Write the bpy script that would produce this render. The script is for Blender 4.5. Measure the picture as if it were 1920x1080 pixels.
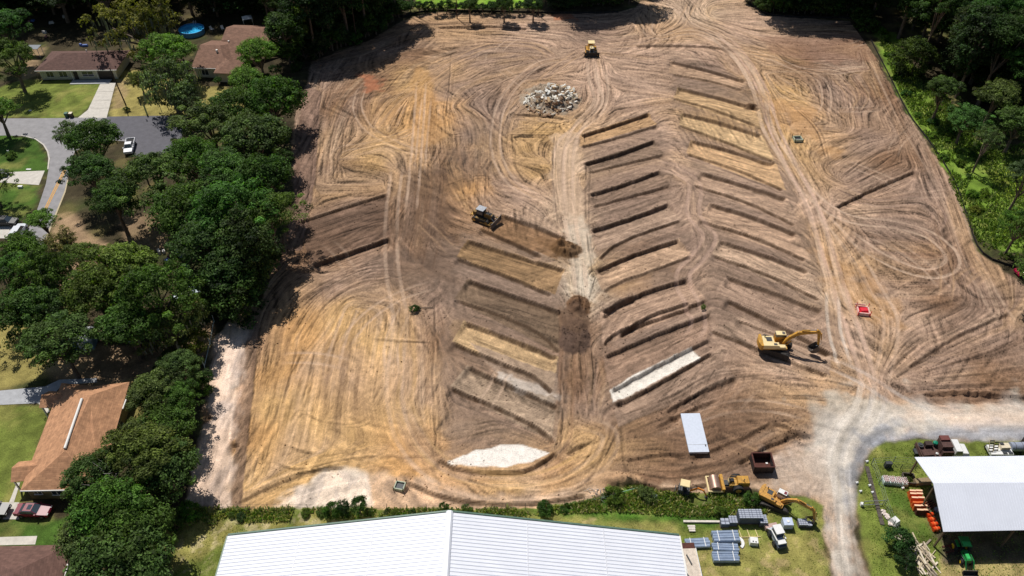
import bpy, bmesh, math, random, time
import numpy as np
from mathutils import Vector, Matrix
T0 = time.time()
random.seed(7)
for o in list(bpy.data.objects): bpy.data.objects.remove(o)
scene = bpy.context.scene
COL = scene.collection

# ------------------------------------------------------------------ camera
F = 1500.0                      # focal length in photo pixels (1920 wide)
PITCH = math.radians(42.6)      # below the horizon
CAMH = 96.0
SP, CP = math.sin(PITCH), math.cos(PITCH)
cam_d = bpy.data.cameras.new('camera')
cam = bpy.data.objects.new('camera', cam_d); COL.objects.link(cam)
cam.location = (0, 0, CAMH)
cam.rotation_euler = (math.pi/2 - PITCH, 0, 0)
cam_d.sensor_width = 36; cam_d.lens = 36*F/1920
cam_d.clip_start = 1; cam_d.clip_end = 5000
scene.camera = cam
# ------------------------------------------------------------------ light
world = bpy.data.worlds.new('World'); scene.world = world; world.use_nodes = True
wn = world.node_tree; bg = wn.nodes['Background']
sky = wn.nodes.new('ShaderNodeTexSky'); sky.sky_type = 'NISHITA'; sky.sun_disc = False
SUN_EL = math.radians(58)
SHX, SHY = 0.50, -0.86           # horizontal direction in which shadows fall
sky.sun_elevation = SUN_EL
sky.sun_rotation = math.atan2(-SHX, -SHY)
wn.links.new(sky.outputs[0], bg.inputs[0]); bg.inputs[1].default_value = 0.05
sl = bpy.data.lights.new('sun', 'SUN'); sl.energy = 4.1; sl.angle = math.radians(0.53)
sl.color = (1.0, 0.955, 0.89)
sun = bpy.data.objects.new('sun', sl); COL.objects.link(sun)
_n = math.hypot(SHX, SHY)
_d = Vector((SHX/_n*math.cos(SUN_EL), SHY/_n*math.cos(SUN_EL), -math.sin(SUN_EL)))
sun.rotation_euler = _d.to_track_quat('-Z', 'Y').to_euler()
vs = scene.view_settings
vs.view_transform = 'Standard'; vs.look = 'None'; vs.exposure = 0.0; vs.gamma = 1.0
vs.use_curve_mapping = False

# ------------------------------------------------------------------ basic helpers
def G(px, py, z=0.0):
    """point at height z that the photograph shows at pixel (px, py)"""
    u = (px-960)/F; v = (py-540)/F
    t = (CAMH-z)/(SP+v*CP)
    return Vector((u*t, (CP-v*SP)*t, z))
def gpoly(pts, z=0.0):
    return np.array([tuple(G(p[0], p[1], z))[:2] for p in pts])
def S(py, z=0.0):
    """photo pixels per metre at this row"""
    v = (py-540)/F
    return F*(SP+v*CP)/(CAMH-z)
def lin(r, g, b):
    f = lambda c: (c/12.92 if c <= .04045 else ((c+.055)/1.055)**2.4)
    return (f(r/255), f(g/255), f(b/255))
def ss(a, b, x):
    t = np.clip((x-a)/(b-a), 0, 1); return t*t*(3-2*t)

def tag(o, label=None, cat=None, group=None, kind=None):
    if label: o['label'] = label
    if cat: o['category'] = cat
    if group: o['group'] = group
    if kind: o['kind'] = kind
    return o
def empty(name, loc, rz=0, label=None, cat=None, group=None, scale=1):
    o = bpy.data.objects.new(name, None); COL.objects.link(o)
    o.location = loc; o.rotation_euler = (0, 0, rz); o.scale = (scale,)*3
    o.empty_display_size = .5
    return tag(o, label, cat, group)
def kids(o):
    return [c for c in bpy.data.objects if c.parent == o]
def copy_tree(o, parent=None):
    c = o.copy(); COL.objects.link(c)
    if parent is not None: c.parent = parent
    for ch in kids(o): copy_tree(ch, c)
    return c

# ------------------------------------------------------------------ materials
MATS = {}
def mat(name, col=(.5,.5,.5), rough=.6, metal=0, var=.12, scale=3.0, bump=0, spec=.5, col2=None, emis=None):
    if name in MATS: return MATS[name]
    m = bpy.data.materials.new(name); m.use_nodes = True; MATS[name] = m
    nt = m.node_tree; b = nt.nodes['Principled BSDF']
    tc = nt.nodes.new('ShaderNodeTexCoord')
    nz = nt.nodes.new('ShaderNodeTexNoise'); nz.inputs['Scale'].default_value = scale
    nz.inputs['Detail'].default_value = 6; nz.inputs['Roughness'].default_value = .65
    nt.links.new(tc.outputs['Object'], nz.inputs['Vector'])
    cr = nt.nodes.new('ShaderNodeValToRGB')
    c2 = col2 or tuple(c*(1-2*var) for c in col)
    c1 = tuple(min(1, c*(1+var)) for c in col)
    cr.color_ramp.elements[0].color = (*c2, 1); cr.color_ramp.elements[0].position = .3
    cr.color_ramp.elements[1].color = (*c1, 1); cr.color_ramp.elements[1].position = .68
    nt.links.new(nz.outputs['Fac'], cr.inputs[0])
    nt.links.new(cr.outputs[0], b.inputs['Base Color'])
    b.inputs['Roughness'].default_value = rough; b.inputs['Metallic'].default_value = metal
    if 'Specular IOR Level' in b.inputs: b.inputs['Specular IOR Level'].default_value = spec
    if bump:
        bp = nt.nodes.new('ShaderNodeBump'); bp.inputs['Strength'].default_value = bump
        bp.inputs['Distance'].default_value = .05
        nt.links.new(nz.outputs['Fac'], bp.inputs['Height']); nt.links.new(bp.outputs[0], b.inputs['Normal'])
    return m

# ------------------------------------------------------------------ mesh builder
class MB:
    def __init__(s): s.v = []; s.f = []; s.sm = []
    def add(s, vs_, fs, M=None, smooth=False):
        n = len(s.v)
        s.v += [tuple(M @ Vector(p)) if M is not None else tuple(p) for p in vs_]
        s.f += [tuple(i+n for i in f) for f in fs]; s.sm += [smooth]*len(fs)
        return s
    def box(s, c, d, rz=0, ry=0, rx=0, taper=None, M0=None):
        x, y, z = d[0]/2, d[1]/2, d[2]/2
        tx, ty = taper if taper else (1, 1)
        P = [(-x,-y,-z),(x,-y,-z),(x,y,-z),(-x,y,-z),(-x*tx,-y*ty,z),(x*tx,-y*ty,z),(x*tx,y*ty,z),(-x*tx,y*ty,z)]
        M = Matrix.Translation(c) @ Matrix.Rotation(rz,4,'Z') @ Matrix.Rotation(ry,4,'Y') @ Matrix.Rotation(rx,4,'X')
        if M0 is not None: M = M0 @ M
        return s.add(P, [(0,3,2,1),(4,5,6,7),(0,1,5,4),(1,2,6,5),(2,3,7,6),(3,0,4,7)], M)
    def cyl(s, a, b, r, r2=None, n=12, cap=True):
        a = Vector(a); b = Vector(b); r2 = r if r2 is None else r2
        ax = (b-a); q = ax.to_track_quat('Z', 'Y').to_matrix()
        P = []; 
        for k, (c, rr) in enumerate(((a, r), (b, r2))):
            for i in range(n):
                t = 2*math.pi*i/n
                P.append(tuple(c + q @ Vector((rr*math.cos(t), rr*math.sin(t), 0))))
        s.add(P, [(i, (i+1)%n, n+(i+1)%n, n+i) for i in range(n)], smooth=True)
        if cap: s.add(P, [tuple(range(n-1,-1,-1)), tuple(range(n, 2*n))])
        return s
    def tube(s, pts, r, n=6, r2=None):
        pts = [Vector(p) for p in pts]; r2 = r if r2 is None else r2
        for i in range(len(pts)-1):
            ra = r+(r2-r)*i/(len(pts)-1); rb = r+(r2-r)*(i+1)/(len(pts)-1)
            s.cyl(pts[i], pts[i+1], ra, rb, n)
        return s
    def prism(s, prof, y0, y1, M=None):
        """profile in x,z (counter-clockwise), extruded along y"""
        n = len(prof)
        P = [(x, y0, z) for x, z in prof] + [(x, y1, z) for x, z in prof]
        F_ = [tuple(range(n)), tuple(range(2*n-1, n-1, -1))]
        F_ += [(i, n+i, n+(i+1)%n, (i+1)%n) for i in range(n)]
        return s.add(P, F_, M)
    def sheet(s, poly, z=0.0, th=None):
        n = len(poly)
        if th is None: return s.add([(x,y,z) for x,y in poly], [tuple(range(n))])
        P = [(x,y,z-th) for x,y in poly]+[(x,y,z) for x,y in poly]
        return s.add(P, [tuple(range(n-1,-1,-1)), tuple(range(n,2*n))]+[(i,(i+1)%n,n+(i+1)%n,n+i) for i in range(n)])
    def blob(s, c, r, sub=1, rough=.25, sq=(1,1,1), seed=0):
        bm = bmesh.new(); bmesh.ops.create_icosphere(bm, subdivisions=sub, radius=1)
        rnd = random.Random(seed)
        vs_ = []
        for v in bm.verts:
            k = r*(1+rnd.uniform(-rough, rough)); vs_.append((c[0]+v.co.x*k*sq[0], c[1]+v.co.y*k*sq[1], c[2]+v.co.z*k*sq[2]))
        fs = [tuple(v.index for v in f.verts) for f in bm.faces]; bm.free()
        return s.add(vs_, fs)
    def build(s, name, m, parent=None, loc=None, rot=None, label=None):
        me = bpy.data.meshes.new(name); me.from_pydata(s.v, [], s.f); me.materials.append(m)
        if any(s.sm): me.polygons.foreach_set('use_smooth', s.sm)
        bm = bmesh.new(); bm.from_mesh(me); bmesh.ops.recalc_face_normals(bm, faces=bm.faces); bm.to_mesh(me); bm.free()
        o = bpy.data.objects.new(name, me); COL.objects.link(o)
        if parent is not None: o.parent = parent
        if loc is not None: o.location = loc
        if rot is not None: o.rotation_euler = rot
        if label: o['label'] = label
        return o
# ================================================================== TERRAIN
def vnoise(X, Y, sc, seed=0):
    r = np.random.RandomState(seed).rand(512, 512).astype(np.float32)
    x = X/sc+1000.3*(seed%7+1); y = Y/sc+777.7*(seed%5+1)
    xi = np.floor(x).astype(np.int64); yi = np.floor(y).astype(np.int64)
    fx = (x-xi).astype(np.float32); fy = (y-yi).astype(np.float32)
    fx = fx*fx*(3-2*fx); fy = fy*fy*(3-2*fy)
    a = r[yi%512, xi%512]; b = r[yi%512, (xi+1)%512]; c = r[(yi+1)%512, xi%512]; d = r[(yi+1)%512, (xi+1)%512]
    return (a*(1-fx)+b*fx)*(1-fy)+(c*(1-fx)+d*fx)*fy
def fbm(X, Y, sc, oc=4, seed=0):
    s = 0; a = 1; t = 0
    for k in range(oc):
        s = s+a*(vnoise(X, Y, sc/2**k, seed+k*3)-.5); t += a; a *= .55
    return s/t*2
def catmull(pts, step=1.0):
    P = np.array(pts, float)
    if len(P) < 3: return P
    Q = np.vstack([2*P[0]-P[1], P, 2*P[-1]-P[-2]]); out = []
    for i in range(1, len(Q)-2):
        n = max(2, int(np.hypot(*(Q[i+1]-Q[i]))/step))
        for t in np.linspace(0, 1, n, endpoint=False):
            out.append(.5*((2*Q[i])+(-Q[i-1]+Q[i+1])*t+(2*Q[i-1]-5*Q[i]+4*Q[i+1]-Q[i+2])*t*t+(-Q[i-1]+3*Q[i]-3*Q[i+1]+Q[i+2])*t**3))
    out.append(Q[-2]); return np.array(out)

class Fld:
    def __init__(s, xs, ys):
        s.xs = xs; s.ys = ys
        s.X, s.Y = np.meshgrid(xs, ys)
        s.X = s.X.astype(np.float32); s.Y = s.Y.astype(np.float32)
        s.sh = s.X.shape; s.h = np.zeros(s.sh, np.float32); s.c = np.zeros(s.sh+(3,), np.float32)
        s.cls = np.zeros(s.sh, np.int8)
    def win(s, P, pad):
        i0 = np.searchsorted(s.ys, P[:,1].min()-pad); i1 = np.searchsorted(s.ys, P[:,1].max()+pad)
        j0 = np.searchsorted(s.xs, P[:,0].min()-pad); j1 = np.searchsorted(s.xs, P[:,0].max()+pad)
        return slice(i0, i1), slice(j0, j1)
def segdist(X, Y, P, closed=False):
    """distance to polyline, signed side (left +), parameter 0..1 along"""
    best = np.full(X.shape, 1e9, np.float32); sgn = np.zeros(X.shape, np.float32); par = np.zeros(X.shape, np.float32)
    Q = np.vstack([P, P[:1]]) if closed else P
    L = np.concatenate([[0], np.cumsum(np.hypot(*(Q[1:]-Q[:-1]).T))]); tot = L[-1]
    for i in range(len(Q)-1):
        a = Q[i]; d = Q[i+1]-a; l2 = d@d
        if l2 < 1e-9: continue
        t = np.clip(((X-a[0])*d[0]+(Y-a[1])*d[1])/l2, 0, 1)
        ex = X-a[0]-t*d[0]; ey = Y-a[1]-t*d[1]; dd = ex*ex+ey*ey
        m = dd < best
        best = np.where(m, dd, best)
        sgn = np.where(m, np.sign(d[0]*(Y-a[1])-d[1]*(X-a[0])), sgn)
        par = np.where(m, (L[i]+t*math.sqrt(l2)), par)
    return np.sqrt(best), sgn, par, tot
def inside(X, Y, P):
    ins = np.zeros(X.shape, bool); n = len(P)
    for i in range(n):
        x0, y0 = P[i]; x1, y1 = P[(i+1)%n]
        if y0 == y1: continue
        c = ((y0 > Y) != (y1 > Y)) & (X < (x1-x0)*(Y-y0)/(y1-y0)+x0)
        ins ^= c
    return ins
def area(f, px, soft=.5, rag=.8, sc=2.5, seed=3, raw=False):
    """mask of a polygon given in photo pixels, edges ragged by noise"""
    P = px if raw else gpoly(px)
    w = f.win(P, soft+rag+1); X = f.X[w]; Y = f.Y[w]
    m = np.zeros(f.sh, np.float32)
    if X.size == 0: return m
    d, _, _, _ = segdist(X, Y, P, True)
    sd = np.where(inside(X, Y, P), d, -d)+rag*fbm(X, Y, sc, 3, seed)*1.6
    m[w] = ss(-soft, soft, sd)
    return m
def paint(f, m, col, k=1.0, mul=False):
    m = (m*k)[..., None]
    col = np.array(col, np.float32)
    f.c = f.c*(1-m)+(f.c*col if mul else col)*m

# ---------------- colours of the soils (linear albedo)
TAN = lin(196,160,124); ORA = lin(205,156,98); GRY = lin(158,132,118); DRK = lin(96,72,56); PNK = lin(196,165,146)
WHT = lin(226,214,200); YEL = lin(208,168,112); DBRN = lin(86,66,50); RED = lin(186,116,80); BRN = lin(140,108,84)
LGT = lin(208,180,156); GRV = lin(192,188,184); GRD = lin(150,150,152)
CTRL = [(600,150,GRY),(560,230,GRY),(560,330,BRN),(640,200,BRN),(640,280,TAN),(620,340,TAN),(700,160,BRN),(690,300,YEL),(760,100,BRN),
 (780,150,YEL),(790,230,ORA),(810,200,ORA),(770,290,TAN),(740,340,TAN),(720,290,YEL),(870,60,TAN),(900,110,GRY),(960,110,GRY),(880,170,GRY),(920,200,GRY),(840,130,TAN),(900,240,GRY),
 (1000,60,PNK),(1100,60,GRY),(1120,150,PNK),(1010,240,YEL),(990,290,YEL),(930,300,TAN),(860,300,BRN),(880,350,ORA),(840,330,BRN),(820,390,BRN),(780,380,BRN),(740,430,BRN),
 (940,340,GRY),(980,360,PNK),(1000,320,YEL),(650,410,GRY),(690,440,GRY),(620,450,BRN),(560,480,BRN),(620,540,GRY),(700,500,GRY),(760,480,BRN),(830,480,BRN),(820,560,GRY),
 (700,560,TAN),(640,600,YEL),(560,620,ORA),(520,700,ORA),(520,760,YEL),(480,820,ORA),(560,820,YEL),(620,700,TAN),(700,640,YEL),(700,730,TAN),(760,700,TAN),(760,780,YEL),(640,840,YEL),
 (740,850,ORA),(800,860,ORA),(560,900,YEL),(470,900,YEL),(660,890,YEL),(860,900,ORA),(950,910,YEL),(1050,880,ORA),(1100,840,YEL),(1120,900,TAN),(1000,930,LGT),(900,930,YEL),
 (840,640,BRN),(830,740,GRY),(870,800,GRY),(930,810,GRY),(1000,780,PNK),(980,600,GRY),(930,560,GRY),(900,500,GRY),(1075,300,LGT),(1065,400,LGT),(1110,540,WHT),(1080,620,BRN),(1080,720,BRN),(1110,770,GRY),
 (1170,290,PNK),(1170,360,GRY),(1180,420,GRY),(1200,480,BRN),(1150,520,YEL),(1200,560,GRY),(1220,620,GRY),(1160,680,BRN),(1250,730,GRY),(1330,700,GRY),(1180,800,BRN),(1250,840,BRN),(1350,800,BRN),(1400,760,BRN),(1450,740,TAN),
 (1250,400,PNK),(1290,320,PNK),(1290,450,GRY),(1310,620,PNK),(1180,180,PNK),(1240,250,PNK),(1200,100,PNK),(1300,90,PNK),(1330,130,GRY),(1350,230,YEL),(1380,280,TAN),(1400,350,PNK),(1420,420,PNK),(1440,480,GRY),(1450,540,GRY),(1400,600,GRY),(1480,690,PNK),(1540,700,TAN),
 (1300,30,LGT),(1280,60,TAN),(1400,60,PNK),(1440,110,TAN),(1500,120,BRN),(1560,110,GRY),(1480,180,YEL),(1500,220,ORA),(1540,230,TAN),(1560,170,GRY),(1600,200,GRY),(1650,180,BRN),(1620,260,GRY),(1560,270,TAN),(1600,330,GRY),(1680,300,BRN),(1730,350,GRY),
 (1480,270,YEL),(1520,320,TAN),(1540,390,PNK),(1560,450,TAN),(1600,500,TAN),(1640,460,GRY),(1700,440,GRY),(1740,480,BRN),(1650,540,GRY),(1620,580,TAN),(1680,600,PNK),(1760,560,BRN),(1820,560,GRY),(1850,620,GRY),(1780,680,GRY),(1860,700,BRN),(1600,640,PNK),(1560,540,LGT),(1650,660,TAN),(1640,700,PNK),(1720,720,GRY),
 (400,700,LGT),(370,900,LGT),(430,640,LGT),(470,640,BRN),(440,780,BRN)]

# ---------------- banks: (polyline px, drop, floor length m, floor colour or None, dark band strength)
UP = [
 ([(1257,114),(1330,131),(1400,152)], .8, 3.4, PNK, 1), ([(1271,163),(1350,182),(1426,204)], .9, 4.5, YEL, 1), ([(1277,211),(1350,228),(1429,254)], .9, 4.5, YEL, .9),
 ([(1295,262),(1375,282),(1455,306)], .9, 3.6, TAN, 1), ([(1312,322),(1390,344),(1477,372)], .9, 3.4, PNK, 1), ([(1330,380),(1410,404),(1496,438)], .9, 3.4, PNK, 1),
 ([(1347,449),(1430,475),(1519,508)], .85, 3.4, PNK, 1), ([(1362,517),(1450,547),(1545,583)], .8, 3.6, GRY, 1), ([(1362,560),(1460,607),(1560,662)], .45, 2.6, None, .8),
 ([(1260,138),(1330,150),(1395,168)], .25, 1.5, None, .6), ([(1264,182),(1340,204),(1420,234)], .3, 1.6, None, .7), ([(1274,233),(1360,264),(1452,302)], .3, 1.6, None, .7),
 ([(1287,287),(1380,316),(1472,356)], .3, 1.6, None, .7), ([(1300,345),(1400,377),(1494,421)], .3, 1.8, None, .8), ([(1309,411),(1415,443),(1515,487)], .35, 2, None, .8), ([(1335,476),(1440,513),(1540,562)], .3, 2, None, .7),
 ([(1380,598),(1480,630),(1582,670)], .5, 2.5, None, .9), ([(1330,617),(1430,655),(1554,703)], .3, 2, None, .7),
 ([(1087,254),(1150,234),(1217,211)], .9, 3.0, ORA, 1), ([(1093,306),(1160,287),(1227,262)], 1.0, 3.2, GRY, 1), ([(1103,364),(1170,344),(1238,319)], .9, 2.8, GRY, 1),
 ([(1105,431),(1180,408),(1254,380)], 1.0, 3.4, GRY, 1), ([(1114,507),(1190,475),(1273,448)], .95, 3.2, PNK, 1), ([(1125,584),(1210,546),(1290,521)], .95, 3.2, PNK, 1),
 ([(1131,668),(1240,622),(1332,587)], .8, 2.6, BRN, .95), ([(1157,627),(1220,590),(1292,566)], .4, 2, None, .7), ([(1143,733),(1240,680),(1332,634)], .7, 3.0, None, .9), ([(1149,760),(1240,712),(1335,656)], .45, 1.8, None, .9),
 ([(1087,275),(1160,256),(1233,233)], .3, 1.4, None, .6), ([(1100,322),(1170,306),(1245,289)], .3, 1.4, None, .6), ([(1108,387),(1180,367),(1257,346)], .3, 1.5, None, .6),
 ([(1121,486),(1150,460),(1200,437),(1277,411)], .3, 1.6, None, .7), ([(1128,548),(1160,528),(1219,507),(1297,478)], .25, 1.5, None, .55), ([(1128,598),(1150,570),(1190,553)], .3, 1.5, None, .5), ([(1130,650),(1150,625),(1240,590),(1325,562)], .35, 1.6, None, .7),
 ([(1245,772),(1310,735),(1380,706)], .35, 2, None, .6), ([(1250,785),(1310,757),(1345,745)], .3, 1.5, None, .5),
 ([(943,402),(1000,421),(1062,446)], .9, 3.6, BRN, 1), ([(876,449),(960,475),(1060,505)], .9, 4.2, BRN, 1), ([(876,523),(960,551),(1057,585)], 1.0, 4.2, GRY, 1), ([(870,602),(955,633),(1048,668)], .9, 4.0, TAN, 1), ([(876,685),(960,721),(1051,762)], .9, 4.2, GRY, 1),
 ([(902,428),(960,452),(1019,480)], .4, 1.6, None, .9), ([(856,482),(950,515),(1037,552)], .4, 1.8, None, .9), ([(853,560),(945,592),(1010,622),(1052,662)], .5, 1.8, None, .9), ([(848,640),(940,678),(1000,702),(1040,735)], .45, 1.8, None, .8), ([(844,724),(940,765),(1010,800),(1042,828)], .45, 1.8, None, .8),
 ([(822,858),(850,874),(890,882),(955,884),(1000,874),(1042,846)], .7, 1.8, None, 1), ([(557,417),(640,389),(725,363)], .35, 2.5, GRY, .9), ([(583,497),(660,470),(732,445)], 1.1, 3.5, None, 1),
 ([(1565,388),(1640,352),(1715,320)], .4, 2, None, .8), ([(1700,688),(1790,632),(1890,586)], .5, 2.5, None, .8), ([(1660,700),(1690,670),(1720,645)], .2, 2, None, .3), ([(1725,738),(1800,736),(1860,740),(1960,742)], 1.0, 2.2, None, .9), ([(1170,903),(1220,912),(1265,915),(1330,905)], .8, 1.6, None, .8),
 ([(590,112),(640,100),(700,85)], .3, 2, None, .4), ([(820,50),(900,47),(990,52)], .3, 2, None, .5), ([(1190,85),(1260,84),(1345,88),(1370,100)], .35, 2, None, .5), ([(430,830),(452,832)], .8, 2, None, .9), ([(960,213),(1010,216),(1060,222)], .5, 2, None, .9),
 ([(1080,858),(1060,850),(1100,830)], .2, 1, None, .4), ([(1170,862),(1230,852),(1290,850)], .2, 1.4, None, .7), ([(1290,858),(1340,840),(1400,815),(1445,790)], .25, 1.2, None, .6), ([(1380,870),(1430,840),(1480,818)], .35, 1.5, None, .7), ([(1000,150),(1080,148)], .15, 1, None, .2),
 ([(1445,790),(1480,800),(1482,818)], .3, 1, None, .6), ([(1230,800),(1270,778),(1275,790)], .2, 1, None, .4),
 ([(760,900),(830,928),(900,940),(1000,940),(1100,925)], .4, 1.5, None, .5), ([(440,945),(520,905),(590,880),(650,875)], .2, 1.2, None, .4),
]
# ---------------- flat pads between the banks: (corners px: top edge left, right, bottom edge right, left; colour)
SL = lin(126,106,92)
PADS = [([(1257,114),(1400,152),(1397,168),(1254,136)],lin(180,150,126)), ([(1271,163),(1426,204),(1432,243),(1263,183)],lin(192,160,120)), ([(1277,211),(1429,254),(1452,302),(1273,233)],lin(194,164,124)),
 ([(1295,262),(1455,306),(1474,357),(1287,287)],lin(198,162,122)), ([(1312,322),(1477,372),(1496,421),(1300,345)],lin(176,148,128)), ([(1330,380),(1496,438),(1520,488),(1309,411)],lin(182,152,130)),
 ([(1347,449),(1519,508),(1540,562),(1335,476)],lin(178,152,132)), ([(1362,517),(1545,583),(1560,662),(1340,545)],lin(164,138,122)), ([(1087,254),(1217,211),(1232,233),(1087,275)],lin(184,148,108)),
 ([(1093,306),(1227,262),(1245,290),(1100,322)],SL), ([(1103,364),(1238,319),(1257,346),(1108,387)],lin(134,112,98)), ([(1105,431),(1254,380),(1277,411),(1121,470)],lin(160,136,120)),
 ([(1114,507),(1273,447),(1297,478),(1128,545)],lin(182,152,128)), ([(1125,584),(1290,521),(1325,562),(1130,645)],lin(168,140,122)), ([(1131,668),(1332,587),(1332,632),(1143,731)],lin(146,120,104)),
 ([(1149,762),(1335,658),(1380,706),(1160,800)],lin(140,118,104)), ([(943,402),(1062,446),(1045,487),(898,430)],lin(134,102,72)), ([(876,449),(1060,505),(1040,552),(856,481)],lin(150,120,84)),
 ([(876,523),(1057,585),(1050,662),(853,559)],lin(122,102,84)), ([(870,602),(1048,668),(1037,728),(848,639)],lin(192,162,122)), ([(876,685),(1051,762),(1042,828),(844,723)],lin(158,138,120)),
 ([(557,417),(725,363),(732,443),(583,494)],lin(106,84,72)), ([(1395,585),(1560,662),(1556,703),(1340,620)],lin(160,136,120)), ([(880,640),(1045,700),(1050,750),(930,695)],lin(150,130,116)),
 ([(468,600),(486,596),(478,700),(452,950),(430,950),(440,830),(438,790)],lin(140,114,96)), ([(575,160),(602,172),(592,330),(566,470),(540,470),(545,300)],lin(128,104,94))]
# ---------------- wheel tracks: (polyline px, gauge m, rut width m, colour, strength)
TRK = [
 ([(1108,108),(1112,150),(1122,190),(1090,230),(1070,270),(1065,340),(1070,420),(1085,500),(1090,560)], 2.0, .7, LGT, .55),
 ([(1125,120),(1132,170),(1120,210),(1085,240),(1050,280),(1050,380),(1060,420)], 2.2, .6, LGT, .5),
 ([(1090,95),(1040,130),(1000,170),(960,210),(945,260),(950,310),(975,345),(1030,380)], 2.2, .6, TAN, .5),
 ([(1080,110),(1010,120),(950,180),(930,240),(935,300),(970,350),(1050,385)], 2.0, .5, LGT, .45),
 ([(1310,60),(1370,90),(1410,140),(1435,200),(1465,270),(1500,340),(1545,385),(1600,412),(1680,422),(1740,440),(1780,472),(1784,498),(1750,513),(1700,504),(1640,475),(1580,430)], 2.4, .55, LGT, .6),
 ([(1330,60),(1385,110),(1420,170),(1440,240),(1480,310),(1515,370),(1540,440),(1560,520),(1590,600),(1620,680),(1630,740)], 2.2, .8, LGT, .7),
 ([(1350,60),(1395,110),(1430,170),(1455,250),(1495,330),(1530,400),(1555,480),(1580,560),(1600,620),(1625,700),(1640,760)], 2.2, .6, PNK, .7),
 ([(1540,400),(1600,470),(1640,540),(1670,600),(1660,680),(1640,740)], 2.2, .55, LGT, .55),
 ([(1380,90),(1450,110),(1500,130),(1560,135),(1600,130),(1640,130)], 2.2, .4, LGT, .55),
 ([(1500,130),(1540,150),(1550,190),(1540,220)], 2, .4, LGT, .4),
 ([(1560,140),(1590,170),(1600,200)], 2, .4, TAN, .4), ([(1600,150),(1620,180),(1600,210)], 2, .4, TAN, .4),
 ([(1560,205),(1620,205),(1660,200)], 2, .5, LGT, .4),
 ([(745,310),(735,400),(735,500),(750,600),(740,700),(745,780),(775,850),(840,900),(940,925),(1050,910),(1130,860),(1140,810),(1080,790)], 2.3, .6, LGT, .45),
 ([(790,150),(785,230),(778,320),(770,400)], 2.2, .5, LGT, .6), ([(800,180),(792,260),(786,330)], 2.2, .4, LGT, .5),
 ([(760,600),(765,700),(760,760),(800,840),(860,885),(960,900),(1060,880),(1130,830)], 2.2, .6, YEL, .5),
 ([(770,560),(735,640),(738,720)], 2.2, .4, LGT, .5),
 ([(640,290),(690,250),(740,190),(800,150),(860,110),(920,85),(1000,85),(1040,110)], 2.2, .6, TAN, .5),
 ([(680,160),(670,200),(690,240),(740,270),(790,290)], 2, .35, LGT, .55), ([(790,240),(700,270),(640,280),(620,310)], 2, .35, LGT, .4),
 ([(600,330),(610,280),(640,200),(690,150),(760,110)], 2.1, .5, DRK, .3), ([(620,330),(630,270),(650,220),(670,190)], 2.1, .4, DRK, .3),
 ([(900,210),(915,250),(905,330),(900,380)], 2.0, .4, DRK, .3), ([(880,205),(930,230),(950,240)], 2, .4, DRK, .3),
 ([(1440,620),(1520,660),(1600,700),(1700,730)], 2.4, .5, LGT, .5), ([(1560,680),(1620,710),(1700,760),(1800,800)], 2.4, .7, GRV, .5),
 ([(1630,700),(1620,760),(1590,800),(1570,850),(1580,920),(1590,1000),(1600,1080)], 2.0, .8, WHT, .6), ([(1650,720),(1640,780),(1610,820),(1590,870),(1600,950),(1610,1080)], 2.0, .6, GRD, .5),
 ([(1920,790),(1800,790),(1700,800),(1640,820),(1610,860)], 2.4, .8, WHT, .5), ([(1560,540),(1565,620),(1590,700)], 2.0, .5, WHT, .5),
 ([(1060,560),(1065,640),(1060,760),(1050,830),(1020,870)], 2.2, .6, BRN, .5), ([(1075,680),(1090,730),(1120,770)], 2, .5, DRK, .35), ([(1110,660),(1120,720),(1110,780)], 1.8, .5, TAN, .4),
 ([(1220,30),(1215,60),(1240,70),(1300,60),(1380,80)], 2.2, .5, LGT, .5), ([(1250,0),(1300,40),(1350,60),(1420,90)], 2.2, .6, LGT, .5), ([(1300,0),(1270,50),(1200,80),(1120,85)], 2.2, .5, TAN, .4),
 ([(1180,770),(1260,740),(1340,700),(1420,690),(1500,700),(1600,720)], 2.4, .6, DRK, .25), ([(1160,790),(1280,750),(1380,710),(1480,712)], 2.4, .5, DRK, .22),
 ([(1175,870),(1260,880),(1350,860),(1440,820),(1480,800)], 2.2, .6, DRK, .25), ([(1180,885),(1280,895),(1360,875),(1450,830)], 2.2, .5, DRK, .25),
 ([(1560,340),(1640,380),(1720,375),(1760,400),(1750,430)], 2.4, .5, GRY, .5), ([(1820,540),(1830,580),(1790,620),(1700,640)], 2.2, .5, DRK, .25),
 ([(1240,310),(1300,340),(1300,400),(1330,440),(1310,480),(1280,520),(1310,600),(1290,640)], 2.4, .7, PNK, .5),
 ([(470,640),(455,760),(445,860)], 1.9, .5, DRK, .45), ([(560,170),(548,300),(545,420),(560,470)], 2.4, .6, DRK, .3),
 ([(1640,110),(1700,230),(1770,350),(1820,480),(1860,560),(1900,620)], 3.0, .5, LGT, .4), ([(1625,110),(1680,230),(1740,350),(1790,480),(1830,560)], 3.0, .5, DRK, .25),
]
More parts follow.
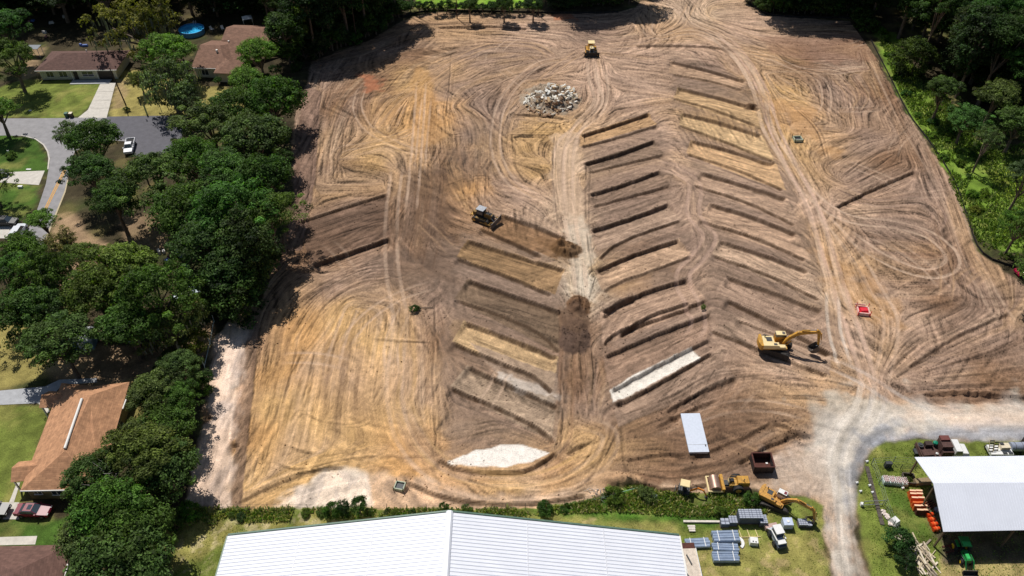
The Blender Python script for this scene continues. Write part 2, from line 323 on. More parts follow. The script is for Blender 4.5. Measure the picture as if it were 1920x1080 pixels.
# ---------------- direction guides for raked soil
GD = [p for p, *_ in UP]+[p for p, *_ in TRK]+[
 [(560,400),(570,300),(590,200),(600,150)], [(640,420),(700,400)], [(620,470),(700,440)], [(600,540),(680,500),(740,490)], [(560,620),(600,560),(680,520),(760,520)], [(540,700),(600,640)], [(700,560),(800,570)],
 [(520,640),(500,760),(470,900)], [(560,640),(530,760),(500,880)], [(600,660),(590,760)], [(650,660),(640,760)], [(700,660),(690,740)], [(480,925),(560,895),(640,872),(720,850)], [(600,760),(590,820)], [(680,740),(690,800)],
 [(620,300),(700,310),(760,330)], [(620,350),(700,350)], [(860,110),(940,90),(1020,100)], [(860,150),(930,120),(990,110)], [(870,190),(920,150),(1000,130)], [(700,90),(760,70),(860,60),(980,65),(1080,80)],
 [(860,230),(870,290)], [(960,250),(1020,250)], [(960,300),(1020,310)], [(950,350),(1020,370)], [(1160,110),(1240,120)], [(1140,150),(1240,170)], [(1180,200),(1250,190)], [(1310,110),(1330,140)], [(1350,90),(1380,130)],
 [(1440,130),(1520,120),(1600,115)], [(1560,180),(1570,230)], [(1600,170),(1610,230)], [(1640,160),(1680,240)], [(1560,290),(1600,260),(1660,250)], [(1600,320),(1640,290),(1690,270)], [(1580,360),(1640,330)],
 [(1600,410),(1700,400),(1760,420)], [(1640,440),(1740,450)], [(1640,470),(1740,475)], [(1650,520),(1750,525)], [(1680,560),(1780,555)], [(1700,620),(1780,600)], [(1660,680),(1720,620),(1800,580)],
 [(1720,690),(1800,660),(1900,620)], [(1740,710),(1920,690)], [(1760,725),(1920,715)], [(1740,650),(1860,600)], [(1760,300),(1800,400)], [(1480,180),(1540,210)], [(1500,240),(1560,240)],
 [(860,660),(1000,720)], [(870,700),(1000,770)], [(850,760),(940,800)], [(850,800),(900,790),(960,810),(1030,830)], [(840,840),(940,820),(1020,840)], [(860,560),(1000,600)], [(870,540),(1020,590)], [(840,780),(830,660)], [(815,560),(815,640)], [(815,660),(812,780)],
 [(1160,600),(1280,550)], [(1150,640),(1300,580)], [(1150,700),(1300,640)], [(1180,740),(1300,690)], [(1200,780),(1280,760)], [(1180,830),(1260,830)], [(1330,830),(1400,800)], [(1350,780),(1420,790)], [(1400,740),(1500,730),(1580,740)],
 [(1360,640),(1460,680)], [(1340,580),(1400,600)], [(1420,850),(1520,840)], [(1440,890),(1540,880)], [(1540,1080),(1560,900)], [(1700,770),(1920,775)], [(1700,815),(1920,810)],
 [(380,940),(400,760),(440,620)], [(900,940),(1100,930)], [(1060,760),(1070,650)], [(1090,760),(1085,680)], [(1060,400),(1062,300)], [(1090,480),(1088,540)], [(1130,860),(1150,800)],
]
SITE = [(345,948),(360,880),(385,760),(400,640),(440,590),(490,560),(520,480),(552,380),(545,300),(552,220),(575,160),(585,115),(640,95),(700,72),(755,38),(800,24),(900,25),(1040,27),(1150,24),(1195,14),(1215,-30),(1380,-30),(1400,8),(1440,30),(1600,40),(1630,80),(1665,150),(1700,215),(1745,275),(1790,350),(1830,470),(1870,500),(1960,560),(1960,745),(1960,825),(1800,832),(1720,822),(1660,828),(1625,850),(1605,900),(1605,1000),(1630,1100),(1560,1100),(1548,1000),(1540,950),(1500,930),(1440,925),(1400,920),(1330,925),(1230,918),(1180,903),(1140,925),(1060,945),(900,953),(620,951),(430,955)]

def dirfield(f):
    cx = np.arange(f.xs[0], f.xs[-1]+1.5, 1.5); cy = np.arange(f.ys[0], f.ys[-1]+1.5, 1.5)
    CX, CY = np.meshgrid(cx, cy); A = np.zeros(CX.shape); B = np.zeros(CX.shape)
    for g in GD:
        P = catmull(gpoly(g), 4.0)
        for i in range(len(P)-1):
            a = P[i]; d = P[i+1]-a; l = math.hypot(*d)
            if l < 1e-3: continue
            t = np.clip(((CX-a[0])*d[0]+(CY-a[1])*d[1])/l**2, 0, 1)
            dd = (CX-a[0]-t*d[0])**2+(CY-a[1]-t*d[1])**2
            w = l/(dd+.8)**1.7; th = 2*math.atan2(d[1], d[0])
            A += w*math.cos(th); B += w*math.sin(th)
    ppx = 960+F*CX/(CY*CP+CAMH*SP); dd_ = CY*CP+CAMH*SP; ppy = 540+F*(CAMH*CP-CY*SP)/dd_
    bgth = np.where(ppx < 840, math.radians(86), np.where(ppx < 1060, math.radians(-30), np.where(ppx < 1300, math.radians(29), np.where(ppx < 1520, math.radians(-31), math.radians(14)))))
    bgth = np.where((ppy < 130), math.radians(4), bgth); bgth = np.where((ppy > 690) & (ppx > 1100), math.radians(22), bgth); bgth = bgth+.25*fbm(CX, CY, 22, 2, 19)
    w0 = 1.2/(26.+.8)**1.2
    A += w0*np.cos(2*bgth); B += w0*np.sin(2*bgth)
    th = np.arctan2(B, A); A = np.cos(th); B = np.sin(th)
    # upsample
    xi = np.clip((f.xs-cx[0])/1.5, 0, len(cx)-1.001); yi = np.clip((f.ys-cy[0])/1.5, 0, len(cy)-1.001)
    x0 = xi.astype(int); y0 = yi.astype(int); fx = (xi-x0)[None, :]; fy = (yi-y0)[:, None]
    up = lambda Q: (Q[y0][:, x0]*(1-fx)+Q[y0][:, x0+1]*fx)*(1-fy)+(Q[y0+1][:, x0]*(1-fx)+Q[y0+1][:, x0+1]*fx)*fy
    th = .5*np.arctan2(up(B), up(A)) + .12*fbm(f.X, f.Y, 7, 2, 21)
    for q, _c in PADS:
        P = gpoly(q); m = area(f, q, .15, .1, 1, 2) > .5; a = math.atan2(P[1][1]-P[0][1], P[1][0]-P[0][0]) if len(q) == 4 else math.radians(84); th = np.where(m, a+.03*fbm(f.X, f.Y, 5, 2, 8), th)
    return np.cos(th).astype(np.float32), np.sin(th).astype(np.float32)
def lic(noise, ux, uy, n, step, dx, dy):
    H, W = noise.shape
    I0, J0 = np.mgrid[0:H, 0:W].astype(np.float32)
    acc = noise.copy(); ww = 1.0
    kx = np.float32(step/dx); ky = np.float32(step/dy)
    for sg in (1, -1):
        I = I0.copy(); J = J0.copy(); lx = ux*sg; ly = uy*sg
        for k in range(n):
            J += lx*kx; I += ly*ky
            ii = np.clip(np.rint(I), 0, H-1).astype(np.int32); jj = np.clip(np.rint(J), 0, W-1).astype(np.int32)
            acc += noise[ii, jj]
            vx = ux[ii, jj]; vy = uy[ii, jj]; s_ = np.where(vx*lx+vy*ly < 0, np.float32(-1), np.float32(1))
            lx = vx*s_; ly = vy*s_
    acc -= acc.mean(); return acc/acc.std()
def blur(a, r):
    for ax in (0, 1):
        for _ in range(2):
            c = np.cumsum(np.concatenate([np.repeat(np.take(a, [0], ax), r+1, ax), a, np.repeat(np.take(a, [-1], ax), r, ax)], ax), ax)
            n = a.shape[ax]
            a = (np.take(c, np.arange(2*r+1, 2*r+1+n), ax)-np.take(c, np.arange(0, n), ax))/(2*r+1)
    return a

GRASS_L = lin(112,124,56); GRASS_D = lin(72,102,38); GRASS_Y = lin(158,146,86); FLOOR = lin(74,66,48); LEAFY = lin(54,72,30); DIRTP = lin(160,134,106)
def common(f, site_dirs=None):
    X, Y = f.X, f.Y
    # woods floor and shrubby soil
    n1 = fbm(X, Y, 9, 4, 5); n2 = fbm(X, Y, 2.2, 3, 9)
    base = np.array(FLOOR)*(1+.35*n1[..., None]+.25*n2[..., None])
    f.c[:] = np.clip(base, .01, 1)
    paint(f, ss(.05, .5, n1), LEAFY, .6)
    # lawns and yards (left)
    for poly, col, k in [
        ([(-40,180),(45,150),(70,150),(190,150),(195,160),(150,222),(-40,222)], GRASS_L, .95),
        ([(218,130),(235,128),(380,160),(470,170),(470,215),(205,222)], GRASS_Y, .9),
        ([(-40,255),(60,255),(95,290),(85,325),(-40,330)], GRASS_D, .95), ([(-40,345),(75,345),(50,400),(20,430),(-40,430)], GRASS_D, .95),
        ([(-40,600),(100,610),(120,700),(-40,740)], GRASS_Y, .9), ([(-40,760),(80,758),(95,790),(60,900),(30,950),(-40,950)], GRASS_L, .95),
        ([(-40,975),(60,975),(130,970),(140,1030),(-40,1030)], GRASS_D, .9), ([(100,400),(140,390),(170,440),(210,470),(230,540),(110,560),(100,470)], DIRTP, .95),
        ([(225,400),(330,400),(340,470),(230,480)], DIRTP, .7), ([(90,650),(130,640),(330,660),(310,700),(250,720),(90,720)], DIRTP, .8), ([(330,640),(400,600),(400,660),(340,700)], DIRTP, .8),
        ([(215,150),(240,150),(235,200),(212,205)], DIRTP, .6), ([(60,90),(80,90),(75,140),(40,150)], DIRTP, .7), ([(235,720),(290,700),(270,860),(230,860)], GRASS_Y, .6),
        ([(780,-60),(1010,-60),(1010,14),(780,14)], lin(120,160,50), 1), ([(1640,60),(1680,60),(1700,110),(1760,200),(1830,260),(1900,300),(1960,300),(1960,480),(1880,470),(1830,440),(1790,350),(1745,270),(1700,200),(1660,130)], lin(112,140,52), .97),
        ([(1855,320),(1925,310),(1925,370),(1870,370)], lin(130,150,50), 1)]:
        m = area(f, poly, .5, .9, 4, 11)
        paint(f, m, col, k)
    gm = area(f, [(300,955),(1140,940),(1180,905),(1330,925),(1540,930),(1560,1120),(250,1120)], .4, .5, 3, 13)
    paint(f, gm, GRASS_L, 1)
    tallm = area(f, [(1000,950),(1120,940),(1180,908),(1330,925),(1440,930),(1440,965),(1200,1000),(1000,975)], 1, 1.2, 3, 14)
    paint(f, tallm, lin(74,112,38), .9)
    paint(f, area(f, [(1330,1000),(1560,960),(1560,1100),(1290,1100)], 2, 3, 5, 15), GRASS_Y, .65)
    paint(f, area(f, [(350,960),(560,968),(840,958),(600,990),(420,1010),(350,1060),(320,1080),(310,1000)], 1, 2, 3, 16), GRASS_Y, .7)
    paint(f, area(f, [(960,965),(1270,985),(1275,1000),(860,965)], 1, 1, 3, 17), GRASS_Y, .7)
    gm2 = area(f, [(1610,905),(1630,845),(1665,825),(1960,828),(1960,1120),(1635,1120),(1610,1000)], .4, .5, 3, 18)
    paint(f, gm2, GRASS_L, 1)
    paint(f, area(f, [(1660,910),(1700,930),(1740,1000),(1700,1080),(1660,1000)], 1.5, 1.5, 3, 19), GRASS_D, .7)
    paint(f, area(f, [(1770,1050),(1960,1050),(1960,1120),(1750,1120)], 1, 1.5, 3, 20), lin(180,160,110), .8)
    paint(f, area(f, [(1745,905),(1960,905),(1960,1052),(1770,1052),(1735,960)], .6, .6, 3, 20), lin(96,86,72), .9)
    gn = fbm(X, Y, 1.3, 3, 31); gn2 = fbm(X, Y, 5, 2, 33)
    isg = (f.c[..., 1] > f.c[..., 0]*.95).astype(np.float32)
    paint(f, ss(.05, .55, fbm(X, Y, 3.5, 4, 37))*isg, lin(146,138,80), .5)
    paint(f, ss(.0, .4, fbm(X, Y, .9, 3, 39))*area(f, [(340,1000),(500,960),(860,955),(840,975),(420,1010),(380,1090),(320,1090)], 1, 1, 3, 38), lin(196,180,140), .65)
    paint(f, ss(.05, .5, fbm(X, Y, 1.2, 3, 40))*area(f, [(1330,1010),(1560,980),(1560,1100),(1290,1100)], 2, 2, 4, 38)+ss(.05, .5, fbm(X, Y, 1.2, 3, 40))*area(f, [(1000,965),(1270,985),(1275,1000),(960,965)], 1, 1, 3, 38), lin(180,156,116), .55)
    f.c *= np.clip(1+.48*gn[..., None]+.26*gn2[..., None]+.2*fbm(X, Y, .6, 2, 44)[..., None], .25, 2)
    paint(f, ss(.25, .6, gn2), GRASS_Y, .25)
    f.h += .05*gn
    # the cleared site
    sm = area(f, SITE, .35, .45, 2.5, 25)
    f.site = sm
    return sm
rngT = np.random.RandomState(11)
fine = Fld(np.linspace(-62, 94, 946), np.linspace(46, 234, 800))
f = fine; DX = f.xs[1]-f.xs[0]; DY = f.ys[1]-f.ys[0]
sm = common(f)
ux, uy = dirfield(f)
wn_ = rngT.rand(*f.sh).astype(np.float32)
rv = np.random.RandomState(77); nv = 260
vx_ = rv.uniform(f.xs[0], f.xs[-1], nv); vy_ = rv.uniform(f.ys[0], f.ys[-1], nv); va = rv.choice([0,0,0,0,.35,-.35,.6,-.6,.95,-.95], nv)
wX = f.X+2.2*fbm(f.X, f.Y, 5, 2, 71); wY = f.Y+2.2*fbm(f.X, f.Y, 5, 2, 73)
bd = np.full(f.sh, 1e9, np.float32); off = np.zeros(f.sh, np.float32)
for k in range(nv):
    q = (wX-vx_[k])**2+(wY-vy_[k])**2; m = q < bd; bd = np.where(m, q, bd); off = np.where(m, np.float32(va[k]), off)
co = np.cos(off); so = np.sin(off); ux2 = ux*co-uy*so; uy2 = ux*so+uy*co
L1 = lic(wn_, ux, uy, 16, .22, DX, DY)
L1b = lic(blur(rngT.rand(*f.sh).astype(np.float32), 1)*4, ux2, uy2, 11, .28, DX, DY)
L1 = L1*.62+L1b*.78
L1 = L1+.9*(L1-blur(L1, 2)); L1 = (L1/L1.std()).astype(np.float32)
L4 = lic(rngT.rand(*f.sh).astype(np.float32), ux2, uy2, 15, .2, DX, DY)
L4 = L4+1.2*(L4-blur(L4, 2)); L4 /= L4.std()
L2 = lic(blur(rngT.rand(*f.sh).astype(np.float32), 2)*9, ux, uy, 22, .45, DX, DY)
L3 = lic(blur(rngT.rand(*f.sh).astype(np.float32), 6)*30, ux, uy, 16, .9, DX, DY)
print('lic', time.time()-T0)
# base soil colour from control points
cx = np.arange(f.xs[0], f.xs[-1]+2, 2.); cy = np.arange(f.ys[0], f.ys[-1]+2, 2.)
CX, CY = np.meshgrid(cx, cy); WS = np.zeros(CX.shape); CS = np.zeros(CX.shape+(3,))
for (px, py, c) in CTRL:
    p = G(px, py); w = 1/((CX-p.x)**2+(CY-p.y)**2+4)**1.6
    WS += w; CS += w[..., None]*np.array(c)
CS /= WS[..., None]
def upsample(Q, xs, ys, st, x0_, y0_):
    xi = np.clip((xs-x0_)/st, 0, Q.shape[1]-1.001); yi = np.clip((ys-y0_)/st, 0, Q.shape[0]-1.001)
    return xi, yi
wx = 2.5*fbm(f.X, f.Y, 6, 3, 41); wy = 2.5*fbm(f.X, f.Y, 6, 3, 47)
xi = np.clip((f.X+wx-cx[0])/2., 0, len(cx)-1.001); yi = np.clip((f.Y+wy-cy[0])/2., 0, len(cy)-1.001)
x0 = xi.astype(int); y0 = yi.astype(int); fx = (xi-x0)[..., None]; fy = (yi-y0)[..., None]
soil = (CS[y0, x0]*(1-fx)+CS[y0, x0+1]*fx)*(1-fy)+(CS[y0+1, x0]*(1-fx)+CS[y0+1, x0+1]*fx)*fy
SOIL = Fld(f.xs, f.ys); SOIL.c = soil.astype(np.float32); s_ = SOIL
# mottling by streaks: some greyer, some more orange
bl = fbm(f.X+2*L2, f.Y, 5, 4, 140)
m = ss(.05, .6, bl)[..., None]; s_.c = s_.c*(1-.35*m)+np.array(lin(150,126,112), np.float32)*.35*m
m = ss(.3, 1.8, L3)[..., None]; s_.c = s_.c*(1-.22*m)+np.array(YEL, np.float32)*.22*m
m = ss(.1, 1.8, -L3)[..., None]; s_.c = s_.c*(1-.38*m)+np.array(lin(142,122,112), np.float32)*.50*m
m = ss(.4, 2.4, L2)[..., None]; s_.c = s_.c*(1-.28*m)+np.array(LGT, np.float32)*.28*m
m = ss(.4, 2.4, -L2)[..., None]; s_.c = s_.c*(1-.40*m)+np.array(DRK, np.float32)*.40*m
hh = np.zeros(f.sh, np.float32)
calm = area(f, [(470,600),(600,560),(800,600),(820,860),(1140,900),(1120,940),(430,955),(450,800)], 5, 4, 6, 170)
amp = np.clip(.5+.8*fbm(f.X, f.Y, 14, 3, 51), .15, 1.3)*(1-.55*calm)
hh += (.030*L1+.038*L2)*amp
crack = ss(1.0, 2.3, -L1-.3*L2)*ss(.1, .6, amp)
hh -= .09*crack; s_.c *= (1-.52*crack[..., None])
s_.c *= np.clip(.93+(.24-.09*calm)*L1, .3, 1.7)[..., None]
patch = np.clip(.62+1.1*fbm(f.X, f.Y, 6, 3, 151), .08, 1.15)*(1-.6*calm)
ln = ss(1.25, 2.1, L4)*patch; s_.c *= (1-.66*ln[..., None]); hh -= .07*ln
ln = ss(1.3, 2.4, -L4)*patch; s_.c *= (1+.28*ln[..., None])
# tracked-machine lugs: fine ripple across travel direction in patches
lug = np.sin((f.X*ux+f.Y*uy)*2*math.pi/.9)*ss(.1, .5, fbm(f.X, f.Y, 8, 2, 61))
hh += .012*lug
def sarea(px, col, k=1, soft=.4, rag=.8, sc=2.2, seed=3):
    paint(s_, area(s_, px, soft, rag, sc, seed), col, k)
sarea([(395,640),(425,600),(470,612),(462,690),(440,760),(430,830),(445,850),(430,950),(345,950),(365,870),(388,750)], lin(226,204,186), .85, .8, 1.4, 3, 70)
sarea([(430,640),(455,620),(450,700),(420,800),(405,760)], lin(196,196,200), .5, 1, 1.5, 3, 71)
sarea([(520,950),(560,915),(610,885),(640,890),(680,890),(700,950)], WHT, .75, .8, 1.2, 3, 72)
sarea([(690,900),(730,893),(800,900),(900,930),(1130,925),(1100,950),(700,955)], LGT, .75, .8, 1.2, 3, 73)
sarea([(840,866),(885,848),(937,836),(978,834),(1030,850),(996,866),(952,875),(894,874),(850,869)], lin(232,224,214), 1, .15, .25, 2, 74)
sarea([(1143,733),(1180,708),(1297,650),(1313,669),(1250,702),(1149,755)], lin(228,220,208), .97, .2, .35, 1.5, 75)
sarea([(935,697),(960,700),(1048,738),(1050,752),(1000,742),(940,712)], WHT, .6, .5, 1, 2, 76)
sarea([(1535,760),(1600,745),(1700,748),(1960,760),(1960,826),(1720,822),(1660,828),(1625,852),(1606,900),(1608,1000),(1635,1100),(1560,1100),(1550,1000),(1545,930),(1520,860)], lin(200,194,186), .78, 2.0, 4.5, 4, 77)
sarea([(1690,755),(1960,765),(1960,800),(1700,785)], LGT, .6, 1.2, 1.5, 4, 78)
sarea([(1700,800),(1960,800),(1960,828),(1720,824)], GRD, .75, 1.2, 1.5, 4, 79)
sarea([(1590,860),(1625,815),(1690,790),(1650,830),(1612,870),(1605,930),(1590,900)], GRD, .55, .6, 1.4, 3, 80)
sarea([(1490,850),(1550,820),(1560,940),(1500,930),(1380,905),(1440,890)], LGT, .7, 1, 1.5, 3, 81)
sarea([(1180,903),(1240,905),(1420,900),(1440,925),(1250,922)], LGT, .7, .6, .8, 3, 82)
sarea([(1060,400),(1100,400),(1112,520),(1105,560),(1085,540)], WHT, .55, 1, 1.5, 3, 83)
sarea([(1035,250),(1080,250),(1095,420),(1060,420),(1030,340)], LGT, .6, .7, 1, 3, 84)
sarea([(675,140),(715,150),(712,170),(690,172)], RED, .75, .8, 1.2, 2, 85)
sarea([(775,130),(815,130),(830,250),(780,300)], ORA, .45, 1, 1.5, 3, 86)
sarea([(1420,70),(1600,70),(1650,110),(1560,120),(1450,100)], lin(150,112,92), .5, 1.5, 2, 3, 87)
sarea([(800,120),(845,120),(840,190),(818,190)], GRY, .4, .5, .5, 3, 88)
sarea([(1030,25),(1060,22),(1080,35),(1040,38)], RED, .7, .5, 1, 2, 89)
sarea([(515,290),(535,280),(535,330),(520,340)], RED, .6, .5, 1, 2, 90)
sarea([(850,600),(880,608),(1040,670),(1035,690),(850,640)], YEL, .4, .5, .8, 2, 91)
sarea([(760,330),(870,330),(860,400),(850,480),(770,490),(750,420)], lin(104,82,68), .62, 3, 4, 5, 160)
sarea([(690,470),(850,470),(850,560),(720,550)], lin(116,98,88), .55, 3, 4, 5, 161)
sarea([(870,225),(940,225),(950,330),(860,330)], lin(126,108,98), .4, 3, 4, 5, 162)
sarea([(1120,770),(1420,720),(1520,760),(1400,890),(1180,890)], lin(124,100,84), .35, 3, 4, 5, 163)
sarea([(1160,500),(1230,505),(1180,545),(1120,560)], ORA, .35, 2, 3, 3, 164)
sarea([(1540,480),(1600,500),(1660,560),(1680,600),(1630,590),(1570,540)], ORA, .45, 2, 3, 3, 165)
sarea([(1450,180),(1500,190),(1540,240),(1560,290),(1480,250)], ORA, .45, 2, 3, 3, 166)
sarea([(1255,105),(1410,150),(1480,330),(1530,480),(1590,690),(1340,640),(1300,400)], lin(136,116,104), .5, 1.5, 2, 3, 167)
sarea([(1085,262),(1215,208),(1260,300),(1335,590),(1335,690),(1145,770),(1120,500)], lin(134,113,102), .5, 1.5, 2, 3, 168)
sarea([(870,440),(1050,480),(1055,780),(1030,860),(830,860),(835,560)], lin(134,115,104), .5, 1.5, 2, 3, 169)
# the flat pads themselves
ctx_ = ss(.2, .9, L2)
for q, c in PADS:
    m = area(s_, q, .12, .12, 1.2, 2)
    cc = 1.13*np.array(c, np.float32)*(1-.55*(ss(1.1,2.0,L4)*patch)[..., None])*(1+.20*L1[..., None]+.12*L2[..., None])*(1+.18*fbm(f.X, f.Y, 3, 3, 141)[..., None])
    m = (.86*m)[..., None]; s_.c = s_.c*(1-m)+cc*m; hh *= (1-.5*m[..., 0])
# overall: slightly greyer, as dried topsoil
lum = s_.c.mean(-1, keepdims=True); s_.c = (s_.c*.90+lum*.10)*np.array([.955,.935,.89], np.float32)*(1+.10*calm[..., None])
yl = (.12*calm)[..., None]; s_.c = s_.c*(1-yl)+s_.c*np.array([1.10,.98,.74], np.float32)*yl
rg = (1-calm)[..., None]; s_.c = s_.c*(1-rg)+(s_.c*.90+s_.c.mean(-1, keepdims=True)*.04)*np.array([1.02,.985,.92], np.float32)*rg
s_.c *= np.clip(1+.22*fbm(f.X, f.Y, .7, 3, 201)+.16*fbm(f.X, f.Y, 2.4, 3, 203), .5, 1.5)[..., None]
sarea([(1143,732),(1180,708),(1297,650),(1313,669),(1250,702),(1149,755)], lin(228,220,208), .97, .12, .15, 1.0, 75)
sarea([(840,866),(885,848),(937,836),(978,834),(1030,850),(996,866),(952,875),(894,874),(850,869)], lin(238,230,220), 1, .12, .2, 2, 74)
sarea([(520,950),(560,917),(612,888),(645,893),(682,893),(700,950)], lin(224,208,192), .7, .8, 1.2, 3, 72)
sarea([(395,640),(425,600),(468,602),(440,790),(430,950),(345,950),(365,870),(388,750)], lin(224,200,182), .6, .8, 1.4, 3, 70)
sarea([(935,697),(960,702),(1030,730),(1046,745),(1000,738),(940,708)], lin(206,194,182), .6, .4, .8, 1.5, 76)
for poly in ([(395,640),(425,600),(468,602),(440,790),(430,950),(345,950),(365,870),(388,750)], [(520,950),(560,915),(610,885),(680,890),(700,950)], [(690,900),(800,900),(900,930),(1130,925),(1100,950),(700,955)]):
    m = area(s_, poly, .5, .8, 2, 171)[..., None]; q = fbm(f.X*1.8, f.Y*.7, 3.2, 4, 172)[..., None]
    s_.c = s_.c*(1-m)+s_.c*np.clip(1+.10*L1[..., None]+.10*L2[..., None]+.45*q, .4, 1.35)*np.where(q > 0, np.array([1.02,.98,.95]), np.array([.97,.95,.96]))*m
# dug strips: banks that drop towards the camera, with a dark brown band painted along each
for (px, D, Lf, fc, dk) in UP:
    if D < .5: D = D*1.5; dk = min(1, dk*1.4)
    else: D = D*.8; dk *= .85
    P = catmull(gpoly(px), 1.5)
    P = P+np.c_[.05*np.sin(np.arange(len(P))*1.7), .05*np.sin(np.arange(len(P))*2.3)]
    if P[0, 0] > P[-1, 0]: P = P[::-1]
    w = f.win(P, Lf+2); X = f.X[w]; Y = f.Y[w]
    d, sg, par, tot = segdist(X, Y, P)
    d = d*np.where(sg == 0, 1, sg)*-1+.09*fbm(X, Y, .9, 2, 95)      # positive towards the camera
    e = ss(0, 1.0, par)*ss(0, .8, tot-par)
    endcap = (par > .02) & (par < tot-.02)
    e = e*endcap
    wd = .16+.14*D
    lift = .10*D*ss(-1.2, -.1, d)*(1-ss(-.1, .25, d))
    hh[w] += (-D*ss(0, wd, d)*(1-ss(wd+.8, Lf+1.2, d))+lift)*e*.95
    if False:
        mm = ss(wd, wd+.3, d)*(1-ss(Lf-.7, Lf+.3, d+.4*fbm(X, Y, 2, 2, 96)))*e
        s_.c[w] = s_.c[w]*(1-.62*mm[..., None])+(np.array(fc, np.float32)*(1+.10*L2[w][..., None]+.06*L1[w][..., None]))*.62*mm[..., None]
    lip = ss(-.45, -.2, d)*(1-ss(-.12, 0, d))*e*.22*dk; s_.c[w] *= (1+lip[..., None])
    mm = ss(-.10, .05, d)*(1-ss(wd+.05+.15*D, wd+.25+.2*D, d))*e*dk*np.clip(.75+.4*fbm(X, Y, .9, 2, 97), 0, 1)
    s_.c[w] = s_.c[w]*(1-mm[..., None])+np.array(DBRN, np.float32)*mm[..., None]
# ruts
rt = random.Random(17); extra = []
while len(extra) < 42:
    x = rt.uniform(470, 1850); y = rt.uniform(60, 900)
    if not inside(np.array([float(x)]), np.array([float(y)]), np.array([(600,120),(1600,60),(1850,560),(1650,700),(1500,720),(1480,850),(1150,880),(1050,920),(470,930),(560,400)], float))[0]: continue
    if 830 < x < 1560 and 210 < y < 760: continue
    if x < 770 and 330 < y < 520: continue
    q = G(x, y); a = rt.choice([math.pi/2, math.pi/2, .3, -.5, 0])+rt.uniform(-.5, .5) if x < 850 else rt.uniform(-1.2, 1.4); cv = rt.uniform(-.06, .06); pts_ = []; L_ = rt.randint(5, 14)
    cx_, cy_ = q.x, q.y
    for k_ in range(L_):
        pts_.append((cx_, cy_)); cx_ += 2.2*math.cos(a); cy_ += 2.2*math.sin(a); a += cv*2.2
    extra.append((np.array(pts_), 2.1, rt.choice([.35,.45,.5]), rt.choice([LGT,LGT,DRK,TAN]), rt.uniform(.3,.55)))
for (px, gz, wd, c, k) in TRK+extra:
    k = min(.8, k*(1.0 if isinstance(px, list) else .8))
    P = catmull(px if isinstance(px, np.ndarray) else gpoly(px), 1.2)
    w = f.win(P, gz+2); X = f.X[w]; Y = f.Y[w]
    d, sg, par, tot = segdist(X, Y, P)
    d = np.abs(d-gz/2+.10*fbm(X, Y, 3, 2, 98))
    e = ss(0, 5, par)*ss(0, 5, tot-par)*np.clip(.7+.7*fbm(X, Y, 5, 2, 99), .1, 1)
    mm = (1-ss(wd*.35, wd*.75, d))*e
    s_.c[w] = s_.c[w]*(1-k*mm[..., None])+np.array(c, np.float32)*k*mm[..., None]
    hh[w] += (-.05*mm+.05*(1-ss(.08, .22, np.abs(d-wd*.8)))*e)
# thin scraped edges and track lines
LINES = [[(814,560),(813,640),(812,700),(814,780),(819,852)], [(846,100),(842,160),(838,245),(872,250)], [(1052,668),(1055,700),(1051,760),(1042,846)], [(1161,790),(1165,850),(1178,900)], [(860,892),(950,918),(1050,922),(1120,900)],
 [(602,172),(592,250),(584,330),(566,440)], [(486,596),(478,700),(452,950)], [(1060,932),(1110,892),(1140,830)], [(1040,905),(1100,862),(1125,800)], [(530,610),(560,565),(620,525),(700,503),(790,505)], [(545,650),(590,590),(660,540),(740,520)],
 [(870,112),(920,90),(980,98),(1012,122)], [(880,152),(930,122),(1000,110)], [(896,192),(950,152),(1010,135)], [(640,140),(600,180),(590,240)], [(650,180),(625,240),(612,300)], [(700,170),(650,230),(640,290),(620,340)],
 [(1560,352),(1640,378),(1720,376),(1765,410),(1770,450)], [(1570,400),(1680,395),(1750,430)], [(1700,690),(1800,640),(1890,600)], [(1720,700),(1830,668),(1910,640)], [(1740,712),(1850,700),(1920,690)], [(1730,725),(1840,720),(1920,716)],
 [(1180,800),(1260,770),(1340,720),(1420,705),(1520,712)], [(1175,885),(1270,896),(1370,876),(1455,826)], [(1180,875),(1270,882),(1350,862),(1440,815)], [(1160,780),(1250,748),(1330,705),(1400,690)], [(1240,660),(1300,625),(1330,610)],
 [(500,860),(560,880),(640,862),(720,852)], [(520,830),(590,850),(680,838)], [(540,800),(560,770),(600,790),(660,795),(700,780)], [(470,925),(540,895),(640,868)], [(560,640),(545,700),(530,760)], [(590,650),(575,720),(560,770)], [(690,636),(812,641)],
 [(960,250),(965,310),(990,350)], [(1040,250),(1035,330),(1045,420)], [(1100,300),(1098,420),(1112,520)], [(830,350),(900,330),(960,345)], [(600,450),(680,425),(728,410)], [(610,470),(700,440)], [(880,630),(960,660),(1040,690)], [(880,800),(940,790),(1000,810),(1035,835)], [(870,820),(940,806),(1010,826)],
 [(1490,200),(1530,240),(1550,300)], [(1560,170),(1575,230)], [(1585,165),(1600,235)], [(1605,190),(1640,200)], [(1580,330),(1640,290),(1690,275)], [(1600,345),(1650,320),(1700,300)], [(1440,120),(1520,112),(1600,112)], [(1460,140),(1530,128),(1610,140)]]
rl = np.random.RandomState(3)
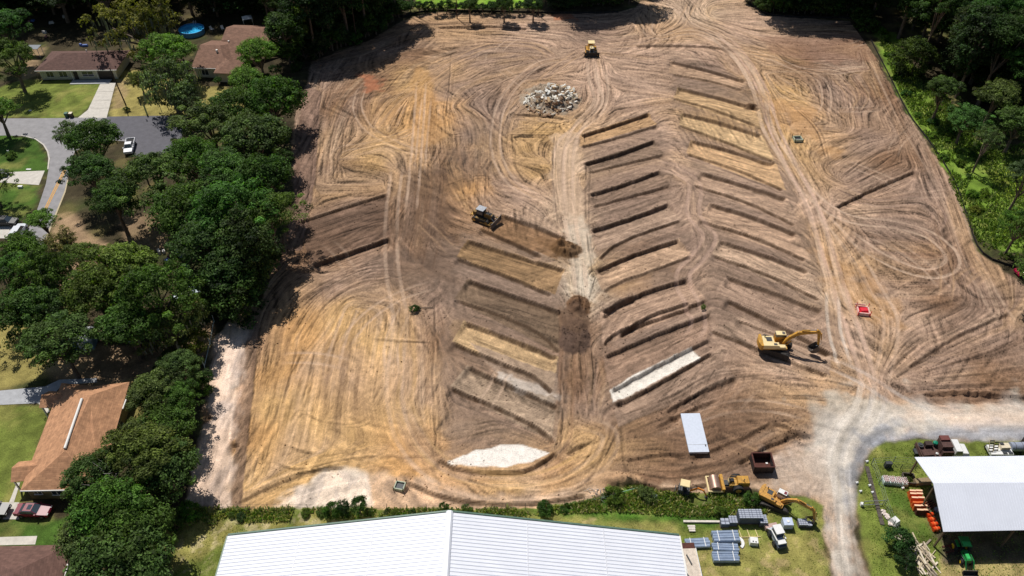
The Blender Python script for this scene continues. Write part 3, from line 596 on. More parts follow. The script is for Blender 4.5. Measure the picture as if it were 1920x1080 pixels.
for g_ in LINES:
    for rep in range(2):
        q = [(x+rl.uniform(-2,2)+rep*rl.uniform(4,9), y+rl.uniform(-1.5,1.5)+rep*rl.uniform(3,6)) for x, y in g_]
        P = catmull(gpoly(q), 1.0); w = f.win(P, 2); X = f.X[w]; Y = f.Y[w]
        d, sg, par, tot = segdist(X, Y, P); dn = d*np.where(sg == 0, 1, sg)+.08*fbm(X, Y, 1.2, 2, 98)
        e = ss(0, 2, par)*ss(0, 2, tot-par)*np.clip(.75+1.2*fbm(X, Y, 4, 2, 190+rep), 0, 1)*(1 if rep == 0 else .6)
        mm = (1-ss(.10, .26, np.abs(dn)))*e; s_.c[w] *= (1-.5*mm[..., None]); hh[w] -= .07*mm
        ml = (1-ss(.08, .26, np.abs(dn-.34)))*e; s_.c[w] *= (1+.22*ml[..., None]); hh[w] += .06*ml
# soil heaps
def heap(px, py, r, hgt, col, sx=1, sy=1, rot=0, k=.9, seed=5):
    p = G(px, py); w = f.win(np.array([[p.x, p.y]]), r*max(sx, sy)*1.6+1); X = f.X[w]-p.x; Y = f.Y[w]-p.y
    c_, s2 = math.cos(rot), math.sin(rot); A = (X*c_+Y*s2)/sx; B = (-X*s2+Y*c_)/sy
    q = np.hypot(A, B)/r+.22*fbm(f.X[w], f.Y[w], 1.4, 3, seed)
    m = 1-ss(.35, 1.0, q); hh[w] += hgt*m*(1+.9*fbm(f.X[w], f.Y[w], .9, 3, seed+4))
    mc = (1-ss(.85, 1.05, q))*k; s_.c[w] = s_.c[w]*(1-mc[..., None])+(np.array(col, np.float32)*(1+.35*fbm(f.X[w], f.Y[w], .7, 3, seed+8)[..., None]))*mc[..., None]
heap(1062,468,3.0,1.15,lin(112,84,56),1.1,.8,-.5,.9,5); heap(1040,456,2.4,.5,lin(124,94,66),1.8,.8,-.5,.6,6)
heap(1084,572,2.6,1.0,lin(112,82,58),.9,1.1,0,.9,7); heap(1080,632,2.9,.5,lin(90,72,62),1,1.5,0,.9,8); heap(1078,600,2.6,.35,lin(104,82,66),1,1.4,0,.8,9)
heap(1033,186,6.8,1.5,lin(160,146,128),1.1,1.1,0,.8,10)
heap(1180,905,2.2,.6,BRN,2,.7,0,.7,12); heap(1800,742,2.5,.5,BRN,3.5,.5,0,.5,14); heap(1160,900,2,.5,TAN,2,.8,0,.6,15)
heap(1485,815,1.2,.5,DBRN,1.3,.7,.4,.8,17); heap(1505,817,.8,.3,DBRN,1.3,.7,0,.8,18); heap(1407,198,1.4,.5,DRK,1.2,.7,0,.7,19)
# merge the site into the ground
gcalm = area(f, [(1535,765),(1600,748),(1700,750),(1960,762),(1960,826),(1720,822),(1660,828),(1625,852),(1606,900),(1608,1000),(1635,1100),(1560,1100),(1550,1000),(1545,930),(1520,860)], 2.2, 2.6, 6, 77)
hh = hh*(1-.75*gcalm)
gs = np.clip(.94+.15*L2+.14*L3+.07*L1, .5, 1.3)[..., None]; gcol = np.array(lin(204,198,190), np.float32)*(1-ss(-.2,1.2,fbm(f.X,f.Y,7,3,120))[...,None])+np.array(lin(160,156,156), np.float32)*ss(.05,1.0,fbm(f.X,f.Y,7,3,120))[...,None]
m = (.75*gcalm)[..., None]; s_.c = s_.c*(1-m)+gcol*gs*m*(.6)+s_.c*gs*m*.4
for poly, c_, k_ in (([(1640,835),(1700,808),(1800,800),(1960,800),(1960,828),(1720,822)], lin(150,152,160), .7), ([(1590,870),(1612,830),(1650,800),(1680,796),(1640,830),(1612,870),(1606,930),(1592,910)], lin(142,144,150), .75), ([(1700,768),(1800,772),(1960,780),(1960,800),(1720,790)], lin(206,182,160), .5), ([(1575,905),(1600,930),(1592,960),(1580,940)], lin(150,150,156), .6), ([(1440,850),(1540,830),(1555,930),(1450,915)], lin(190,176,164), .5)):
    m = (k_*area(f, poly, 1.2, 1.6, 2.5, 180))[..., None]; s_.c = s_.c*(1-m)+np.array(c_, np.float32)*(1+.16*L2[..., None]+.1*L1[..., None])*m
m3 = sm[..., None]
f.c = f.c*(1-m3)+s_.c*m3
edge = np.minimum(np.minimum(f.X-f.xs[0], f.xs[-1]-f.X), np.minimum(f.Y-f.ys[0], f.ys[-1]-f.Y))
ef = ss(0, 3, edge)
f.h = (f.h*(1-sm)+(hh+.12*fbm(f.X, f.Y, 16, 3, 63))*sm)*ef
gravm = area(f, [(1535,765),(1600,748),(1700,750),(1960,762),(1960,826),(1720,822),(1660,828),(1625,852),(1606,900),(1608,1000),(1635,1100),(1560,1100),(1550,1000),(1545,930),(1520,860)], .2, .8, 3, 77)
f.cls = np.where(sm > .5, np.where(gravm > .5, 1, 0), 2)
wfl = area(f, [(1640,50),(2100,50),(2100,560),(1870,495),(1830,465),(1790,350),(1745,270),(1700,200)], .2, .1, 3, 1)+area(f, [(300,60),(580,100),(552,380),(520,480),(400,640),(345,948),(200,948)], .2, .1, 3, 1)+area(f, [(300,-80),(2100,-80),(2100,50),(1640,50),(1600,40),(1440,30),(1380,-30),(1200,-30),(1150,24),(800,24),(700,72),(580,110),(300,110)], .2, .1, 3, 1)
f.cls = np.where((f.cls == 2) & (wfl > .5), 3, f.cls)

outer = Fld(np.concatenate([[-2500,-900,-400], np.linspace(-210,-62,212), np.linspace(-62,94,40)[1:], np.linspace(94,210,120)[1:], [400,900,2500]]),
            np.concatenate([[-900,-200,0], np.linspace(20,46,38), np.linspace(46,234,270)[1:], np.linspace(234,330,100)[1:], [500,1200,3500]]))
common(outer)
outer.h[:] = 0
outer.cls[:] = 3

def soilmat(name, rough_bump=.35, scale=6.0, grassy=False):
    m = bpy.data.materials.new(name); m.use_nodes = True; nt = m.node_tree; b = nt.nodes['Principled BSDF']
    b.inputs['Roughness'].default_value = .95; b.inputs['Specular IOR Level'].default_value = .15
    at = nt.nodes.new('ShaderNodeAttribute'); at.attribute_name = 'soil'
    tc = nt.nodes.new('ShaderNodeTexCoord')
    n1 = nt.nodes.new('ShaderNodeTexNoise'); n1.inputs['Scale'].default_value = scale; n1.inputs['Detail'].default_value = 8; n1.inputs['Roughness'].default_value = .7
    n2 = nt.nodes.new('ShaderNodeTexNoise'); n2.inputs['Scale'].default_value = scale*.22; n2.inputs['Detail'].default_value = 4
    for n in (n1, n2): nt.links.new(tc.outputs['Object'], n.inputs['Vector'])
    mr = nt.nodes.new('ShaderNodeMapRange'); mr.inputs[1].default_value = .3; mr.inputs[2].default_value = .7
    mr.inputs[3].default_value = .55 if grassy else .70; mr.inputs[4].default_value = 1.45 if grassy else 1.28
    nt.links.new(n1.outputs['Fac'], mr.inputs[0])
    mr2 = nt.nodes.new('ShaderNodeMapRange'); mr2.inputs[1].default_value = .35; mr2.inputs[2].default_value = .65; mr2.inputs[3].default_value = .9; mr2.inputs[4].default_value = 1.1
    nt.links.new(n2.outputs['Fac'], mr2.inputs[0])
    mu = nt.nodes.new('ShaderNodeMath'); mu.operation = 'MULTIPLY'; nt.links.new(mr.outputs[0], mu.inputs[0]); nt.links.new(mr2.outputs[0], mu.inputs[1])
    mx = nt.nodes.new('ShaderNodeVectorMath'); mx.operation = 'SCALE'
    nt.links.new(at.outputs['Color'], mx.inputs[0]); nt.links.new(mu.outputs[0], mx.inputs['Scale'])
    nt.links.new(mx.outputs[0], b.inputs['Base Color'])
    bp = nt.nodes.new('ShaderNodeBump'); bp.inputs['Strength'].default_value = rough_bump; bp.inputs['Distance'].default_value = .12
    nt.links.new(n1.outputs['Fac'], bp.inputs['Height']); nt.links.new(bp.outputs[0], b.inputs['Normal'])
    return m
M_SOIL = soilmat('bare_soil', .7, 5); M_GRAV = soilmat('crushed_gravel', .15, 5); M_GRASS = soilmat('mown_grass', .9, 5, True); M_FLOOR = soilmat('forest_floor', .9, 3, True)
def grid_objects(f, spec, hole=None):
    H, W = f.sh
    idx = np.arange(H*W).reshape(H, W)
    q = np.stack([idx[:-1,:-1], idx[:-1,1:], idx[1:,1:], idx[1:,:-1]], -1).reshape(-1, 4)
    cf = f.cls[:-1,:-1].reshape(-1)
    if hole is not None:
        xm = (f.xs[:-1]+f.xs[1:])/2; ym = (f.ys[:-1]+f.ys[1:])/2
        XM, YM = np.meshgrid(xm, ym)
        keep = ~((XM > hole[0]) & (XM < hole[1]) & (YM > hole[2]) & (YM < hole[3])).reshape(-1)
        q = q[keep]; cf = cf[keep]
    V = np.stack([f.X, f.Y, f.h], -1).reshape(-1, 3); C = np.clip(f.c, .004, .95).reshape(-1, 3)
    for cls, name, m in spec:
        qq = q[cf == cls]
        if len(qq) == 0: continue
        u, inv = np.unique(qq, return_inverse=True); inv = inv.reshape(-1, 4)
        me = bpy.data.meshes.new(name); me.vertices.add(len(u)); me.vertices.foreach_set('co', V[u].astype(np.float32).ravel())
        n = len(qq); me.loops.add(n*4); me.loops.foreach_set('vertex_index', inv.astype(np.int32).ravel())
        me.polygons.add(n); me.polygons.foreach_set('loop_start', np.arange(0, n*4, 4, dtype=np.int32)); me.polygons.foreach_set('loop_total', np.full(n, 4, np.int32))
        me.polygons.foreach_set('use_smooth', np.ones(n, bool)); me.update(calc_edges=True)
        a = me.color_attributes.new('soil', 'FLOAT_COLOR', 'POINT')
        a.data.foreach_set('color', np.concatenate([C[u], np.ones((len(u), 1))], 1).astype(np.float32).ravel())
        me.materials.append(m)
        o = bpy.data.objects.new(name, me); COL.objects.link(o); o['kind'] = 'structure'
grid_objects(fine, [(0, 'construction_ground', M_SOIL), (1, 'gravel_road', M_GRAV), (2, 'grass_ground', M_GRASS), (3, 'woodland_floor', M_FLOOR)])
grid_objects(outer, [(3, 'ground', M_GRASS)], (-62, 94, 46, 234))
# loose clods and crumbs of soil lying on the site, thickest along the banks
rc_ = np.random.RandomState(5); cp = []
for (px, D, Lf, fc, dk) in UP:
    P = catmull(gpoly(px), .5); n = int(len(P)*(.9+1.5*D)); k = rc_.randint(0, len(P), n)
    cp.append(P[k]+np.c_[rc_.normal(0, .35, n), rc_.normal(-.15, .45, n)])
SP_ = gpoly([(600,120),(1600,60),(1850,560),(1900,720),(1520,740),(1500,860),(1180,895),(900,940),(470,940),(480,600),(560,400)])
x = rc_.uniform(SP_[:,0].min(), SP_[:,0].max(), 9000); y = rc_.uniform(SP_[:,1].min(), SP_[:,1].max(), 9000); kk = inside(x, y, SP_) & (fbm(x, y, 6, 2, 300) > .0); cp.append(np.c_[x[kk], y[kk]])
for hx, hy, n, r_ in ((1062,468,260,3), (1084,572,240,2.6), (1080,632,300,3), (1180,905,80,2.5), (1485,815,60,1.5), (1033,190,400,7)):
    q = G(hx, hy); cp.append(np.c_[q.x+rc_.normal(0, r_*.6, n), q.y+rc_.normal(0, r_*.6, n)])
cp = np.vstack(cp); n = len(cp)
ii = np.clip(((cp[:,1]-fine.ys[0])/DY).astype(int), 0, fine.sh[0]-1); jj = np.clip(((cp[:,0]-fine.xs[0])/DX).astype(int), 0, fine.sh[1]-1)
zz = fine.h[ii, jj]; cc_ = fine.c[ii, jj]*rc_.uniform(.6, 1.15, (n, 1)); r_ = .04+.13*rc_.rand(n)**2.5
oc = np.array([(1,0,0),(0,1,0),(-1,0,0),(0,-1,0),(0,0,1),(0,0,-.6)], float)
V = (oc[None]*rc_.uniform(.6, 1.3, (n, 6, 1))*np.array([1,1,.7]))*r_[:, None, None]; a = rc_.uniform(0, 6.28, n); V = np.stack([V[...,0]*np.cos(a)[:,None]-V[...,1]*np.sin(a)[:,None], V[...,0]*np.sin(a)[:,None]+V[...,1]*np.cos(a)[:,None], V[...,2]], -1)
V += np.c_[cp, zz+r_*.3][:, None, :]
fa = np.array([(0,1,4),(1,2,4),(2,3,4),(3,0,4),(1,0,5),(2,1,5),(3,2,5),(0,3,5)])
Fi = (np.arange(n)[:, None, None]*6+fa[None]).reshape(-1, 3)
me = bpy.data.meshes.new('soil_clods'); me.vertices.add(n*6); me.vertices.foreach_set('co', V.astype(np.float32).ravel()); me.loops.add(len(Fi)*3); me.loops.foreach_set('vertex_index', Fi.astype(np.int32).ravel())
me.polygons.add(len(Fi)); me.polygons.foreach_set('loop_start', np.arange(0, len(Fi)*3, 3, dtype=np.int32)); me.polygons.foreach_set('loop_total', np.full(len(Fi), 3, np.int32)); me.update(calc_edges=True)
at = me.color_attributes.new('soil', 'FLOAT_COLOR', 'POINT'); at.data.foreach_set('color', np.concatenate([np.repeat(np.clip(cc_, .01, 1), 6, 0), np.ones((n*6, 1))], 1).astype(np.float32).ravel())
me.materials.append(M_SOIL); o = bpy.data.objects.new('soil_clods', me); COL.objects.link(o); o['kind'] = 'stuff'; o['label'] = 'loose clods and crumbs of brown soil scattered over the cleared site'; o['category'] = 'soil clods'
def ground_h(x, y):
    j = (x-fine.xs[0])/DX; i = (y-fine.ys[0])/DY
    if 0 <= i < fine.sh[0]-1 and 0 <= j < fine.sh[1]-1: return float(fine.h[int(i), int(j)])
    return 0.0
print('terrain', time.time()-T0)
# ================================================================== VEGETATION
def leafmat(name, rough=.55, trans=.3):
    m = bpy.data.materials.new(name); m.use_nodes = True; nt = m.node_tree
    b = nt.nodes['Principled BSDF']; out = nt.nodes['Material Output']
    at = nt.nodes.new('ShaderNodeAttribute'); at.attribute_name = 'leaf'
    oi = nt.nodes.new('ShaderNodeObjectInfo')
    mx = nt.nodes.new('ShaderNodeMix'); mx.data_type = 'RGBA'; mx.blend_type = 'MULTIPLY'; mx.inputs[0].default_value = 1
    nt.links.new(at.outputs['Color'], mx.inputs[6]); nt.links.new(oi.outputs['Color'], mx.inputs[7])
    nt.links.new(mx.outputs[2], b.inputs['Base Color']); b.inputs['Roughness'].default_value = rough
    b.inputs['Specular IOR Level'].default_value = .18
    tr = nt.nodes.new('ShaderNodeBsdfTranslucent')
    sc = nt.nodes.new('ShaderNodeMix'); sc.data_type = 'RGBA'; sc.blend_type = 'MULTIPLY'; sc.inputs[0].default_value = 1
    nt.links.new(mx.outputs[2], sc.inputs[6]); sc.inputs[7].default_value = (1.3, 1.5, .5, 1)
    nt.links.new(sc.outputs[2], tr.inputs['Color'])
    ms = nt.nodes.new('ShaderNodeMixShader'); ms.inputs[0].default_value = trans
    nt.links.new(b.outputs[0], ms.inputs[1]); nt.links.new(tr.outputs[0], ms.inputs[2]); nt.links.new(ms.outputs[0], out.inputs['Surface'])
    return m
M_LEAF = leafmat('leaves', .65); M_MOSS = leafmat('moss', .9, .15)
M_BARK = mat('bark', lin(112,98,84), .9, var=.25, scale=2.5, bump=.6)
M_DEAD = mat('dead_wood', lin(168,162,156), .85, var=.15, scale=3)

def cards(P, Nn, size, col, rnd, aspect=1.0, jitter=.5, bend=True):
    """leaf cards: positions, rough normals, sizes, colours -> mesh arrays; each card a folded pair of triangles"""
    n = len(P)
    N = Nn+rnd.normal(0, jitter, (n, 3)); N /= np.linalg.norm(N, axis=1)[:, None]+1e-9
    A = np.cross(N, rnd.normal(0, 1, (n, 3))); A /= np.linalg.norm(A, axis=1)[:, None]+1e-9
    B = np.cross(N, A); s = size[:, None]
    V = np.stack([P-A*s*aspect, P+B*s*.55+N*s*.15, P+A*s*aspect, P-B*s*.55+N*s*.15], 1).reshape(-1, 3)
    return V, np.repeat(col, 4, 0)
def quadmesh(name, V, C, m):
    n = len(V)//4; me = bpy.data.meshes.new(name); me.vertices.add(len(V)); me.vertices.foreach_set('co', V.astype(np.float32).ravel())
    me.loops.add(n*4); me.loops.foreach_set('vertex_index', np.arange(n*4, dtype=np.int32))
    me.polygons.add(n); me.polygons.foreach_set('loop_start', np.arange(0, n*4, 4, dtype=np.int32)); me.polygons.foreach_set('loop_total', np.full(n, 4, np.int32))
    me.update(calc_edges=True)
    a = me.color_attributes.new('leaf', 'FLOAT_COLOR', 'POINT'); a.data.foreach_set('color', np.concatenate([C, np.ones((len(C), 1))], 1).astype(np.float32).ravel())
    me.materials.append(m); return me
def crown(seed, rx, rz, nb, per, bsz, leaf, base=(.094,.145,.034), var=.3, hollow=.35, zc=0, low=-.45):
    """unit-ish crown: nb clumps spread over an uneven shell, per leaf cards in each"""
    rnd = np.random.RandomState(seed)
    lob = rnd.normal(0, 1, (9, 3)); lob /= np.linalg.norm(lob, axis=1)[:, None]; la = rnd.uniform(-.5, .5, 9)
    P = []; 
    d = rnd.normal(0, 1, (nb, 3)); d[:, 2] = np.where(d[:, 2] < low, -d[:, 2]*.6, d[:, 2]); d /= np.linalg.norm(d, axis=1)[:, None]
    r = rnd.uniform(hollow, 1, nb)**.45
    r = r*(1+(np.clip(d@lob.T, 0, 1)**3@la))
    cen = d*r[:, None]*np.array([rx, rx, rz])
    bs = bsz*rnd.uniform(.55, 1.25, nb); bt = np.clip(rnd.normal(1, var*1.05, nb), .35, 2.3)
    hue = rnd.normal(0, .12, nb)
    Vs = []; Cs = []; Pn = []
    k = rnd.normal(0, 1, (nb, per, 3)); k /= np.linalg.norm(k, axis=2)[..., None]
    k[..., 2] = np.where(k[..., 2] < -.3, -k[..., 2], k[..., 2])
    rr = rnd.uniform(.5, 1.08, (nb, per, 1))
    Q = cen[:, None, :]+k*rr*bs[:, None, None]*np.array([1, 1, .62])
    C = np.array(base)*bt[:, None, None]*np.clip(rnd.normal(1, var, (nb, per, 1)), .4, 2.1)
    C = C*np.array([1, 1, 1])+np.array([.020, .012, -.002])*hue[:, None, None]*2
    V, CC = cards(Q.reshape(-1, 3), (k+np.array([0, 0, .5])).reshape(-1, 3), leaf*rnd.uniform(.6, 1.35, nb*per), np.clip(C, .006, .5).reshape(-1, 3), rnd)
    return V, CC, cen
# crown kinds; size ~ radius 5 m, height 7 m; scaled per tree
CROWNS = {}
def mk(kind, seed, *a, **k):
    V, C, cen = crown(seed, *a, **k); CROWNS.setdefault(kind, []).append((quadmesh('crown', V, C, M_LEAF), cen))
for s_ in (1, 2, 3): mk('oak', s_, 4.9, 3.7, 130, 92, [.95,1.25,1.05][s_-1], [.17,.20,.18][s_-1], hollow=[.1,.35,.2][s_-1])
for s_ in (4, 5): mk('airy', s_, 4.9, 4.2, 100, 60, .95, .18, hollow=.15, base=(.10,.13,.045))
for s_ in (6, 7, 8): mk('tall', s_, 4.3, 6.2, 190, 62, 1.2, .22, base=(.052,.084,.022), var=.4, low=-.95)
mk('bush', 9, 4.8, 3.9, 60, 55, 1.5, .33, base=(.066,.112,.022)); mk('bush', 10, 4.8, 3.6, 60, 55, 1.6, .33, base=(.055,.09,.024))
# hanging moss
def moss_mesh(seed, cen, n=230):
    rnd = np.random.RandomState(seed); c = cen[rnd.randint(0, len(cen), n)]*np.array([.97, .97, .9])+rnd.normal(0, .5, (n, 3))
    L = rnd.uniform(.7, 1.9, n); V = []; 
    a = rnd.uniform(0, 6.28, n); ax = np.c_[np.cos(a), np.sin(a), np.zeros(n)]
    w = .13
    V = np.stack([c-ax*w, c+ax*w, c+ax*w*.4+np.c_[rnd.normal(0,.12,n), rnd.normal(0,.12,n), -L], c-ax*w*.4+np.c_[rnd.normal(0,.12,n), rnd.normal(0,.12,n), -L]], 1).reshape(-1, 3)
    C = np.repeat(np.array([.17, .185, .15])*rnd.uniform(.6, 1.2, (n, 1)), 4, 0)
    return quadmesh('hanging_moss', V, C, M_MOSS)
MOSS = {k: [moss_mesh(i, c) for i, (_, c) in enumerate(v)] for k, v in CROWNS.items()}
TRUNKS = {}
def trunk_mesh(kind, i, h, cen):
    """trunk with limbs running up into the clumps; origin at the ground, crown centre at height h"""
    rnd = random.Random(i*7+3); mb = MB()
    r = .38 if kind != 'tall' else .26
    fork = h*.45 if kind != 'tall' else h*.8
    p0 = Vector((0, 0, 0)); p1 = Vector((rnd.uniform(-.4, .4), rnd.uniform(-.4, .4), fork))
    mb.tube([(0,0,-.3), (0.02,0,.4), p1*.55, p1], r*1.25, 8, r*.8)
    for k in range(9):
        c = Vector(cen[rnd.randrange(len(cen))])+Vector((0, 0, h)); c.z = max(c.z, fork+1)
        m_ = p1.lerp(c, .5)+Vector((rnd.uniform(-.5, .5), rnd.uniform(-.5, .5), rnd.uniform(.1, .8)))
        mb.tube([p1, m_, c], r*.5, 5, .07)
    me = mb.build('trunk', M_BARK); mesh = me.data; bpy.data.objects.remove(me); return mesh
def tree(px, py, R, H, kind='oak', tint=(1, 1, 1), label='', group=None, name='oak_tree', cat='tree', moss=False, var=None, world=None, sq=None):
    """crown centre seen at pixel (px, py); crown radius R, total height H"""
    i = random.randrange(len(CROWNS[kind])) if var is None else var
    me, cen = CROWNS[kind][i]
    rz = {'oak': 3.7, 'airy': 4.2, 'tall': 6.2, 'bush': 3.8}[kind]; rx = 4.9 if kind != 'tall' else 4.3
    s = R*(.94 if (py > 640 and px < 420) else 1)/rx/1.02; tint = tuple(c*k for c, k in zip(tint, (random.uniform(.8,1.12), random.uniform(.92,1.2), random.uniform(.7,1.2)))); cz = max(H-rz*s*.95, rz*s*.35)
    vz = sq or 1.0
    p = world if world is not None else G(px, py, cz)
    o = empty(name, (p.x, p.y, 0), random.uniform(0, 6.28), label, cat, group)
    kk = (kind, i, round(cz/s, 0))
    if kk not in TRUNKS: TRUNKS[kk] = trunk_mesh(kind, i, kk[2], cen)
    t = bpy.data.objects.new('trunk', TRUNKS[kk]); COL.objects.link(t); t.parent = o; t.scale = (s, s, s*(cz/s)/max(kk[2], .5))
    c = bpy.data.objects.new('crown', me); COL.objects.link(c); c.parent = o; c.location = (0, 0, cz); c.scale = (s*random.uniform(.86,1.12), s*random.uniform(.86,1.12), s*vz*random.uniform(.85,1.2))
    c.color = (*tint, 1)
    if moss:
        mo = bpy.data.objects.new('hanging_moss', MOSS[kind][i]); COL.objects.link(mo); mo.parent = o; mo.location = (0, 0, cz); mo.scale = (s*1.02, s*1.02, s*vz); mo.color = (1, 1, 1, 1); mo['kind'] = 'stuff'
    return o
DK = (.5, .56, .62); MD = (1, 1, 1); BR = (1.5, 1.45, 1.1); YL = (1.75, 1.4, 1.15); GY = (1.25, 1.3, 1.9); DM = (.8, .88, .85)
g = 'trees between the houses and the cleared site'
T = [ # px, py, R, H, kind, tint, moss, label
 (265,50,8.4,16,'airy',YL,1,'tall loose yellowish green tree behind the gap between the two upper houses'),
 (312,98,7.0,13,'oak',BR,0,'bright green round tree beside the small round pool'),
 (322,165,7.2,12,'airy',GY,1,'grey green tree hung with moss in front of the upper right house'),
 (352,190,3.6,8,'airy',GY,1,'small drooping grey moss tree right of the concrete driveway lawn'),
 (262,150,2.6,6,'airy',YL,1,'small thin tree just right of the utility pole'),
 (484,98,4.6,11,'oak',BR,0,'bright green tree overhanging the right end of the upper right roof'),
 (462,152,4.2,9,'oak',BR,0,'bright low tree in front of the upper right house porch'),
 (512,190,6.2,12,'oak',DM,0,'dark tree next to the upper left corner of the cleared site'),
 (440,205,6.2,12,'oak',MD,0,'broad tree below the bright one by the porch'),
 (395,240,6.0,11,'oak',MD,0,'leafy oak at the right end of the dark asphalt court'),
 (480,258,6.5,13,'oak',DM,0,'dark oak touching the left edge of the dirt above the pale stump'),
 (175,265,5.4,12,'oak',MD,0,'oak on the street corner right of the road bend'),
 (128,252,2.8,8,'airy',(1.3,1.3,2.2),1,'thin half bare grey tree leaning over the street bend'),
 (168,322,5.4,12,'oak',DM,0,'dark oak standing over the yellow centre line'),
 (212,372,4.8,12,'oak',DM,1,'dark leaning oak whose trunk shows above the bare yard'),
 (290,340,6.3,13,'oak',MD,0,'oak left of the middle of the tree belt below the white pickup'),
 (358,300,5.6,12,'oak',MD,0,'oak just right of the white pickup'),
 (418,322,6.5,14,'oak',MD,0,'big oak in the middle of the upper tree belt'),
 (495,335,5.0,13,'oak',DM,0,'dark oak bulging over the dirt edge at the raked grey strip'),
 (352,402,6.6,13,'oak',DM,0,'dark oak above the shaded yard with junk'),
 (430,400,7.2,15,'oak',MD,0,'largest oak of the belt with a ragged crown'),
 (505,408,4.6,12,'oak',MD,0,'oak leaning over the grey strip with the thick dark bank'),
 (392,468,5.6,12,'oak',DM,0,'dark oak right of the blue junk in the yard'),
 (460,478,4.6,13,'tall',DM,0,'narrow dark tree with its shadow across the site corner'),
 (430,540,4.4,11,'tall',DM,0,'tall dark tree on the shaded fence line'),
 (78,412,2.9,8,'oak',BR,0,'small bright oak left of the bare yard beside the street'),
 (112,462,3.2,8,'airy',YL,1,'pale flowering looking small tree in the yard corner'),
 (40,475,4.6,11,'oak',MD,1,'oak at the left edge below the parked white car'),
 (150,480,3.4,8,'oak',MD,0,'low oak between the bare yard and the big green oak'),
 (85,520,4.8,12,'oak',DM,1,'dark mossy oak at the left above the pale blue shed'),
 (22,520,4.6,12,'oak',DM,1,'dark mossy oak cut by the left picture edge'),
 (60,590,5.8,13,'oak',DM,0,'wide dark oak shading the left lawn'),
 (108,636,4.6,12,'oak',DM,0,'black green oak directly left of the pale blue shed'),
 (230,505,6.8,14,'oak',BR,0,'big bright green oak above the pale blue shed'),
 (180,552,5.2,12,'oak',MD,0,'oak left of the brightest oak crown'),
 (292,560,6.2,13,'oak',MD,0,'green oak left of the pale car hidden in the trees'),
 (238,612,5.2,11,'oak',DM,0,'dark oak behind the blue shed'),
 (335,612,4.6,9,'airy',BR,1,'yellow green light crowned tree by the fence pipe'),
 (362,640,2.6,5,'bush',YL,0,'small yellow green bush tree beside the fence pipe'),
 (338,690,3.3,8,'oak',MD,0,'oak at the bend of the pale sand strip'),
 (292,738,4.6,9,'oak',MD,0,'round oak right of the long brown roof'),
 (340,745,3.7,8,'oak',DM,0,'oak against the pale sand strip'),
 (312,800,4.3,8,'oak',DM,0,'dark oak right of the brown roof hip'),
 (262,850,6.0,12,'oak',MD,0,'large oak overhanging the lower corner of the brown roof'),
 (308,880,4.8,9,'oak',DM,0,'dark oak between the brown roof and the sand'),
 (175,892,3.8,9,'oak',MD,0,'oak beside the bare white branches at the brown roof corner'),
 (205,962,5.0,11,'oak',MD,0,'big oak right of the dark red car'),
 (175,1010,4.2,9,'oak',MD,0,'lower left oak next to the reddish roof corner'),
 (250,1000,5.2,10,'oak',DM,0,'dark oak near the lower edge left of the dry grass'),
 (225,1068,6.2,11,'oak',MD,0,'oak cut by the bottom picture edge'),
 (20,112,5.2,12,'oak',MD,0,'green tree on the left edge beside the upper left lawn'),
 (-8,205,4.6,10,'oak',BR,0,'bright tree at the left edge where the street begins'),
 (12,48,6.5,15,'oak',DM,0,'dark tree in the upper left corner'),
 (-20,345,3.6,8,'oak',DM,0,'dark tree at the left edge by the short driveway'),
]
for (px, py, R, H, kind, tint, mo, lb) in T:
    tree(px, py, R, H, kind, tint, lb, g, 'oak_tree' if kind == 'oak' else 'tree', moss=bool(mo))
ORD = ['number %d' % i for i in range(1, 60)]; _o = 'first second third fourth fifth sixth seventh eighth ninth tenth eleventh twelfth thirteenth fourteenth fifteenth sixteenth seventeenth'.split(); ORD[:17] = _o
def rowlabels(pts, label, per):
    pts = sorted(pts, key=lambda q: q[1]); out = []; lbs = []
    for r in range(0, len(pts), per):
        row = sorted(pts[r:r+per], key=lambda q: q[0])
        for k, q in enumerate(row): out.append(q); lbs.append('%s, %s from left in %s row' % (label, ORD[k], ORD[r//per]))
    return out, lbs
# dense woods behind, along the top and the right
W = []
rw = random.Random(5)
def woods(poly, n, Rr, Hr, kinds, tints, label, group, mind=3.6):
    P = gpoly(poly); pts = []; tries = 0
    x0, y0 = P.min(0); x1, y1 = P.max(0)
    while len(pts) < n and tries < 6000:
        tries += 1; x = rw.uniform(x0, x1); y = rw.uniform(y0, y1)
        if not inside(np.array([x]), np.array([y]), P)[0]: continue
        if any((x-a)**2+(y-b)**2 < mind**2 for a, b in pts): continue
        pts.append((x, y))
    for (x, y), lb in zip(*rowlabels(pts, label, 8)):
        tree(0, 0, rw.uniform(*Rr), rw.uniform(*Hr), rw.choice(kinds), rw.choice(tints), lb, group, 'woodland_tree', world=Vector((x, y, 0)))
woods([(-160,-60),(560,-60),(540,30),(380,32),(200,50),(60,55),(-160,60)], 74, (5,7.5), (14,20), ['oak','tall'], [DM, DK, MD], 'dark tree behind the upper houses', 'woods behind the upper houses', 4.6)
woods([(510,0),(700,-40),(730,35),(650,70),(585,105),(560,150),(530,130),(500,80)], 40, (4,5.8), (13,18), ['oak','tall'], [DM, MD, (1.1,1.2,.9)], 'tree at the dirt upper left corner', 'woods at the upper left corner of the site', 3.2)
woods([(1020,-60),(1200,-60),(1185,8),(1030,10)], 22, (3.6,5.2), (12,17), ['oak','tall'], [DM, MD], 'tree left of the top road', 'trees left of the top road exit', 3.0)
woods([(1400,-60),(1640,-60),(1640,45),(1600,30),(1450,18),(1405,-5)], 44, (4.2,6), (14,20), ['tall','oak'], [DM, DK], 'dark tree right of the top road', 'woods right of the top road exit', 3.2)
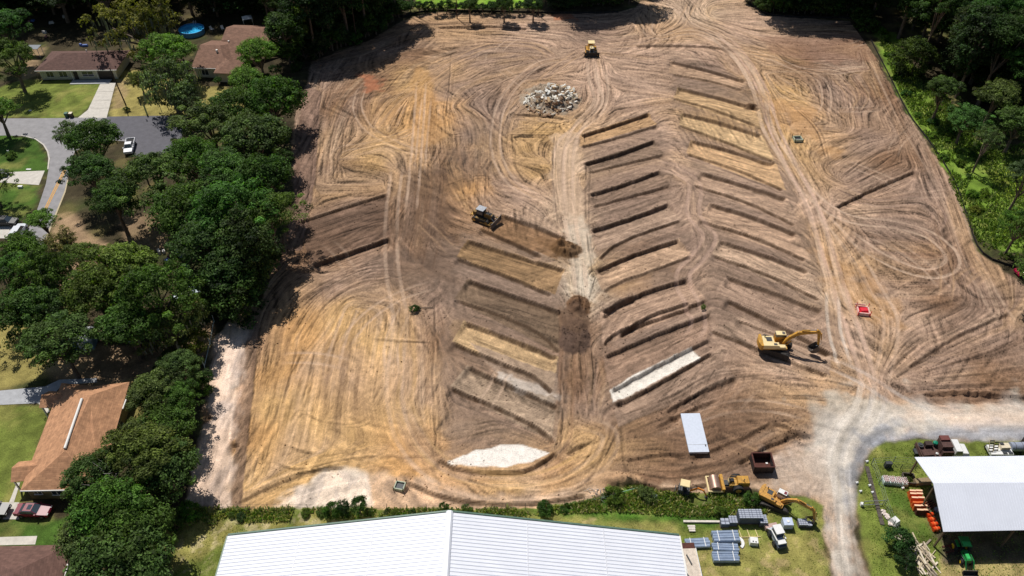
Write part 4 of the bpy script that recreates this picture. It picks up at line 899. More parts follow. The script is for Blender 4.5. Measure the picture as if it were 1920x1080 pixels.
woods([(1640,-60),(2150,-60),(2150,190),(1900,230),(1790,190),(1730,130),(1680,70)], 100, (4.5,6.6), (15,22), ['tall','tall','oak'], [DK, DK, (.66,.74,.8)], 'tall tree at the upper right', 'dense woods at the upper right', 3.8)
fr = random.Random(31)
for nm, lst, lo, hi in (('tall front tree along the top right silt fence', [(1412,2),(1440,22),(1472,28),(1505,26),(1538,28),(1570,30),(1602,30),(1632,48)], 26, 31), ('tall front tree at the upper left dirt corner', [(592,112),(622,98),(655,86),(688,72),(716,54),(742,36)], 20, 24), ('tall front tree left of the top road exit', [(1060,18),(1092,14),(1122,14),(1152,10),(1178,2)], 20, 25)):
    for k, (px, py) in enumerate(lst):
        q = G(px, py-6); tree(0, 0, fr.uniform(4.6,6.0), fr.uniform(lo,hi), fr.choice(['tall','oak']), fr.choice([DK,DM]), nm+', %s from left' % ORD[k], 'front rows of the woods', 'woodland_tree', world=Vector((q.x,q.y,0)))
g2 = 'trees at the right edge'
for (px, py, R, H, kind, tint, lb) in [
 (1870,180,5.0,12,'oak',(.95,1,1),'broad green oak at the right edge below the tall dark woods'), (1812,226,4.2,9,'oak',(.9,.95,.9),'green oak leaning out over the bright undergrowth'),
 (1912,228,4.4,11,'oak',DM,'oak at the right edge above the bright grass patch'), (1852,262,2.6,10,'airy',MD,'thin tree whose bare trunk stands beside the bright grass patch'),
 (1925,330,3.4,12,'airy',DM,'dark thin tree at the right edge with a leaning trunk'), (1770,170,4.4,11,'oak',DM,'dark oak in the corner of the undergrowth'), (1720,110,4.0,10,'tall',MD,'tree at the woods edge by the upper right site corner'),
 (1915,420,2.8,9,'oak',DM,'dark oak above the pink object at the right edge'), (1955,440,5,12,'oak',DM,'oak beyond the right picture edge throwing shade on the gravel'), (1962,520,4.5,11,'oak',DM,'oak just outside the right edge below the pink object')]:
    tree(px, py, R, H, kind, tint, lb, g2, 'tree')
# hedge along the top edge
for k, px in enumerate(range(752, 1024, 17)):
    tree(px, 13+rw.uniform(-2, 3), rw.uniform(1.3, 2.0), rw.uniform(2.4, 3.6), 'bush', rw.choice([DK, DM, (.5,.55,.5)]), '%s dark bush from the left in the hedge along the top edge of the dirt' % ORD[k], 'hedge along the top edge of the dirt', 'hedge_bush', 'bush')
for px, od in ((880,'left'), (945,'middle'), (1000,'right')): tree(px, 8, 2.8, 7, 'oak', DK, od+' one of three small dark trees in the hedge before the bright field', 'small trees in the top hedge', 'small_tree')
# undergrowth shrubs on the right
UG = gpoly([(1640,55),(1675,60),(1720,130),(1790,200),(1850,250),(1880,330),(1850,440),(1800,360),(1760,290),(1712,212),(1668,135)])
def scatter(UG, N):
    pts = []
    while len(pts) < N:
        x = rw.uniform(UG[:,0].min(), UG[:,0].max()); y = rw.uniform(UG[:,1].min(), UG[:,1].max())
        if inside(np.array([x]), np.array([y]), UG)[0]: pts.append((x, y))
    return pts
for (x, y), lb in zip(*rowlabels(scatter(UG, 60), 'shrub right of the silt fence', 6)):
    tree(0, 0, rw.uniform(.5, 1.25), rw.uniform(.5, 1.3), 'bush', rw.choice([(1.8,1.75,.9),(1.4,1.45,.8),(2.1,1.8,1.0),MD]), lb, 'undergrowth shrubs on the right', 'shrub', 'shrub', world=Vector((x, y, 0)))
for nm, pl, N in (('bush in the upper right woods', [(1650,-50),(2050,-50),(2050,180),(1900,225),(1790,180),(1730,120),(1690,70)], 90), ('bush in the upper left wood', [(520,0),(700,-30),(735,28),(660,62),(590,100),(565,145),(535,120)], 40), ('bush right of the top road', [(1410,-40),(1640,-40),(1640,40),(1600,28),(1450,20)], 36)):
    for (x, y), lb in zip(*rowlabels(scatter(gpoly(pl), N), nm, 9)):
        tree(0, 0, rw.uniform(1.6, 3.2), rw.uniform(2.2, 5), 'bush', rw.choice([DK, DM, MD]), lb, nm.replace('bush in','understorey of').replace('bush right','understorey right'), 'understorey_bush', 'bush', world=Vector((x, y, 0)))
for nm, line, N in (('bush in front of the top right woods', [(1408,6),(1440,29),(1600,38),(1634,66)], 22), ('bush in front of the upper left wood', [(590,118),(650,92),(700,72),(756,34)], 18), ('bush at the top road woods', [(1035,22),(1185,14)], 12)):
    P = gpoly(line); L = np.concatenate([[0], np.cumsum(np.hypot(*(P[1:]-P[:-1]).T))]); pts = []
    for k in range(N):
        t = L[-1]*(k+.5)/N; pts.append((np.interp(t, L, P[:,0])+rw.uniform(-.5,.5), np.interp(t, L, P[:,1])+rw.uniform(1.8,3.4)))
    for (x, y), lb in zip(*rowlabels(pts, nm, 11)):
        tree(0, 0, rw.uniform(1.8, 3.0), rw.uniform(3, 6), 'bush', rw.choice([DK, DM, MD]), lb, nm.replace('bush','bushes'), 'woodland_edge_bush', 'bush', world=Vector((x, y, 0)))
# belt understorey on the left, shaded
UG = gpoly([(500,60),(560,120),(545,250),(530,400),(480,520),(400,640),(390,760),(360,840),(330,950),(290,1000),(250,900),(300,700),(380,560),(400,450),(480,250),(500,150)])
for (x, y), lb in zip(*rowlabels(scatter(UG, 70), 'bush under the left oaks', 6)):
    tree(0, 0, rw.uniform(.8, 2.0), rw.uniform(1, 3), 'bush', rw.choice([DK, DM, MD]), lb, 'bushes under the left tree belt', 'understorey_bush', 'bush', world=Vector((x, y, 0)))
for (px, py, R, H, tint, lb) in [
 (672,945,1.3,3.3,DM,'taller dark shrub of the fence line poking above the sand left of the roof ridge'), (646,950,.9,2.4,DK,'slim dark shrub beside the taller one on the fence line'), (624,957,1.2,1.9,DM,'low wide shrub on the fence line left of the slim one'),
 (833,950,.6,1.5,MD,'tiny shrub at the roof ridge end'), (1210,925,1.3,1.6,BR,'bright bush in the tall grass above the white roof'), (1020,952,1.2,1.4,DM,'dark low bush above the right half of the white roof'),
 (1150,930,1.4,1.5,BR,'green bush where the tall grass begins'), (1410,935,1.2,1.6,MD,'green bush between roller and parked excavator'), (1690,1010,1.9,3.2,DM,'dark green bush above the timber pile'), (1700,1050,1.5,2.4,DK,'darker bush beside the timber pile'),
 (778,578,.9,1.1,MD,'small green bush alone on the dirt left of the dug strips'), (1319,577,.5,.6,BR,'tiny green clump between the two rows of dug strips'), (525,292,1.0,1.3,BR,'bright shrub on the orange soil at the left dirt edge'), (520,262,.9,1.2,YL,'yellow green shrub at the left dirt edge'),
 (20,292,1.0,1.2,YL,'small shrub on the rounded corner lawn'), (408,150,1.1,2.4,MD,'dark palm like shrub before the upper right house'), (1075,186,.6,.8,MD,'green sprig growing in the rubble pile'), (1350,960,.8,1,BR,'low tuft behind the grey pallets'),
 (238,205,.7,1.0,DM,'dark shrub at the foot of the utility pole'), (355,960,1.5,2.2,BR,'bright bush at the lower left corner of the sand'), (330,985,1.2,1.8,MD,'bush beside the dark oaks at the lower left')]:
    tree(px, py, R, H, 'bush', tint, lb, None, 'shrub', 'bush')
LW = gpoly([(350,956),(620,957),(900,957),(1060,950),(1140,935),(1170,925),(1170,940),(1060,962),(900,966),(620,968),(350,972)])
for (x, y), lb in zip(*rowlabels(scatter(LW, 20), 'weedy bush along the fence line', 12)):
    tree(0, 0, rw.uniform(.35, .8), rw.uniform(.4, 1.1), 'bush', rw.choice([DM, MD, BR, YL]), lb, 'weedy bushes along the fence line', 'weed_bush', 'bush', world=Vector((x, y, 0)))
# grass tufts: uncountable
def tufts(name, poly, n, hmin, hmax, cols, seed, dens=None):
    rnd = np.random.RandomState(seed); P = gpoly(poly); pts = []
    x = rnd.uniform(P[:,0].min(), P[:,0].max(), n*3); y = rnd.uniform(P[:,1].min(), P[:,1].max(), n*3)
    k = inside(x, y, P); x = x[k][:n]; y = y[k][:n]
    keep = fbm(x, y, 1.6, 2, seed)+fbm(x, y, 6, 2, seed+5) > -.35; x = x[keep]; y = y[keep]; m = len(x)
    h = rnd.uniform(hmin, hmax, m); a = rnd.uniform(0, 6.28, m); w = h*.22+.05
    ax = np.c_[np.cos(a), np.sin(a), np.zeros(m)]; c = np.c_[x, y, np.full(m, -.03)]; tip = c+np.c_[rnd.normal(0,.35,m)*h, rnd.normal(0,.35,m)*h, h]
    V = np.stack([c-ax*w[:,None], c+ax*w[:,None], tip+ax*w[:,None]*.3, tip-ax*w[:,None]*.3], 1).reshape(-1, 3)
    C = np.array(cols)[rnd.randint(0, len(cols), m)]*rnd.uniform(.6, 1.4, (m, 1))
    o = bpy.data.objects.new(name, quadmesh(name, V, np.repeat(C, 4, 0), M_LEAF)); COL.objects.link(o); o['kind'] = 'stuff'; o.color = (1,1,1,1)
    o['label'] = {'tall_grass': 'tall green grass along the edge of the cleared dirt'}.get(name, 'short green and dry grass tufts'); o['category'] = 'grass'
GR = [(.16,.29,.05), (.12,.22,.04), (.22,.31,.07)]; DRY = [(.40,.38,.16), (.27,.33,.10), (.5,.44,.24)]
tufts('tall_grass', [(345,952),(620,953),(900,955),(1060,948),(1140,928),(1180,908),(1230,920),(1330,928),(1440,930),(1440,965),(1290,970),(1150,960),(960,968),(640,975),(340,985)], 14000, .15, .55, GR+DRY+DRY, 3)
tufts('lawn_grass', [(320,985),(640,970),(1000,960),(1300,965),(1540,940),(1560,1100),(240,1100)], 9000, .06, .15, DRY+GR[:2], 4)
tufts('lawn_grass', [(1615,880),(1640,845),(1720,830),(1960,830),(1960,1100),(1640,1100)], 8000, .08, .2, GR+DRY[:2], 5)
tufts('undergrowth_grass', [(1640,50),(1720,130),(1790,200),(1960,260),(1960,495),(1870,485),(1830,450),(1750,280),(1690,180)], 20000, .2, .7, [(.15,.22,.05), (.12,.19,.04), (.22,.26,.08)], 6)
# dead bare branches at the brown house
def dead(px, py, z, R, label, seed):
    p = G(px, py, z); mb = MB(); rd = random.Random(seed)
    o = empty('dead_tree', (p.x, p.y, 0), 0, label, 'dead tree')
    mb.tube([(0,0,0),(.1,.1,z*.5),(0,0,z*.8)], .2, 6, .12); mb.build('trunk', M_DEAD, o)
    mb = MB()
    for k in range(15):
        a = rd.uniform(0, 6.28); e = rd.uniform(.1, 1.1); q = Vector((0,0,z*.75)); d = Vector((math.cos(a)*math.cos(e), math.sin(a)*math.cos(e), math.sin(e)))
        L = R*rd.uniform(.6, 1.1); pts = [q]; 
        for j in range(4):
            q = q+d*L/4; d = (d+Vector([rd.uniform(-.45,.45) for _ in range(3)])).normalized(); pts.append(q)
            if j > 0:
                d2 = (d+Vector([rd.uniform(-.9,.9) for _ in range(3)])).normalized(); mb.tube([q, q+d2*L*.28, q+d2*L*.42+Vector((0,0,.15))], .04, 4, .015)
        mb.tube(pts, .10, 5, .03)
    mb.build('branches', M_DEAD, o)
dead(203,886,8.5,3.0,'bare grey dead tree sticking out of the oaks at the brown roof corner',3)
dead(172,925,6.0,2.2,'low bare grey dead tree in front of the brown house wall',8)
print('trees', time.time()-T0)
# ================================================================== ROADS, SLABS
def slabmat(name, col, crack=True, sc=1.2):
    return mat(name, col, .9, var=.10, scale=sc, bump=.15)
M_CONC = slabmat('concrete', lin(206,200,190)); M_ASPH = slabmat('asphalt', lin(150,148,150), sc=.8); M_ASPD = slabmat('shaded_asphalt', lin(98,97,104), sc=.9)  # the court's asphalt has the shade of the trees put into its darker colour
M_YEL = mat('road_paint_yellow', lin(214,160,70), .8, var=.12, scale=2); M_CONCD = slabmat('weathered_concrete', lin(176,178,182))
def struct(o): o['kind'] = 'structure'; return o
def px_sheet(name, pts, m, z, th=None, smooth=False):
    P = gpoly(pts)
    if smooth: P = catmull(np.vstack([P, P[:1]]), 1.5)[:-1]
    return struct(MB().sheet([tuple(p) for p in P], z, th).build(name, m))
px_sheet('street', [(-60,222),(30,222),(60,222),(140,221),(205,219),(300,217),(350,216),(345,240),(335,262),(333,292),(250,294),(235,265),(200,262),(160,272),(140,285),(133,305),(127,335),(122,358),(105,400),(85,450),(60,480),(20,480),(30,460),(62,415),(75,378),(86,345),(91,318),(93,298),(90,285),(82,272),(66,261),(40,255),(10,254),(-60,256)], M_ASPH, .012)
px_sheet('asphalt_court', [(190,219),(350,216),(345,240),(333,292),(250,294),(235,262),(205,258)], M_ASPD, .017)
px_sheet('curb', [(91,318),(94,298),(91,284),(83,271),(67,260),(40,253.6),(40,254.8),(66,261.6),(81,272.5),(88.5,285),(91,298),(89,318)], M_CONC, .10, .12)
px_sheet('street_edge', [(126,337),(128,337),(123,360),(106,402),(86,452),(84,450),(104,400),(121,358)], mat('sandy_edge', lin(196,182,150), .95), .02)
px_sheet('driveway', [(189,155),(217,155),(200,221),(146,221),(165,206)], M_CONC, .03); px_sheet('driveway', [(-60,326),(60,321),(84,320),(73,347),(0,342),(-60,342)], M_CONC, .03)
px_sheet('driveway', [(-60,424),(46,424),(30,447),(-60,447)], M_CONC, .03)
px_sheet('driveway', [(-60,738),(84,725),(112,712),(182,709),(182,717),(116,722),(100,742),(72,756),(-60,762)], M_CONCD, .03)
px_sheet('walkway', [(72,756),(84,753),(94,773),(85,775)], M_CONC, .04); px_sheet('walkway', [(32,905),(38,905),(26,943),(17,943)], M_CONC, .04)
px_sheet('driveway', [(-60,942),(36,942),(36,974),(-60,973)], M_CONC, .03); px_sheet('driveway', [(-60,1009),(70,1005),(66,1021),(-60,1024)], M_CONC, .03)
for pp in ([(119,318),(121,318),(84,393),(82,393)], [(122,319),(124,319),(87,394),(85,394)]): px_sheet('centre_line', pp, M_YEL, .022)
# driveway joints
for a, b in (((181,172),(212,172)), ((176,188),(208,188)), ((170,203),(204,203))):
    p = G(*a); q = G(*b); struct(MB().tube([(p.x,p.y,.03),(q.x,q.y,.03)], .03, 4).build('slab_joint', mat('joint', (.12,.11,.10), .9)))

# ================================================================== HOUSES
def shingle(name, col):
    m = mat(name, col, .92, var=.16, scale=1.4, bump=.2); nt = m.node_tree; b = nt.nodes['Principled BSDF']
    tc = nt.nodes.new('ShaderNodeTexCoord'); bt = nt.nodes.new('ShaderNodeTexBrick'); bt.inputs['Scale'].default_value = 1
    bt.inputs['Brick Width'].default_value = .9; bt.inputs['Row Height'].default_value = .28; bt.inputs['Mortar Size'].default_value = .015
    bt.inputs['Color1'].default_value = (1,1,1,1); bt.inputs['Color2'].default_value = (.74,.72,.72,1); bt.inputs['Mortar'].default_value = (.6,.58,.56,1)
    nt.links.new(tc.outputs['UV'], bt.inputs['Vector'])
    mx = nt.nodes.new('ShaderNodeMix'); mx.data_type = 'RGBA'; mx.blend_type = 'MULTIPLY'; mx.inputs[0].default_value = .9
    old = b.inputs['Base Color'].links[0].from_socket
    nt.links.new(old, mx.inputs[6]); nt.links.new(bt.outputs['Color'], mx.inputs[7]); nt.links.new(mx.outputs[2], b.inputs['Base Color'])
    return m
M_SH1 = shingle('shingles_dark_brown', lin(112,84,76)); M_SH2 = shingle('shingles_tan_brown', lin(142,108,90)); M_SH3 = shingle('shingles_orange_brown', lin(202,152,114)); M_SH4 = shingle('shingles_mauve_brown', lin(118,88,78))
M_WALLC = mat('cream_siding', lin(205,200,176), .8, scale=4); M_WALLO = mat('olive_wall', lin(140,126,84), .85, scale=4); M_WIN = mat('window_glass', (.03,.04,.05), .1, spec=.8, var=.05)
M_FRAME = mat('white_trim', lin(232,230,224), .6, var=.04); M_DOOR = mat('dark_door', lin(60,50,46), .6); M_RUST = mat('rust_brown_steel', lin(86,44,34), .8, var=.25, scale=3)
def uv_planar(o):
    me = o.data; uv = me.uv_layers.new(name='UVMap')
    for p in me.polygons:
        n = p.normal; u = Vector((0,0,1)).cross(n)
        if u.length < .05: u = Vector((1,0,0))
        u.normalize(); v = n.cross(u)
        for li in p.loop_indices:
            c = me.vertices[me.loops[li].vertex_index].co; uv.data[li].uv = (c.dot(u), c.dot(v))
def roof_planes(polys, th=.12):
    """thick roof faces: list of 3D polygons"""
    mb = MB()
    for P in polys:
        P = [Vector(p) for p in P]; n = (P[1]-P[0]).cross(P[2]-P[0]).normalized()
        if n.z < 0: P = P[::-1]; n = -n
        k = len(P); Q = [p-n*th for p in P]
        mb.add(P+Q, [tuple(range(k)), tuple(range(2*k-1, k-1, -1))]+[(i, k+i, k+(i+1)%k, (i+1)%k) for i in range(k)])
    return mb
def add_window(parent, c, w, h, rz, sill=True, frame=M_FRAME):
    """window proud of the wall; c centre, rz direction the wall faces"""
    o = MB().box((0,.05,0),(w+.16,.06,h+.16)).build('window', frame, parent, loc=c, rot=(0,0,rz))
    MB().box((0,.10,0),(w,.05,h)).build('pane', M_WIN, o)
    MB().box((0,.14,0),(.06,.04,h)).build('mullion', frame, o)
    if sill: MB().box((0,.14,-h/2-.08),(w+.3,.16,.07)).build('sill', frame, o)
    return o
def house_poly(name, pts, h, base, m, parent, inset=.5):
    P = [Vector((p[0], p[1], 0)) for p in pts]; c = sum(P, Vector())/len(P)
    Q = [(p.x+(c.x-p.x)*0, p.y) for p in P]
    return MB().sheet([(q[0], q[1]) for q in Q], h, h).build(name, m, parent)

# upper left house: hip roof, long side towards us
def hip_house(px0, py0, px1, py1, eave, ridge, depth, hipl, hipr, rm, wm, label, ov=.6):
    a = G(px0, py0, eave); b = G(px1, py1, eave)
    ang = math.atan2(b.y-a.y, b.x-a.x); w = (b-a).length
    o = empty('house', (a.x, a.y, 0), ang, label, 'house')
    D = depth; e = eave; r = ridge
    A=(0,0,e); B=(w,0,e); C=(w,D,e); E=(0,D,e); R0=(hipl,D/2,r); R1=(w-hipr,D/2,r)
    ro = roof_planes([[A,B,R1,R0],[B,C,R1],[C,E,R0,R1],[E,A,R0]]).build('roof', rm, o); uv_planar(ro)
    MB().box((w/2,D/2,(e-.15)/2),(w-2*ov,D-2*ov,e-.15)).build('wall', wm, o)
    MB().box((w/2,-.04,e-.09),(w+.1,.10,.2)).build('gutter', M_FRAME, o)
    return o, w, D, ov
o, w, D, ov = hip_house(65,133,218,131,2.7,4.7,10.5,5.2,5.0,M_SH1,M_WALLC,'cream house with dark brown hip roof and carport porch at the upper left')
for x, ww in ((3.0,1.6),(6.2,1.8)): add_window(o, (x,ov,1.45), ww, 1.3, math.pi)
add_window(o, (12.2,ov,1.5), 2.6, 1.2, math.pi)
MB().box((9.2,ov-.04,1.05),(1.0,.08,2.1)).build('door', M_DOOR, o)
MB().box((w-3.2,ov-.05,1.15),(3.6,.1,2.3)).build('garage_opening', M_DOOR, o)
for x in (8.4,14.6): MB().box((x,.25,1.3),(.14,.14,2.6)).build('porch_post', M_FRAME, o)
MB().box((13.0,-.9,.06),(9.5,2.2,.12)).build('porch_slab', M_CONCD, o); MB().tube([(w*.55,D*.62,3.9),(w*.55,D*.62,4.9)], .12, 8).build('vent_pipe', M_FRAME, o)
# upper right house
o, w, D, ov = hip_house(358,127,425,129,2.8,5.2,15,.3,3.6,M_SH2,M_WALLC,'house with tan brown hip roof behind the mossy trees, pool beside it')
add_window(o, (3.0,ov,1.4), 1.6, 1.3, math.pi)
e=2.8
q = roof_planes([[(w-2.6,-2.2,2.7),(w+3.0,-2.2,2.7),(w+.4,1.8,4.0)],[(w-2.6,-2.2,2.7),(w+.4,1.8,4.0),(w-2.6,5,3.6)],[(w+3.0,-2.2,2.7),(w+3.2,7,2.8),(w+.4,1.8,4.0)]]).build('porch_roof', M_SH2, o); uv_planar(q)
q = roof_planes([[(3,D-1,3.3),(w+9,D-1,3.3),(w+6,D+4,4.6),(3,D+4,4.6)],[(3,D+4,4.6),(w+6,D+4,4.6),(w+9,D+9,3.0),(3,D+9,3.0)],[(w-.5,4,2.8),(w+9,D-1,2.9),(w-3,D/2+4,5.0)]]).build('wing_roof', M_SH2, o); uv_planar(q)
MB().box((w/2+6,D+4,1.4),(w+5,9,2.8)).build('wing_wall', M_WALLC, o); MB().box((w+.3,.2,1.3),(4.6,3.4,2.6)).build('porch_wall', M_WALLC, o)
MB().cyl((5.2,D/2-2.2,4.3),(5.2,D/2-2.2,5.1),.26).build('roof_vent', M_FRAME, o)
MB().cyl((6.4,D/2+3.2,4.3),(6.4,D/2+3.2,4.95),.2).build('roof_vent', M_FRAME, o)

# long brown house, lower left: built from its roof corners
def V3(px, py, z): p = G(px, py, z); return Vector((p.x, p.y, z))
E3 = 2.9; R3 = 5.6
o = empty('house', (0,0,0), 0, 'long house with orange brown shingle roof and white ridge vent', 'house')
base = G(120, 830, 0); o.location = (base.x, base.y, 0)
def L(v): return (v.x-base.x, v.y-base.y, v.z)
nw=V3(115,718,E3); sw=V3(38,920,E3); se=V3(186,917,E3); ne=V3(243,716,E3); r0=V3(122,845,R3); r1=V3(158,741,R3); nv=V3(166,738,R3-.2)
mid=V3(170,741,R3-.1); ntop=V3(178,724,E3)
polys=[[nw,sw,r0,r1],[sw,se,r0],[se,ne,mid,r1,r0],[nw,r1,mid,ntop],[ntop,mid,ne]]
ro = roof_planes([[L(v) for v in P] for P in polys]).build('roof', M_SH3, o); uv_planar(ro)
MB().tube([L(V3(153.5,748,R3+.1)), L(V3(121.5,841,R3+.1))], .22, 6).build('ridge_vent', M_FRAME, o)
def ins(v, k=.06):
    c = (nw+sw+se+ne)/4; return (v.x+(c.x-v.x)*k-base.x, v.y+(c.y-v.y)*k-base.y)
MB().sheet([ins(sw),ins(se),ins(ne),ins(nw)], E3-.12, E3-.12).build('wall', M_WALLO, o)
for (ax, ay, bx, by, wd) in ((82,748,113,741,3.2),(27,884,62,872,3.4)):
    a = V3(ax,ay,2.7); b = V3(bx,by,3.7)
    d = (b-a); d.z = 0; n_ = Vector((-d.y, d.x, 0)).normalized()
    a2 = Vector((a.x,a.y,3.6)); b2 = Vector((b.x,b.y,3.6))+d*.6
    q = roof_planes([[L(a2),L(b2),L(b2+n_*wd/2+Vector((0,0,-1))),L(a2+n_*wd/2+Vector((0,0,-1)))],[L(a2),L(a2-n_*wd/2+Vector((0,0,-1))),L(b2-n_*wd/2+Vector((0,0,-1))),L(b2)]]).build('entry_roof', M_SH3, o); uv_planar(q)
    for s in (-1, 1):
        p = a2+n_*s*(wd/2-.25)+d.normalized()*.3; MB().box((p.x-base.x,p.y-base.y,1.3),(.18,.18,2.6)).build('porch_post', M_FRAME, o)
ws = Vector((*ins(sw),0)); we = Vector((*ins(se),0)); dr = math.atan2(we.y-ws.y, we.x-ws.x)
c = ws.lerp(we,.40); add_window(o, (c.x,c.y,1.7), 1.4, 1.2, dr+math.pi); c = ws.lerp(we,.14); add_window(o, (c.x,c.y,1.7), .9, .7, dr+math.pi)
eg = Vector((*ins(se),0)); ng = Vector((*ins(ne),0)); c = eg.lerp(ng,.62); add_window(o, (c.x,c.y,1.7), 1.8, 1.3, math.atan2(ng.y-eg.y,ng.x-eg.x)+math.pi)
MB().tube([L(V3(239,742,E3-.05)),L(V3(230,767,E3-.05))], .13, 6).build('gutter', M_FRAME, o)
MB().tube([L(V3(38,921,E3-.05)),L(V3(186,918,E3-.05))], .10, 6).build('gutter', M_FRAME, o, label='dark front gutter')
MB().box((0,0,0),(.01,.01,.01))
# reddish roof at the lower left corner
o = empty('house', (G(60,1060).x, G(60,1060).y, 0), 0, 'house with mauve brown hip roof cut by the lower left corner', 'house'); base = G(60,1060)
a=V3(-70,1026,2.9); b=V3(132,1021,2.9); c_=V3(116,1130,2.9); dd=V3(-90,1140,2.9); r=V3(27,1072,5.2); r2=V3(5,1150,5.2)
ro = roof_planes([[L(v) for v in P] for P in ([a,b,r],[b,c_,r2,r],[a,r,r2,dd])]).build('roof', M_SH4, o); uv_planar(ro)
def insc(v, c, k=.05): return (v.x+(c.x-v.x)*k-base.x, v.y+(c.y-v.y)*k-base.y)
cc=(a+b+c_+dd)/4; MB().sheet([insc(v,cc) for v in (dd,c_,b,a)], 2.78, 2.78).build('wall', M_WALLC, o)
MB().tube([L(V3(127,1058,2.9)),L(V3(121,1085,2.9))], .12, 6).build('gutter', M_FRAME, o)
p=V3(112,1018,3.3); MB().tube([(p.x-base.x,p.y-base.y,2.9),(p.x-base.x,p.y-base.y,3.8),(p.x-base.x+.25,p.y-base.y,3.95)], .09, 6).build('vent_pipe', M_DOOR, o)
# pale blue shed among the oaks
p = G(162,645); o = empty('shed', (p.x,p.y,0), .12, 'pale blue shed half hidden under the dark oaks at the left', 'shed')
MB().box((0,0,1.2),(3.4,2.8,2.4)).build('wall', mat('pale_blue_wall', lin(120,150,170), .8), o)
q = roof_planes([[(-2,-1.7,2.3),(2,-1.7,2.3),(2,0,3.1),(-2,0,3.1)],[(-2,0,3.1),(2,0,3.1),(2,1.7,2.3),(-2,1.7,2.3)]]).build('roof', mat('grey_metal_roof', lin(190,196,200), .5), o)
MB().box((0,-1.44,.95),(.9,.06,1.9)).build('door', M_FRAME, o)
# grey annex roof left of the cream house
p = G(68,104); o = empty('carport', (p.x,p.y,0), 0, 'small grey flat carport roof left of the cream house', 'carport')
MB().box((0,0,2.3),(3.4,2.4,.1)).build('roof', mat('grey_metal_roof2', lin(120,128,138), .5), o)
for s in ((-1.5,-1),(1.5,-1),(1.5,1),(-1.5,1)): MB().box((s[0],s[1],1.12),(.1,.1,2.24)).build('post', M_FRAME, o)

# ================================================================== BIG METAL BUILDINGS
M_ROOFW = mat('white_metal_roof', lin(234,236,243), .45, var=.035, scale=.4, spec=.4); M_TRIMG = mat('green_trim', lin(92,120,104), .5); M_WALLW = mat('white_metal_wall', lin(216,218,222), .5, var=.04)
M_RIB = mat('roof_rib', lin(222,226,237), .5, var=.03)
EZ = 6.0
A = V3(425,1012,EZ); C2 = V3(1272,997,EZ)
Yg = (A.y+C2.y)/2
lo, hi = 5.0, 14.0
for _ in range(40):
    mz = (lo+hi)/2
    if G(843,960,mz).y > Yg: lo = mz
    else: hi = mz
RZ = mz; Rg = G(843,960,RZ); print('barn ridge z', RZ, 'width', C2.x-A.x, 'y', Yg, A, C2)
X0, X1, XR = A.x, C2.x, Rg.x; YN = Yg-62
o = empty('metal_building', (XR, Yg, 0), 0, 'huge white ribbed metal gable roof building at the bottom centre', 'building')
for sx, xe in ((-1, X0), (1, X1)):
    wd = abs(xe-XR); e = xe-XR
    ro = roof_planes([[(0,0,RZ),(e,0,EZ),(e,YN-Yg,EZ),(0,YN-Yg,RZ)]], .1).build('roof_slope', M_ROOFW, o)
    mb = MB(); n_ = int(62/.47)
    for k in range(n_):
        y = -.35-k*.47; s_l = (EZ-RZ)/wd
        P = [(sx*.35,y,RZ-.0+s_l*.35),(e,y,EZ),(e,y-.17,EZ),(sx*.35,y-.17,RZ+s_l*.35)]
        Q = [(p[0],p[1],p[2]+.045) for p in P]; Q[0]=(Q[0][0],y-.025,Q[0][2]); Q[1]=(Q[1][0],y-.025,Q[1][2]); Q[2]=(Q[2][0],y-.145,Q[2][2]); Q[3]=(Q[3][0],y-.145,Q[3][2])
        mb.add(P+Q, [(4,5,6,7),(0,1,5,4),(2,3,7,6),(1,2,6,5),(3,0,4,7)])
    rb = mb.build('roof_ribs', M_RIB, o); rb['kind'] = 'stuff'
    # gable trim and eave gutter
    mb = MB(); d = Vector((e,0,EZ-RZ)); mb.add([(0,.02,RZ+.12),(e,.02,EZ+.12),(e,.22,EZ+.12),(0,.22,RZ+.12),(0,.02,RZ-.35),(e,.02,EZ-.35),(e,.22,EZ-.35),(0,.22,RZ-.35)], [(0,1,2,3),(4,7,6,5),(2,6,7,3),(0,4,5,1),(1,5,6,2),(0,3,7,4)])
    mb.build('gable_trim', M_TRIMG, o)
    MB().box((e+sx*.08,(YN-Yg)/2,EZ-.1),(.18,62,.2)).build('eave_gutter', M_FRAME if sx > 0 else M_TRIMG, o)
for sx, xe in ((-1, X0), (1, X1)):
    for t in (.33, .66):
        e = (xe-XR)*t; z = RZ+(EZ-RZ)*t
        MB().box((e,(YN-Yg)/2,z+.035),(.12,61.6,.03)).build('sheet_lap', mat('lap_grey', lin(214,216,224), .5), o)
MB().prism([(-.42,RZ+.02),(.42,RZ+.02),(.2,RZ+.22),(-.2,RZ+.22)], .1, YN-Yg).build('ridge_cap', M_ROOFW, o)
mb = MB(); W0, W1 = X0-XR+.5, X1-XR-.5
mb.add([(W0,-.3,0),(W1,-.3,0),(W1,-.3,EZ-.25),(0,-.3,RZ-.25),(W0,-.3,EZ-.25)], [(0,1,2,3,4)]); mb.box(((W0),-31,EZ/2-.1),(.2,61,EZ-.25)); mb.box((W1,-31,EZ/2-.1),(.2,61,EZ-.25))
mb.build('wall', M_WALLW, o)
